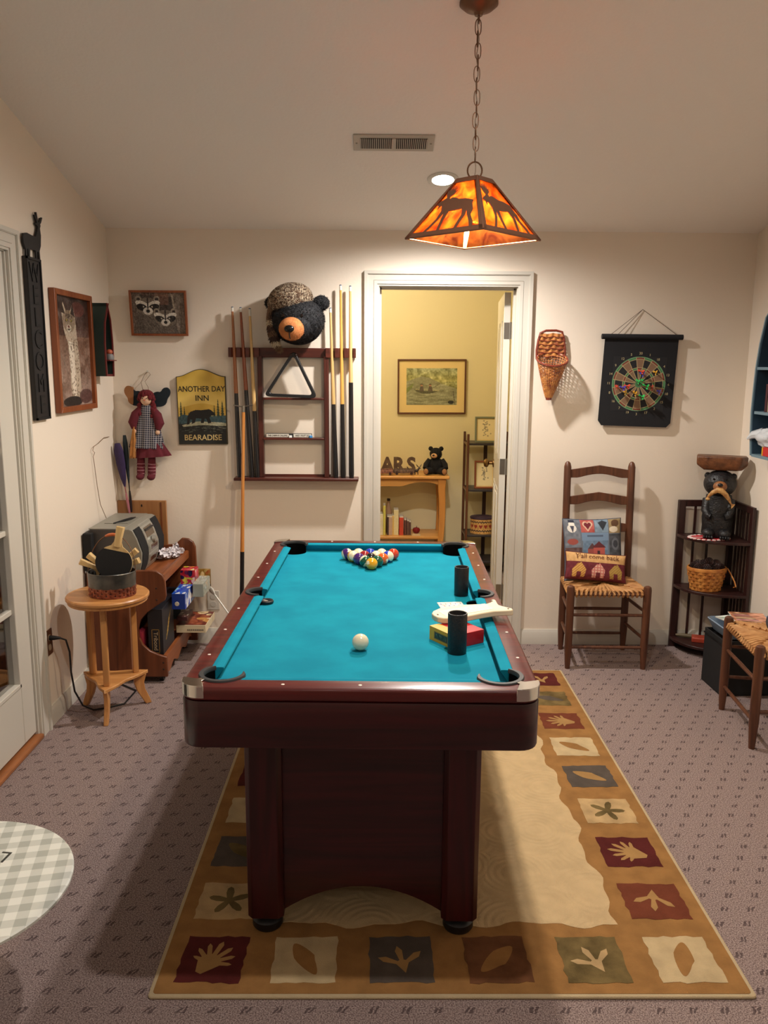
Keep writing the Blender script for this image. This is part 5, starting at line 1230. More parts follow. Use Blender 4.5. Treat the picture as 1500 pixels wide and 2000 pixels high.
bstrip(ny, .010, 'side_board', gr_, XL, XF2); bstrip(fy, -.010, 'side_board', gr_, XL, XF2)
bstrip(ny, .012, 'gunwale', rd_, XF2, XF2+.006); bstrip(fy, -.012, 'gunwale', rd_, XF2, XF2+.006)
MB().prism(ny+fy[::-1], XL+.001, XL+.008, 'x').build('back_board', rd_, bo)
zz = onX(213, 703, XF2).z; yb0 = ny[3][0]; yb1 = fy[3][0]
MB().box((XL, yb0+.01, zz-.005), (XF2+.022, yb1-.012, zz)).build('shelf_board', rd_, bo); MB().box((XL, ny[-1][0], ny[-1][1]), (XF2, fy[-1][0], ny[-1][1]+.010)).build('bottom_board', rd_, bo)
gn = thing('figurine', 'tiny orange and grey figurine on the green boat shelf', 'figurine', (XF2-.004, yb1-.045, zz+.001))
MB().lathe([(0, 0), (.022, 0), (.024, .012), (.018, .028), (0, .034)], 14).build('figurine_body', mk('fig_grey', (130, 128, 126), rough=.5), gn)
MB().ell((0, 0, .040), (.017, .017, .014), 12, 8).build('figurine_head', mk('fig_orange', (190, 96, 66), rough=.5), gn)

# ================================================================ BACK WALL, LEFT PART
# raccoon print
cv = Canvas(150, 118, (104, 88, 78), 41); cv.mottle((46, 6), 44); cv.mottle((14, 20), 18)
for i in range(26): cv.ln(cv.r.rand(), 0, cv.r.rand()*.1+i/26, 1, .008, (70+60*cv.r.rand(), 62+40*cv.r.rand(), 56+30*cv.r.rand()), .5)
cv.re(0, 0, .16, 1, (122, 114, 104), .45); cv.re(.80, 0, 1, 1, (128, 116, 102), .45); cv.po([(.16, .05), (.78, .12), (.82, 1), (.16, 1)], (52, 42, 38), .75); cv.re(.45, .0, .7, .3, (140, 96, 76), .5); cv.ln(.76, .05, .80, .45, .03, (190, 176, 152), .7)
def coon(x, y, s):
    cv.el(x, y+.30*s, .22*s, .34*s, (92, 82, 74)); cv.el(x, y, .21*s, .20*s, (116, 104, 92)); cv.el(x-.16*s, y-.17*s, .055*s, .07*s, (150, 138, 122)); cv.el(x+.16*s, y-.17*s, .055*s, .07*s, (150, 138, 122)); cv.el(x-.16*s, y-.16*s, .03*s, .04*s, (46, 36, 34)); cv.el(x+.16*s, y-.16*s, .03*s, .04*s, (46, 36, 34))
    cv.el(x-.10*s, y-.05*s, .12*s, .07*s, (222, 214, 200), .35); cv.el(x+.10*s, y-.05*s, .12*s, .07*s, (222, 214, 200), -.35)
    cv.el(x-.10*s, y+.02*s, .10*s, .075*s, (26, 22, 22), .35); cv.el(x+.10*s, y+.02*s, .10*s, .075*s, (26, 22, 22), -.35)
    cv.el(x, y+.10*s, .085*s, .085*s, (216, 208, 196)); cv.el(x, y+.10*s, .035*s, .04*s, (18, 16, 16)); cv.el(x-.075*s, y+.005*s, .014*s, .018*s, (200, 190, 170)); cv.el(x+.075*s, y+.005*s, .014*s, .018*s, (200, 190, 170)); cv.ln(x, y-.18*s, x, y+.04*s, .022*s, (40, 32, 30))
coon(.30, .34, 1.08); coon(.62, .62, 1.0)
for i in range(160): x, y = .2+.55*cv.r.rand(), .5+.5*cv.r.rand(); cv.ln(x, y, x+.03, y+.05, .006, (160, 148, 132), .35)
cv.mottle((70, 56), 26)
for i in range(500): x, y = .1+.8*cv.r.rand(), cv.r.rand(); cv.ln(x, y, x+.02*(cv.r.rand()-.5), y+.04, .005, tuple(60+110*cv.r.rand()*np.array((1, .92, .84))), .28)
P_ = onY(312, 612, -.01); framed('raccoon_picture', 'framed photograph of two raccoons in a tree on the back wall', cv, .308, .240, .012, .018, (P_.x, -.022, P_.z), (math.radians(5), 0, 0), redfr)
# inn sign
IW, IH = .272, .375; c0 = onY(395, 802, -.01)
ins = thing('inn_sign', 'arched yellow and black painted sign with a walking bear, ANOTHER DAY INN BEARADISE', 'sign', (c0.x, -.001, c0.z), (0, math.radians(-.6), 0))
def archz(x): return IH/2+.0+.040*(math.cos(PI*min(1, abs(x)/(IW/2)))*.5+.5)
ol_ = [(-IW/2, -IH/2), (IW/2, -IH/2)]+[(IW/2-IW*i/24, archz(IW/2-IW*i/24)) for i in range(25)]
MB().prism(ol_, -.016, 0, 'y').build('board', mk('sign_edge', (70, 62, 40), rough=.6), ins, bevel=.002)
cv = Canvas(150, 215, (208, 172, 74), 51); cv.grad((204, 168, 70), (226, 196, 104), 0, .45); cv.mottle((6, 9), 14); cv.grad((170, 160, 110), (120, 140, 130), .58, .66)
for x, h_, w_ in ((.06, .30, .10), (.13, .22, .08), (.22, .12, .06), (.40, .08, .05), (.76, .22, .08), (.84, .32, .10), (.93, .30, .12), (.68, .10, .05), (.3, .06, .05)):
    for k in range(8):
        u = k/8; cv.po([(x, .66-h_+h_*u*.9), (x-w_*(.25+.75*u)*.5, .66-h_+h_*(u+.16)), (x+w_*(.25+.75*u)*.5, .66-h_+h_*(u+.16))], (50, 66, 48))
cv.po([(0, .60), (.1, .56), (.25, .60), (.42, .63), (.6, .63), (.78, .60), (1, .57), (1, .72), (0, .72)], (56, 84, 92)); cv.mottle((30, 40), 16, cv.Y > .58)
cv.po([(0, .70), (1, .70), (1, 1), (0, 1)], (30, 32, 30)); cv.po([(.06, .72), (.3, .69), (.6, .70), (.9, .68), (1, .69), (1, .73), (.6, .745), (.1, .745)], (176, 176, 150)); cv.mottle((30, 60), 22, (cv.Y > .68) & (cv.Y < .82))
for i in range(60): x = .1+.85*cv.r.rand(); y = .74+.09*cv.r.rand(); cv.ln(x, y, x+.09*cv.r.rand(), y, .004, (150, 160, 140), .7)
bear_ = [(.19, .70), (.21, .60), (.26, .555), (.36, .545), (.46, .555), (.55, .545), (.60, .535), (.64, .54), (.68, .56), (.72, .585), (.71, .60), (.64, .61), (.61, .64), (.64, .70), (.58, .715), (.55, .66), (.52, .66), (.50, .715), (.44, .715), (.46, .66), (.36, .65), (.34, .70), (.28, .715), (.29, .66), (.25, .65), (.24, .715), (.18, .715)]
cv.po([((x-.45)*1.15+.47, (y-.63)*1.1+.625) for x, y in bear_], (20, 20, 22))
def bend(u, v, x, z):
    top = archz(x)-.004; return (x, 0, -IH/2+.004+(1-v)*(top+IH/2-.004))
cv.mesh('painted_face', IW-.010, IH, vcol_mat('sign_paint', .5), ins, (0, -.0168, 0), fn=bend)
lt = mk('sign_black', (34, 30, 24), rough=.6); lt2 = mk('sign_cream', (206, 180, 120), rough=.6)
text('lettering', 'ANOTHER DAY', .043, lt, ins, (.002, -.0172, .118), depth=.0006, sx=.86, bold=.0004); text('lettering', 'INN', .043, lt, ins, (.004, -.0172, .068), depth=.0006, sx=1.0, bold=.0004); text('lettering', 'BEARADISE', .044, lt2, ins, (.0, -.0172, -.150), depth=.0006, sx=.96, bold=.0004)

# ---------------------------------------------------------------- doll
dl0 = onY(285, 800, -.07); dx, dz = dl0.x, dl0.z
dl = thing('rag_doll', 'rag doll in plaid dress with dark wings and straw broom hanging on the back wall', 'doll', (dx, -.055, dz), (0, math.radians(2), 0))
flan = mk('doll_plaid', (58, 58, 74), rough=.95); t = flan.node_tree; L = t.links.new; tc = nd(t, 'ShaderNodeTexCoord'); sp = nd(t, 'ShaderNodeSeparateXYZ'); L(tc.outputs['Object'], sp.inputs[0])
def stp(o, s, th):
    a = nd(t, 'ShaderNodeMath', operation='MULTIPLY'); L(o, a.inputs[0]); a.inputs[1].default_value = s; f = nd(t, 'ShaderNodeMath', operation='FRACT'); L(a.outputs[0], f.inputs[0]); g = nd(t, 'ShaderNodeMath', operation='GREATER_THAN'); L(f.outputs[0], g.inputs[0]); g.inputs[1].default_value = th; return g.outputs[0]
ad = nd(t, 'ShaderNodeMath', operation='ADD'); L(stp(sp.outputs['X'], 85, .68), ad.inputs[0]); L(stp(sp.outputs['Z'], 85, .68), ad.inputs[1]); rp = nd(t, 'ShaderNodeValToRGB'); hf = nd(t, 'ShaderNodeMath', operation='MULTIPLY'); hf.inputs[1].default_value = .5; L(ad.outputs[0], hf.inputs[0]); L(hf.outputs[0], rp.inputs[0])
rp.color_ramp.elements[0].color = (*lin((40, 40, 56)), 1); rp.color_ramp.elements[1].color = (*lin((170, 164, 164)), 1); L(rp.outputs[0], t.nodes['Principled BSDF'].inputs['Base Color'])
mrn = mk('doll_maroon', (96, 26, 38), rough=.95, var=.2); nvy = mk('doll_wing', (26, 36, 44), rough=.95, var=.2); skn = mk('doll_skin', (216, 176, 146), rough=.8)
def skirt(z0, z1, r0, r1, n=96, f=11, am=.1):
    V = []; k = 10
    for j in range(k+1):
        u = j/k; R = r0+(r1-r0)*u**.8
        for i in range(n):
            a = 2*PI*i/n; q = R*(1+am*u*math.sin(f*a)); V.append((q*math.cos(a), q*.42*math.sin(a), z0+(z1-z0)*u))
    return MB().add(V, [(j*n+i, j*n+(i+1) % n, (j+1)*n+(i+1) % n, (j+1)*n+i) for j in range(k) for i in range(n)]+[tuple(range(n))])
skirt(.02, -.212, .034, .094).build('plaid_dress', flan, dl); u_ = skirt(-.165, -.262, .050, .102, am=.08); u_.build('maroon_underskirt', mrn, dl, (0, 0, 0), (0, math.radians(-6), 0))
MB().lathe([(0, -.10), (.042, -.09), (.040, -.03), (.034, .015), (.020, .030), (0, .032)], 20, sy=.66).build('bodice', flan, dl)
for s_ in (-1, 1):
    MB().tube([(s_*.026, 0, .012), (s_*.058, -.005, -.03), (s_*.072, -.01, -.075), (s_*.066, -.016, -.108)], [.016, .026, .027, .013], 14).build('sleeve', mrn, dl)
    MB().ell((s_*.064, -.018, -.122), (.013, .011, .014), 12, 8).build('hand', skn, dl)
    wg = [(0, .0), (.02, .035), (.05, .055), (.075, .05), (.090, .075), (.115, .080), (.132, .062), (.130, .038), (.112, .015), (.108, -.01), (.085, -.028), (.05, -.030), (.02, -.018)]
    MB().prism(chaikin([(s_*x*.95, z+.045) for x, z in wg]), .018, .030, 'y').build('wing', nvy, dl)
    if s_ < 0: MB().prism(chaikin([(-x*.95, z+.045) for x, z in [(.080, .070), (.088, .072), (.115, .082), (.134, .062), (.132, .036), (.113, .013), (.109, -.012), (.088, -.024), (.080, -.020)]]), .014, .031, 'y').build('wing_tip', mk('wing_tan', (150, 100, 60), rough=.9), dl)
    lg_ = MB().tube([(s_*.030-.004, 0, -.24), (s_*.030-.004, -.002, -.335), (s_*.030-.004, -.006, -.37)], [.020, .023, .021], 12).ell((s_*.030-.004, -.018, -.372), (.022, .032, .018), 14, 8); lg_.build('leg', mrn, dl)
    for q in range(4): MB().shell([(.0225, -.002), (.0245, -.001), (.0245, .001), (.0225, .002)], 20, c=(s_*.030-.004, -.001, -.30-.018*q)).build('sock_stripe', mk('sock_stripe', (170, 120, 126), rough=.9), dl)
MB().ell((0, -.012, .056), (.030, .030, .034), 24, 16).build('head', skn, dl)
hr = MB(); rh = random.Random(5)
for i in range(120):
    a = rh.uniform(-PI, PI); e = rh.uniform(.05, 1.25); R = .036
    d_ = Vector((math.cos(e)*math.sin(a), -math.cos(e)*math.cos(a)*.9, math.sin(e)))
    if d_.y < -.70 and d_.z < .45: continue
    c = Vector((0, -.008, .062))+Vector((d_.x*.038, d_.y*.036, d_.z*.036)); hr.ell(c, (.010, .010, .013), 7, 5)
for s_ in (-1, 1):
    for q in range(16): hr.ell((s_*(.034+rh.uniform(-.008, .012)), rh.uniform(-.02, .01), .055-.006*q+rh.uniform(-.006, .006)), (.011, .011, .013), 7, 5)
hr.build('yarn_hair', mk('yarn_red', (112, 26, 34), rough=.95, var=.45, vs=160), dl)
for s_ in (-1, 1): MB().ell((s_*.011, -.043, .062), (.003, .002, .003), 8, 6).build('eye', black, dl)
MB().ell((0, -.045, .052), (.004, .004, .004), 8, 6).build('nose', mk('doll_nose', (190, 90, 70), rough=.8), dl)
brm = MB().tube([(-.062, -.03, -.095), (-.064, -.034, -.16)], .003, 6)
for i in range(46):
    a, q = rh.uniform(0, 6.3), rh.uniform(0, .018); brm.tube([(-.063+q*.25*math.cos(a), -.033+q*.25*math.sin(a), -.105), (-.066+q*math.cos(a)*.9, -.034+q*math.sin(a)*.5, -.18), (-.070+q*math.cos(a), -.036+q*math.sin(a)*.6, -.262+rh.uniform(-.01, .01))], .0014, 4)
brm.build('straw_broom', mk('straw', (196, 134, 70), rough=.8, var=.3), dl)
MB().tube([(-.016, 0, .09), (-.038, .03, .145), (-.022, .045, .188), (-.004, .050, .205), (.010, .046, .190), (-.018, .034, .15), (.004, .02, .12), (.012, 0, .09)], .0012, 6).build('wire_hanger', bronze, dl)
MB().cyl((-.004, .055, .205), (-.004, .035, .207), .004, .005, 10).build('pin', white, dl)

# folded umbrellas hanging in the corner behind the boombox
def umbrella(lab, a, b, c1, c2, R):
    r = thing('folded_umbrella', lab, 'umbrella', tuple(a)); a = Vector(a); b = Vector(b)-a
    MB().tube([(0, 0, 0), b*.10, b*.30, b*.50, b*.62], [R*.6, R*1.0, R*.95, R*.6, .004], 10, flat=.7).build('canopy', c1, r)
    MB().tube([b*.58, b], [.0035, .003], 8).build('shaft', c2, r)
    MB().tube([b*.72, b*.8, b*.92, b*.999], [.005, .0075, .0075, .005], 8).build('handle', c2, r)
umbrella('folded purple umbrella hanging in the corner, left of the two', onY(229, 866, -.10), onY(253, 1002, -.05), mk('umb_purple', (52, 34, 78), rough=.7, var=.3), mk('umb_pink', (176, 110, 116), rough=.5), .026)
umbrella('folded dark green umbrella hanging in the corner, right of the two', onY(243, 850, -.075), onY(257, 1000, -.047), mk('umb_green', (20, 34, 40), rough=.7), mk('umb_black', (36, 22, 26), rough=.5), .014)

# ================================================================ CUE RACK
ck = thing('cue_rack', 'dark wooden wall cue rack with ladder shelves between two rows of cues', 'cue rack', (0, 0, 0))
TLc, TRc = onY(447, 689, -.04), onY(695, 693, -.04); xz = lambda px, py, Y=-.04: (onY(px, py, Y).x, onY(px, py, Y).z)
rkm = mk('rack_wood', (96, 44, 32), c2=(64, 27, 20), rough=.35, wood=0, ws=9); rkz = mk('rack_wood_upright', (84, 38, 28), c2=(56, 24, 18), rough=.35, wood=2, ws=9)
def notch(x0, x1, z0, z1, nx, R=.0135):
    """rail with round notches cut in its front (top view outline), extruded in z"""
    y1, y0 = -.030, -.062; p = [(x0, y1), (x0, y0)]
    for x in nx:
        for i in range(9): a = PI*i/8; p.append((x-R*math.cos(a), y0+R*1.15*math.sin(a)))
    p += [(x1, y0), (x1, y1)]; return MB().prism(p, z0, z1, 'z')
lc_ = [onY(px, 690, -.058).x for px in (456.5, 474.5, 491.5)]; rc_ = [onY(px, 692, -.058).x for px in (649, 667, 685)]
zR0, zR1 = 1.642, 1.694
notch(TLc.x, onY(507, 690, -.04).x, zR0, zR1, lc_).build('cue_holder', rkm, ck, bevel=.002)
notch(onY(636, 690, -.04).x, TRc.x, zR0, zR1, rc_).build('cue_holder', rkm, ck, bevel=.002)
MB().box((onY(505, 690, -.03).x, -.036, zR0), (onY(638, 690, -.03).x, -.006, zR1)).build('top_rail', rkm, ck, bevel=.003)
MB().box((TLc.x, -.0285, zR0+.004), (TRc.x, -.008, zR1-.004)).build('rail_backing', rkm, ck)
ul, ur = onY(510, 800, -.03).x, onY(638, 800, -.03).x
for x in (ul, ur): MB().box((x-.013, -.055, .985), (x+.013, -.006, zR0+.01)).build('upright', rkz, ck, bevel=.002)
for z in (1.425, 1.205): MB().box((ul+.013, -.060, z-.012), (ur-.013, -.006, z)).build('shelf_board', rkm, ck, bevel=.002)
MB().box((onY(457, 933, -.08).x, -.095, .968), (onY(700, 933, -.08).x, -.001, .984)).build('base_board', rkm, ck, bevel=.003)
MB().box((ul-.02, -.012, .984), (ur+.02, -.002, .996)).build('base_rail', rkm, ck)
# cues
cuem = mk('cue_maple', (224, 190, 132), rough=.25, coat=.5, c2=(206, 166, 104), wood=2, ws=6); cued = mk('cue_brown', (176, 116, 70), rough=.25, coat=.5, c2=(150, 88, 50), wood=2, ws=6); cueb = mk('cue_black', (20, 18, 20), rough=.3, coat=.4); tipw = mk('cue_ferrule', (226, 222, 210), rough=.4); tipb = mk('cue_tip', (60, 80, 110), rough=.9)
CUES = [((453.5, 599), (468.5, 930), .50, cued, 'brown cue at the left end of the rack with long black butt'), ((469.5, 600), (492, 930), .52, mk('cue_red', (140, 74, 44), rough=.25, coat=.5), 'red-brown cue, middle of the three on the left'), ((487.5, 602), (503, 928), .40, cuem, 'pale cue with long white ferrule, third from the left'),
        ((645, 601), (656, 928), .44, cuem, 'pale maple cue nearest the rack ladder on the right side'), ((665, 556), (670.5, 928), .39, mk('cue_gold', (222, 168, 84), rough=.25, coat=.5), 'tallest golden maple cue in the middle of the right side'), ((684, 558), (686.5, 927), .505, cuem, 'thin pale cue with straight black grip at the right end of the rack')]
for k, (tp2, bt, fb, sm_, lab) in enumerate(CUES):
    nx = (lc_+rc_)[k]; b = onY(*bt, -.060); b.z = .9845; tq = onY(*tp2, -.042); nv = Vector((nx, -.056, 1.668))
    r = thing('pool_cue', lab, 'cue', tuple(b), (0, 0, 0), 'pool cues in the wall rack'); D = tq-b; Lc = D.length
    MB().tube([(0, 0, 0), D*.02, D*fb], [.0125, .0148, .0125 if k == 5 else .0112], 14).build('butt', cueb, r)
    if k in (3, 4, 2):
        s_ = MB()
        for q in range(4):
            a = PI/2*q+.4; w = Vector((math.cos(a), math.sin(a), 0))*.0098; tn = Vector((-math.sin(a), math.cos(a), 0))*.0042
            s_.add([D*(fb-.001)+w+tn, D*(fb-.001)+w-tn, D*(fb+.20)*.999+w*.62, D*(fb-.001)+w*1.09+tn*.9, D*(fb-.001)+w*1.09-tn*.9, D*(fb+.20)+w*.70], [(0,1,2),(5,4,3),(0,3,4,1),(1,4,5,2),(2,5,3,0)])
        s_.build('point_inlay', cueb, r)
    MB().tube([D*fb, D*(fb+.25), D*.975], [.0116, .0092, .0064], 12).build('shaft', sm_, r)
    MB().tube([D*(.955 if k == 2 else .972), D*.995], [.0072, .0066], 12).build('ferrule', tipw, r); MB().tube([D*.995, D], [.0064, .0052], 10).build('tip', tipb, r)
    MB().tube([(0, 0, .0), (0, 0, .006)], [.0132, .0132], 12).build('bumper', black, r)
mb_ = thing('bridge_stick', 'orange wooden bridge stick with steel head leaning in front of the rack', 'cue', tuple(onY(472, 1212, -.16)))
b0 = Vector(mb_.location); b0.z = 0.0; b0.x = onY(471, 1255, -.18).x; b0.y = -.18; mb_.location = b0; tt = onY(475.5, 795, -.085)-b0
MB().tube([(0, 0, 0), tt*.02, tt*.42], [.011, .0125, .0122], 14).build('butt', cueb, mb_); MB().tube([tt*.42, tt*.6, tt*.985], [.0120, .0100, .0090], 14).build('shaft', mk('cue_orange', (206, 140, 70), rough=.25, coat=.5, c2=(184, 112, 46), wood=2, ws=5), mb_)
hd = MB().tube([tt*.98, tt*1.005], .0098, 12); hx = tt
hd.tube([hx+Vector((-.055, 0, .010)), hx+Vector((-.02, 0, .004)), hx, hx+Vector((.02, 0, .006)), hx+Vector((.052, 0, .012))], .0036, 8); hd.build('bridge_head', steel, mb_)
# triangle
tq = thing('ball_rack', 'black plastic ball triangle hanging on the cue rack', 'triangle', (0, 0, 0))
A_, B_, C_ = onY(574, 688, -.085), onY(520, 771, -.10), onY(616, 775, -.10)
def rounded(P, r, n=6):
    o = []
    for i in range(3):
        p, a, b = P[i], P[i-1], P[(i+1) % 3]; u = p+(a-p).normalized()*r; v = p+(b-p).normalized()*r
        for k in range(n+1): t_ = k/n; o.append(u*(1-t_)**2+p*2*t_*(1-t_)+v*t_*t_)
    return o
pth = rounded([A_, B_, C_], .030); nn = len(pth); V = []
ctr = (A_+B_+C_)/3
for p in pth:
    d_ = (p-ctr).normalized()*.024
    for w_, y_ in ((-1, -.020), (1, -.020), (1, .020), (-1, .020)): V.append(p+d_*w_*.55+Vector((0, y_, 0)))
MB().add(V, [(i*4+j, ((i+1) % nn)*4+j, ((i+1) % nn)*4+(j+1) % 4, i*4+(j+1) % 4) for i in range(nn) for j in range(4)]).build('triangle_frame', mk('triangle_black', (24, 24, 26), rough=.35), tq, bevel=.003)
pg_ = MB()
for s_ in (-1, 1): pg_.cyl((A_.x+s_*.013, -.11, A_.z-.014), (A_.x+s_*.013, -.030, A_.z-.014), .005, n=10).ell((A_.x+s_*.013, -.11, A_.z-.014), (.007, .007, .007), 10, 6)
pg_.build('peg', mk('peg_wood', (60, 40, 34), rough=.4), ck)
# little word block and chalks on the shelf
c0 = onY(565, 846, -.05); wbk = thing('word_block', 'long white block sign with black lettering on the cue rack shelf', 'sign', (c0.x-.003, -.034, 1.2055))
MB().box((-.126, -.010, 0), (.126, .010, .022)).build('block', mk('block_black', (46, 46, 44), rough=.6), wbk)
MB().box((-.124, -.0115, .002), (.000, -.010, .020)).box((.026, -.0115, .002), (.124, -.010, .020)).build('face', mk('block_white', (216, 212, 200), rough=.6), wbk)
text('lettering', 'THE CABIN IS CALLING', .0125, black, wbk, (-.062, -.012, .011), depth=.0003, sx=.84); text('lettering', 'AND I MUST GO', .0125, black, wbk, (.075, -.012, .011), depth=.0003, sx=.84)
for px, c, lb in ((567, (226, 226, 222), 'white chalk cube in front of the word block'), (607, (60, 130, 190), 'blue chalk cube in front of the word block')):
    p = onY(px, 849, -.05); tag(MB().prism(rrect(.018, .016, .003, 3), 0, .012, 'z').build('chalk_cube', mk('chalk_%d' % px, c, rough=.95), None, (p.x, -.053, 1.2053), (0, 0, .3), bevel=.0015), lb, 'chalk')

# ---------------------------------------------------------------- bear head with raccoon-fur hat
hc = onY(580, 625, -.17); bh = thing('plush_bear_head', 'black plush bear head with tan muzzle mounted above the cue rack', 'wall mount', (hc.x, 0, hc.z), (0, 0, math.radians(-3)))
blkfur = mk('black_fur', (16, 17, 24), c2=(8, 8, 12), vs=60, rough=.75, bump=.8, bs=160)
def fuzz(m, c, R, n, ln_, seed, zc=None, cond=None, w=.0016, mi=0, droop=.3, cols=1, up=.4):
    q = random.Random(seed); c = Vector(c)
    for i in range(n):
        d = Vector((q.gauss(0, 1), q.gauss(0, 1), q.gauss(0, 1))).normalized()
        if cond and not cond(d): continue
        p = c+Vector((d.x*R[0], d.y*R[1], d.z*R[2])); nr_ = Vector((d.x/R[0], d.y/R[1], d.z/R[2])).normalized()
        t_ = nr_.cross(Vector((q.gauss(0, 1), q.gauss(0, 1), q.gauss(0, 1)))).normalized(); l = ln_*q.uniform(.6, 1.2)
        e = p+(nr_*up+t_*(1-up)+Vector((0, 0, -droop))).normalized()*l; s_ = nr_.cross(e-p).normalized()*w
        m.add([p-s_, p+s_, e], [(0, 1, 2)], mi if cols == 1 else q.randrange(cols))
HD = [((0, -.115, 0), (.146, .125, .122))]
m = MB().ell((0, -.115, .005), (.146, .125, .120), 40, 26).ell((0, -.06, -.01), (.135, .06, .118), 30, 20).ell((.005, -.18, -.03), (.09, .075, .075), 26, 18)
fuzz(m, (0, -.115, .005), (.146, .125, .120), 5200, .016, 1); fuzz(m, (.005, -.18, -.03), (.09, .075, .075), 1400, .010, 2)
m.build('head', blkfur, bh, ang=80, merge=False)
for s_ in (-1, 1):
    m = MB().ell((s_*.128, -.095, .092), (.044, .022, .040), 20, 14); fuzz(m, (s_*.128, -.095, .092), (.044, .022, .040), 700, .012, 3+s_); m.build('ear', blkfur, bh, ang=80, merge=False)
mu = MB().ell((-.010, -.235, -.048), (.066, .055, .060), 30, 20); fuzz(mu, (-.010, -.235, -.048), (.066, .055, .060), 2200, .005, 9, w=.001)
mu.build('muzzle', mk('muzzle_plush', (206, 136, 78), c2=(184, 112, 62), vs=30, rough=.9), bh, ang=80, merge=False)
MB().ell((-.014, -.290, -.050), (.026, .016, .019), 20, 12).build('nose', mk('nose_gloss', (12, 12, 13), rough=.2), bh)
MB().tube([(-.014, -.290, -.066), (-.014, -.284, -.088), (-.012, -.270, -.100)], [.0028, .0028, .0024], 6).build('mouth_seam', black, bh)
for s_ in (-1, 1): MB().ell((s_*.048-.006, -.232, .018), (.010, .008, .010), 14, 10).build('eye', mk('eye_brown', (22, 12, 8), rough=.05), bh)
MB().prism([(x, z) for x, z in circ(0, 0, .13, 32, 0, .11)], -.012, -.001, 'y').build('mounting_plate', darkw, bh)
ht = thing('fur_hat', 'mottled brown fur hat with hanging tail worn by the bear head', 'hat', (hc.x-.035, -.118, hc.z+.085), (0, math.radians(-14), 0))
hm = [mk('fur_brown', (116, 88, 66), rough=.95), mk('fur_light', (206, 188, 160), rough=.95), mk('fur_dark', (66, 46, 38), rough=.95)]
m = MB().ell((0, 0, .020), (.118, .105, .088), 34, 20, mi=0)
m.m = [rnd.choice((0, 0, 2)) for _ in m.m]
fuzz(m, (0, 0, .020), (.118, .105, .088), 13000, .020, 12, cols=3, w=.0026, up=.18, droop=.1, cond=lambda d: d.z > -.5)
m.build('crown', hm, ht, ang=80, merge=False)
tl_ = MB(); pts_ = [Vector(p) for p in ((-.098, -.03, .01), (-.118, -.03, -.05), (-.128, -.03, -.11), (-.130, -.028, -.165), (-.118, -.026, -.215))]
tl_.tube(pts_, [.022, .028, .028, .025, .010], 14); tl_.m = [[0, 2, 1, 2][(i//28) % 4] for i in range(len(tl_.m))]
for i in range(40):
    u = i/39*3.999; k = int(u); p = pts_[k].lerp(pts_[min(4, k+1)], u-k); R = [.022, .028, .028, .025, .010]; r_ = R[k]+(R[min(4, k+1)]-R[k])*(u-k)
    fuzz(tl_, p, (r_, r_, .012), 120, .018, 100+i, w=.0022, up=.25, mi=[0, 2, 1, 2, 0, 2, 1, 0][int(i/5) % 8], droop=1.0)
tl_.build('tail', hm, ht, ang=80, merge=False)

# ================================================================ BACK WALL, RIGHT PART
wk = thing('wall_basket', 'cone shaped wicker wall basket with tall woven back beside the doorway', 'basket', tuple(onY(1079, 702, -.075)))
wm = mk('wicker', (206, 140, 74), c2=(136, 70, 40), vs=34, rough=.35, coat=.3); wmd = mk('wicker_dark', (120, 50, 34), rough=.35, coat=.3)
# cone body woven of rings and ribs
m = MB(); Zt, Zb = 0, -.205
def rad(z): u = (z-Zb)/(Zt-Zb); return .016+.066*u**.9
for k in range(21):
    z = Zb+(Zt-Zb)*k/20; R = rad(z); P_ = []
    for i in range(48):
        a = 2*PI*i/48; q = R+.0022*math.cos(12*a+PI*(k % 2)); P_.append((q*math.cos(a)-.012*(1-(z-Zb)/(Zt-Zb)), q*.72*math.sin(a), z+.6*q*.72*math.sin(a)*((z-Zb)/(Zt-Zb))**2))
    m.tube(P_, .0026 if k < 20 else .006, 5, closed=True, flat=1)
for i in range(30):
    a = 2*PI*i/30; m.tube([((rad(z)+.001)*math.cos(a)-.012*(1-(z-Zb)/(Zt-Zb)), (rad(z)+.001)*.72*math.sin(a), z+.6*rad(z)*.72*math.sin(a)*((z-Zb)/(Zt-Zb))**2) for z in [Zb+(Zt-Zb)*k/8 for k in range(9)]], .0030, 5)
m.build('cone', wm, wk)
MB().lathe([(0, -.016), (.015, -.014), (.018, 0), (.016, .022), (0, .024)], 14, c=(-.012, 0, Zb), sy=.8).build('wrapped_tip', wmd, wk)
MB().tube([(.083*math.cos(a), .060*math.sin(a), .036*math.sin(a)) for a in [2*PI*i/36 for i in range(36)]], .0065, 8, closed=True).build('rim', wmd, wk)
bk_ = MB()
for k in range(6):
    z = .026+.021*k; w_ = .074-.0022*k; V = []; n_ = 24
    for i in range(n_+1):
        x = -w_+2*w_*i/n_; y = .050+.0035*math.cos(i*PI/3+PI*(k % 2)); zz = z+.003*math.sin(i*.55+.4)
        for dy, dz_ in ((-.001, -.0085), (.001, -.0085), (.001, .0085), (-.001, .0085)): V.append((x, y+dy, zz+dz_))
    bk_.add(V, [(i*4+j, (i+1)*4+j, (i+1)*4+(j+1) % 4, i*4+(j+1) % 4) for i in range(n_) for j in range(4)]+[(0,1,2,3), (n_*4+3, n_*4+2, n_*4+1, n_*4)])
bk_.build('back_splints', wm, wk)
MB().tube([(-.076, .052, .0), (-.078, .052, .05), (-.070, .052, .105), (-.060, .052, .142), (-.030, .052, .155), (.025, .052, .156), (.058, .052, .148), (.070, .052, .11), (.078, .052, .05), (.076, .052, 0)], .0065, 8).build('back_frame', wmd, wk)
for k in range(6): MB().tube([(-.072+2*.072*i/24, .046, .0155+.021*k+.003*math.sin(i*.55+.4)) for i in range(25)], .0022, 6).build('back_rod', wmd, wk)

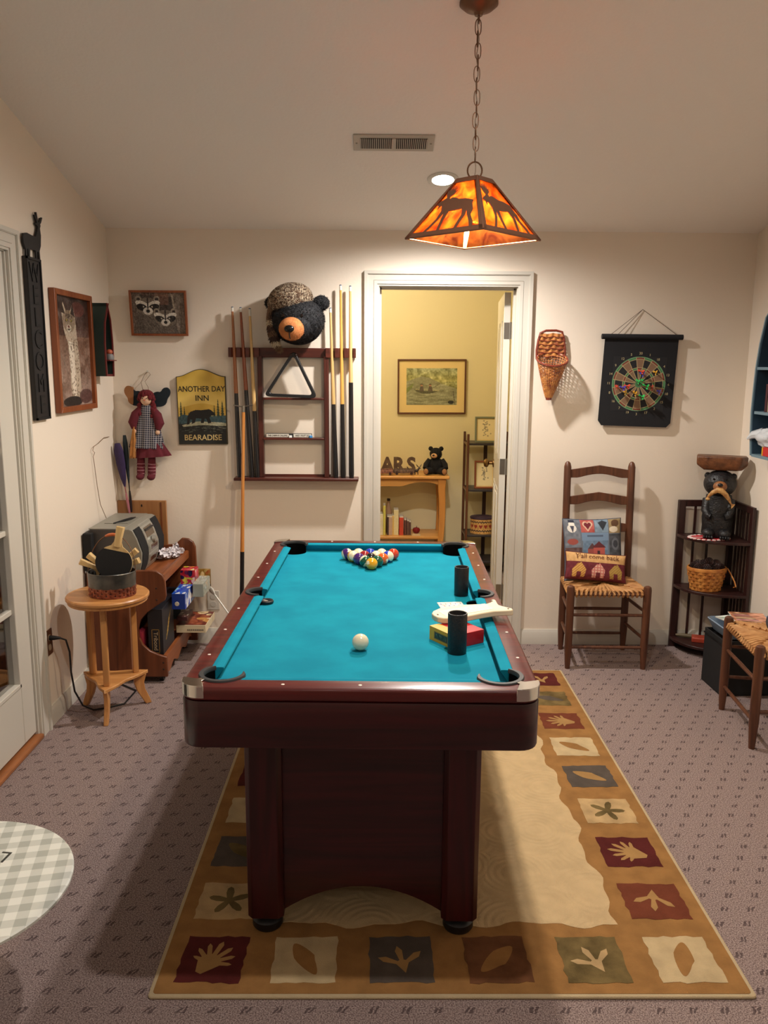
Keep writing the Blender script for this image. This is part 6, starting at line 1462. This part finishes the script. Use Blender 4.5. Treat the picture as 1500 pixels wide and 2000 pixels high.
# dart banner
dc = onY(1247, 750, -.025); db = thing('dartboard_banner', 'black cloth magnetic dartboard banner hanging from a cord', 'dartboard', (dc.x, -.024, dc.z), (0, math.radians(1), 0))
cw_, chh = .405, .485
blk = mk('banner_black', (22, 22, 26), rough=.9, bump=.2, bs=500)
tp_ = [(-cw_/2, .250), (-cw_/2-.008, -.205), (-cw_/2+.012, -.232), (cw_/2-.030, -.236), (cw_/2-.008, -.212), (cw_/2, .250)]
MB().prism(tp_, -.002, .002, 'y').build('cloth', blk, db)
MB().tube([(-.222, -.006, .252), (.222, -.006, .258)], .0145, 16).build('top_rod', blk, db)
cv = Canvas(220, 220, (24, 24, 28), 61); X_ = (cv.X-.5)*2; Y_ = (cv.Y-.5)*2; R_ = np.hypot(X_, Y_); A_n = np.degrees(np.arctan2(X_, -Y_)) % 360; sec = (((A_n+9)//18).astype(int)) % 20
tanb, bl_, grn, rdd = (128, 98, 74), (26, 26, 30), (66, 120, 76), (120, 56, 44)
ev = sec % 2 == 0
cv.put((R_ < .98) & ev, tanb); cv.put((R_ < .98) & ~ev, bl_)
for r0, r1 in ((.90, .98), (.52, .60)): m_ = (R_ > r0) & (R_ < r1); cv.put(m_ & ev, rdd); cv.put(m_ & ~ev, grn)
wire = (R_ > .975) & (R_ < 1.0)
for rr in (.90, .60, .52): wire |= abs(R_-rr) < .009
sp_a = np.abs(((A_n+9) % 18)-0); sp_a = np.minimum(sp_a, 18-sp_a); wire |= (sp_a*PI/180*R_ < .010) & (R_ > .12) & (R_ < 1)
cv.put(wire, (176, 158, 116)); cv.put(R_ < .13, grn); cv.put(R_ < .06, (60, 40, 36)); cv.put((R_ > .97) & (R_ < 1.0), (110, 150, 110))
cv.mesh('printed_target', .296, .296, vcol_mat('banner_print', .8), db, (0, -.0028, 0))
nm = mk('number_print', (186, 172, 130), rough=.8)
for k, s in enumerate('20 1 18 4 13 6 10 15 2 17 3 19 7 16 8 11 14 9 12 5'.split()):
    a = math.radians(18*k); text('number', s, .019, nm, db, (.166*math.sin(a), -.0028, .166*math.cos(a)), depth=.0003)
MB().tube([(-.175, -.006, .262), (-.002, .018, .402), (.195, -.006, .265)], .0014, 6).tube([(-.135, -.006, .264), (-.002, .018, .402)], .0014, 6).build('cord', mk('cord_brown', (90, 66, 50), rough=.8), db)
DT = [(-.004, .074, 'red', (196, 70, 50)), (.008, .060, 'blue', (40, 60, 170)), (.080, .068, 'yellow', (214, 160, 50)), (-.012, .022, 'green', (50, 180, 90)), (.016, .022, 'green', (50, 180, 90)), (.026, -.004, 'green', (50, 180, 90)), (-.124, -.010, 'red', (196, 50, 60)), (-.100, -.016, 'blue', (70, 60, 150)), (-.078, -.008, 'red', (196, 50, 60)), (-.076, -.040, 'yellow', (214, 160, 50)), (-.024, -.042, 'yellow', (214, 160, 50)), (.008, -.062, 'green', (50, 170, 80)), (.056, -.006, 'red', (150, 60, 44)), (.108, -.036, 'blue', (70, 74, 130))]
where = ['upper centre of the target', 'upper centre under the red dart', 'upper right of the target', 'just above and left of the bullseye', 'just above and right of the bullseye', 'just right of the bullseye', 'far left of the target', 'left, between the two red darts', 'left, inner one of the two red darts', 'lower left of the target', 'below and left of the bullseye', 'directly below the bullseye', 'right of the bullseye, beyond the green ones', 'lower right of the target']
for (x, z, cn, c), wh in zip(DT, where):
    r = thing('magnetic_dart', '%s dart on the dartboard, %s' % (cn, wh), 'dart', (dc.x+x, -.0275, dc.z+z), (math.radians(rnd.uniform(6, 14)), 0, math.radians(rnd.uniform(-12, 12))), 'darts on the banner')
    MB().tube([(0, 0, 0), (0, -.006, 0), (0, -.007, 0), (0, -.022, 0), (0, -.034, 0)], [.006, .006, .0028, .0032, .002], 10).build('barrel', steel if 0 else mk('dart_%s_%d' % (cn, c[0]), c, rough=.35), r)
    f_ = MB()
    for q in range(4):
        M_ = Matrix.Rotation(PI/2*q+.3, 4, 'Y'); f_.prism([(.001, -.030), (.014, -.044), (.014, -.060), (.001, -.054)], -.0004, .0004, 'z', M=M_)
    f_.build('flight', mk('dart_%s_%d' % (cn, c[0]), c), r)

# ================================================================ HALL SEEN THROUGH THE DOORWAY
HYF = HY-.002
cv = Canvas(130, 96, (150, 150, 96), 71); cv.grad((150, 156, 120), (170, 166, 100), 0, .36); cv.mottle((12, 8), 36); cv.mottle((40, 24), 26)
cv.po([(0, .36), (.3, .22), (.45, .26), (.7, .42), (1, .56), (1, 1), (0, 1)], (142, 142, 112)); cv.mottle((10, 30), 24, cv.Y > .4); cv.po([(0, .55), (.15, .40), (.12, .52), (0, .7)], (120, 130, 70))
for i in range(30): x, y = cv.r.rand(), .5+.5*cv.r.rand(); cv.ln(x, y, x+.12*cv.r.rand(), y, .006, (110, 112, 88), .6)
cv.po([(.16, .56), (.20, .64), (.32, .69), (.52, .68), (.66, .60), (.60, .60), (.48, .62), (.30, .61)], (86, 84, 60)); cv.ln(.18, .575, .64, .605, .014, (176, 166, 120))
for x in (.30, .47): cv.po([(x-.05, .62), (x-.02, .49), (x+.03, .49), (x+.05, .62)], (96, 84, 70)); cv.el(x, .46, .022, .032, (170, 120, 90)); cv.po([(x-.035, .445), (x+.04, .445), (x, .41)], (80, 80, 60))
cv.ln(.50, .55, .66, .42, .008, (90, 80, 50)); cv.ln(.92, .62, .96, .98, .012, (80, 70, 50)); cv.el(.88, .92, .06, .05, (50, 50, 44)); cv.mottle((60, 44), 12)
a, b = onY(777, 701, HY-.02), onY(909, 809, HY-.02)
framed('river_painting', 'framed watercolour of two people in a boat on the hall wall', cv, b.x-a.x, a.z-b.z, .012, .022, ((a.x+b.x)/2, HYF, (a.z+b.z)/2), (0, math.radians(-.3), 0), mk('frame_dark_walnut', (96, 56, 34), rough=.35), mat_w=.058, mat_col=mk('mat_cream', (226, 200, 140), rough=.8))
# console table
cf, cz2 = 1.52, .780; cR = onY(880, 925, cf).x-.004; cl = cR-1.05
ct_ = thing('console_table', 'honey pine console table with scalloped apron in the hall', 'table', ((cl+cR)/2, (cf+HY)/2, 0)); W2, D2 = (cR-cl)/2, (HY-.03-cf)/2
MB().box((-W2, -D2, cz2-.024), (W2, D2, cz2)).build('tabletop', pine, ct_, bevel=.007, seg=3)
ax0, ax1 = -W2+.07, W2-.045
q = [(ax0, cz2-.024), (ax0, cz2-.078)]
for i in range(41):
    u = i/40; q.append((ax0+(ax1-ax0)*u, cz2-.082+.034*max(0, math.sin(3*PI*u))**1.0*1 if True else 0))
q += [(ax1, cz2-.078), (ax1, cz2-.024)]
MB().prism(q, -D2+.03, -D2+.048, 'y').build('apron', pine, ct_)
pinez = mk('honey_pine_upright', (208, 146, 74), c2=(184, 120, 54), rough=.35, wood=2, ws=6)
for sx in (-1, 1):
    for sy in (-1, 1):
        x = sx*(W2-.055); y = sy*(D2-.04)
        prof = [(0, .026), (-.004, .024), (.004, .020), (.008, .021), (-.002, .023), (-.010, .024), (-.006, .024), (.0, .026)]
        zs = [.0, .06, .18, .32, .46, .58, .68, cz2-.024]; P_ = [(x+sx*[-.012, -.02, -.014, .0, .006, .004, -.002, .0][i], y, z) for i, z in enumerate(zs)]
        V = []; 
        for (px_, py_, pz_), w_ in zip(P_, (.018, .020, .022, .024, .026, .027, .030, .034)):
            for u, v in ((-1, -1), (1, -1), (1, 1), (-1, 1)): V.append((px_+u*w_*.9, py_+v*w_*.7, pz_))
        MB().add(V, [(i*4+j, (i+1)*4+j, (i+1)*4+(j+1) % 4, i*4+(j+1) % 4) for i in range(7) for j in range(4)]+[(0,1,2,3), (31,30,29,28)]).build('leg', pinez, ct_, bevel=.004)
zsh = onY(800, 1048, cf+.05).z
MB().box((-W2+.05, -D2+.03, zsh-.020), (W2-.05, D2-.01, zsh)).build('lower_shelf', pine, ct_, bevel=.004)
# letters BEARS (the first ones hidden by the door frame)
lm = mk('tin_letters', (112, 90, 72), c2=(88, 66, 54), vs=40, rough=.5, metal=.3)
for ch_, px in (('A', 756.5), ('R', 778.5), ('S', 803)):
    p = onY(px, 914, 1.70); o = text('metal_letter', ch_, .158, lm, None, (p.x, 1.70, cz2+.060), (PI/2, 0, 0), depth=.012, bold=.006, sx=.92)
    tag(o, 'rusty metal letter %s standing on the hall console table' % ch_, 'letter', 'letters spelling BEARS')
o = text('metal_letter', 'E', .158, lm, None, (onY(732.5, 900, 1.70).x, 1.70, cz2+.052), (PI/2, 0, 0), depth=.012, bold=.006); tag(o, 'rusty metal letter E mostly hidden by the door frame', 'letter', 'letters spelling BEARS')
rm_ = MB()
for k in range(2):
    pass
def log(name, lab, x0, x1, y, c, wheels=True):
    r = thing(name, lab, 'ornament', ((x0+x1)/2, y, cz2)); r.scale = (1, 1, 1.35); w = (x1-x0)/2; lgm = mk('log_'+name, c, c2=tuple(v*.55 for v in c), vs=70, rough=.6, bump=.8, bs=120)
    MB().box((-w, -.022, .010), (w, .022, .030)).build('body', lgm, r, bevel=.004)
    m = MB(); n = int(w*2/.012)
    for i in range(n): m.cyl((-w+.006+i*.012, -.018, .030), (-w+.006+i*.012, .018, .030), .007, n=8)
    m.build('stacked_sticks', lgm, r)
    m = MB()
    for x in (-w*.7, w*.7): m.cyl((x, -.026, .010), (x, .026, .010), .010, n=14)
    m.build('wheels', darkw, r)
log('log_wagon', 'reddish brown wooden train car at the left on the hall console table', onY(728, 920, cf+.06).x, onY(768, 920, cf+.06).x, cf+.07, (150, 96, 76)); log('train_car', 'grey-brown carved train ornament in front of the metal letters', onY(769, 918, cf+.09).x, onY(810, 918, cf+.09).x, cf+.10, (110, 84, 68))
x_ = onY(816, 915, cf+.1).x; mo_ = thing('moose_figurine', 'tiny dark moose figurine beside the metal letter S', 'figurine', (x_, cf+.105, cz2))
MB().ell((-.01, 0, .030), (.016, .008, .012), 10, 8).tube([(0, 0, .034), (.010, 0, .050)], [.008, .006], 8).ell((.014, 0, .050), (.009, .005, .006), 8, 6).tube([(-.02, .004, .026), (-.021, .004, 0)], .003, 6).tube([(-.02, -.004, .026), (-.021, -.004, 0)], .003, 6).tube([(0, .004, .026), (.002, .004, 0)], .003, 6).tube([(0, -.004, .026), (.002, -.004, 0)], .003, 6).tube([(.010, 0, .055), (-.004, .006, .066), (-.012, .010, .080)], [.002, .004, .001], 5).tube([(.010, 0, .055), (.022, .006, .066), (.030, .010, .082)], [.002, .004, .001], 5).build('moose_body', mk('moose_dark', (56, 44, 40), rough=.5), mo_)
# teddy bear
p = onY(851, 914, cf+.14); td = thing('teddy_bear', 'small black sitting teddy bear on the hall console table', 'teddy bear', (p.x, cf+.145, cz2), math.radians(-6))
tf = mk('teddy_black', (20, 19, 26), c2=(8, 8, 10), vs=60, rough=.9, bump=.8, bs=200); pad = mk('teddy_pad', (150, 104, 64), rough=.9)
m = MB().ell((0, 0, .065), (.062, .052, .064), 26, 18).ell((0, -.008, .158), (.046, .044, .046), 24, 16).ell((-.040, 0, .196), (.018, .010, .018), 12, 8).ell((.040, 0, .196), (.018, .010, .018), 12, 8)
for s_ in (-1, 1): m.tube([(s_*.045, -.01, .11), (s_*.072, -.025, .075), (s_*.078, -.045, .048)], [.022, .022, .020], 12); m.tube([(s_*.030, -.02, .030), (s_*.055, -.055, .030), (s_*.068, -.078, .030)], [.028, .028, .027], 14)
fuzz(m, (0, 0, .065), (.062, .052, .064), 900, .008, 21); fuzz(m, (0, -.008, .158), (.046, .044, .046), 700, .007, 22); m.build('body', tf, td, ang=80, merge=False)
for s_ in (-1, 1): MB().ell((s_*.070, -.098, .031), (.018, .009, .022), 14, 10).build('foot_pad', pad, td)
MB().ell((-.012, -.048, .146), (.024, .020, .019), 16, 12).build('muzzle', mk('teddy_muzzle', (206, 160, 116), rough=.9), td); MB().ell((-.016, -.067, .152), (.009, .006, .007), 10, 8).build('nose', black, td)
# books on the lower shelf of the console
BK = [(733, 1005, (224, 216, 186), 'white'), (744, 1005, (220, 208, 176), 'cream'), (751, 988, (206, 196, 90), 'yellow-green'), (758, 1010, (70, 50, 44), 'dark brown'), (763, 1010, (190, 160, 136), 'tan'), (768, 1008, (216, 176, 96), 'narrow ochre'), (774, 997, (222, 206, 156), 'speckled cream'), (784, 1011, (196, 66, 40), 'red-orange'), (792, 1016, (96, 56, 48), 'brown'), (797, 1018, (110, 76, 64), 'grey-brown'), (801, 1020, (90, 60, 52), 'dark umber')]
wd_ = [9, 9, 5, 4, 8, 4, 10, 9, 5, 4, 4]
for (px, py, c, cn), w_ in zip(BK, wd_):
    a = onY(px, py, cf+.10); wv_ = w_*.0037
    o = thing('book', '%s book standing on the lower shelf of the hall console' % cn, 'book', (a.x, cf+.10, zsh), 0, 'books in the hall console')
    hgt = a.z-zsh; mc = mk('bookcloth_%s' % cn, c, rough=.6, var=.15, vs=60)
    MB().box((-wv_/2, 0, 0), (wv_/2, .13, hgt)).build('cover', mc, o, bevel=.0015); MB().box((-wv_/2+.0015, .006, hgt), (wv_/2-.0015, .128, hgt+.0006)).build('page_block', mk('pages', (220, 214, 200)), o)
o = thing('bottle_lamp', 'slim tan bottle with dark cap behind the standing books', 'bottle', (onY(759, 1000, cf+.20).x, cf+.262, zsh)); hb = onY(758, 976, cf+.20).z-zsh
MB().lathe([(0, 0), (.026, 0), (.027, .02), (.026, hb*.62), (.012, hb*.8), (.010, hb*.93), (0, hb*.94)], 20).build('glass', mk('bottle_tan', (176, 140, 110), rough=.3), o); MB().lathe([(0, hb*.93), (.013, hb*.93), (.013, hb), (0, hb)], 16).build('cap', darkw, o)
p = onY(813, 1035, cf+.09); o = thing('apple_ornament', 'red apple ornament on a small cream stand on the hall console shelf', 'ornament', (p.x, cf+.09, zsh))
MB().box((-.034, -.025, 0), (.034, .025, .010)).box((-.026, -.020, .010), (.026, .020, .018)).build('stand', mk('stand_cream', (206, 176, 130), rough=.5), o, bevel=.002)
MB().lathe([(0, .022), (.014, .018), (.026, .030), (.029, .045), (.024, .060), (.010, .064), (0, .058)], 20).build('apple', mk('apple_red', (120, 22, 30), rough=.25), o); MB().tube([(0, 0, .058), (.003, 0, .076)], .002, 6).build('stem', darkw, o)
# corner etagere
ex0, ex1 = onY(916, 900, HY-.20).x, onY(990, 900, HY-.20).x; er = thing('corner_etagere', 'brown wooden etagere with dark shelves half hidden by the open door', 'shelf', ((ex0+ex1)/2, HY-.165, 0)); hw_ = (ex1-ex0)/2+.02
etw = mk('etagere_wood', (104, 64, 38), c2=(78, 44, 28), rough=.4, wood=2, ws=8)
zs4 = [onY(940, py, HY-.25).z for py in (865, 955, 1043, 1094)]
for x in (-hw_, hw_):
    for y in (-.13, .13): MB().box((x-.009, y-.009, 0), (x+.009, y+.009, zs4[0]+.07)).build('post', etw, er, bevel=.003)
    for z in zs4: MB().box((x-.006, -.12, z-.02), (x+.006, .12, z-.004)).build('side_rail', etw, er)
for z in zs4: MB().box((-hw_+.009, -.125, z-.016), (hw_-.009, .125, z)).build('shelf_board', mk('etagere_shelf', (52, 46, 48), rough=.4), er, bevel=.002)
MB().box((-.014, .12, .05), (.014, .132, zs4[0])).build('back_splat', darkw, er)
def small_frame(lab, px0, py0, px1, py1, Y, zb, fc, seed):
    a, b = onY(px0, py0, Y), onY(px1, py1, Y); w, h = b.x-a.x, a.z-zb
    cv = Canvas(50, 66, (230, 214, 170), seed)
    for i in range(26): cv.el(.5+.25*cv.r.randn()*.5, .45+.18*cv.r.randn(), .05, .03, (130, 120, 104), cv.r.rand()*3, .7)
    framed('photo_frame', lab, cv, w, h, .014, .014, ((a.x+b.x)/2, Y, zb+h/2+.001), (math.radians(-6), 0, 0), fc, mat_w=.008, mat_col=mk('mat_cream', (226, 200, 140)))
small_frame('grey-green frame with ink sketch on the top shelf of the hall etagere', 928, 814, 972, 862, HY-.22, zs4[0], mk('frame_grey_green', (120, 124, 100), rough=.4), 81)
small_frame('reddish wood frame with a leaf sketch on the second etagere shelf', 927, 900, 966, 950, HY-.22, zs4[1], mk('frame_redbrown', (140, 76, 40), rough=.4), 82)
p = onY(941, 1037, HY-.22); hb_ = thing('heart_basket', 'oval basket with heart band and dark lid on the third etagere shelf', 'basket', (p.x+.004, HY-.19, zs4[2]))
cvb = Canvas(240, 40, (206, 158, 90), 91); cvb.mottle((60, 10), 24)
for k in range(14):
    x = (k+.5)/14; cvb.el(x-.012, .44, .013, .06, (150, 44, 34)); cvb.el(x+.012, .44, .013, .06, (150, 44, 34)); cvb.po([(x-.025, .47), (x+.025, .47), (x, .64)], (150, 44, 34))
cvb.put(np.abs(cvb.Y-.2-.03*np.sin(cvb.X*170)) < .04, (50, 36, 40)); cvb.put(np.abs(cvb.Y-.78-.03*np.sin(cvb.X*170)) < .04, (50, 36, 40))
cvb.mesh('printed_side', 1, .115, vcol_mat('basket_print', .6), hb_, (0, 0, .0585), fn=lambda u, v, x, z: (.092*math.cos(2*PI*u-PI/2), .078*math.sin(2*PI*u-PI/2), z))
MB().lathe([(0, .115), (.094, .115), (.096, .120), (.094, .130), (.05, .136), (0, .137)], 36, sy=.85).build('lid', mk('lid_plum', (66, 48, 62), rough=.5), hb_); MB().lathe([(0, 0), (.088, 0), (.090, .003), (.088, .115), (0, .115)], 36, sy=.83).build('inner_basket', mk('basket_core', (190, 140, 80), rough=.6), hb_)
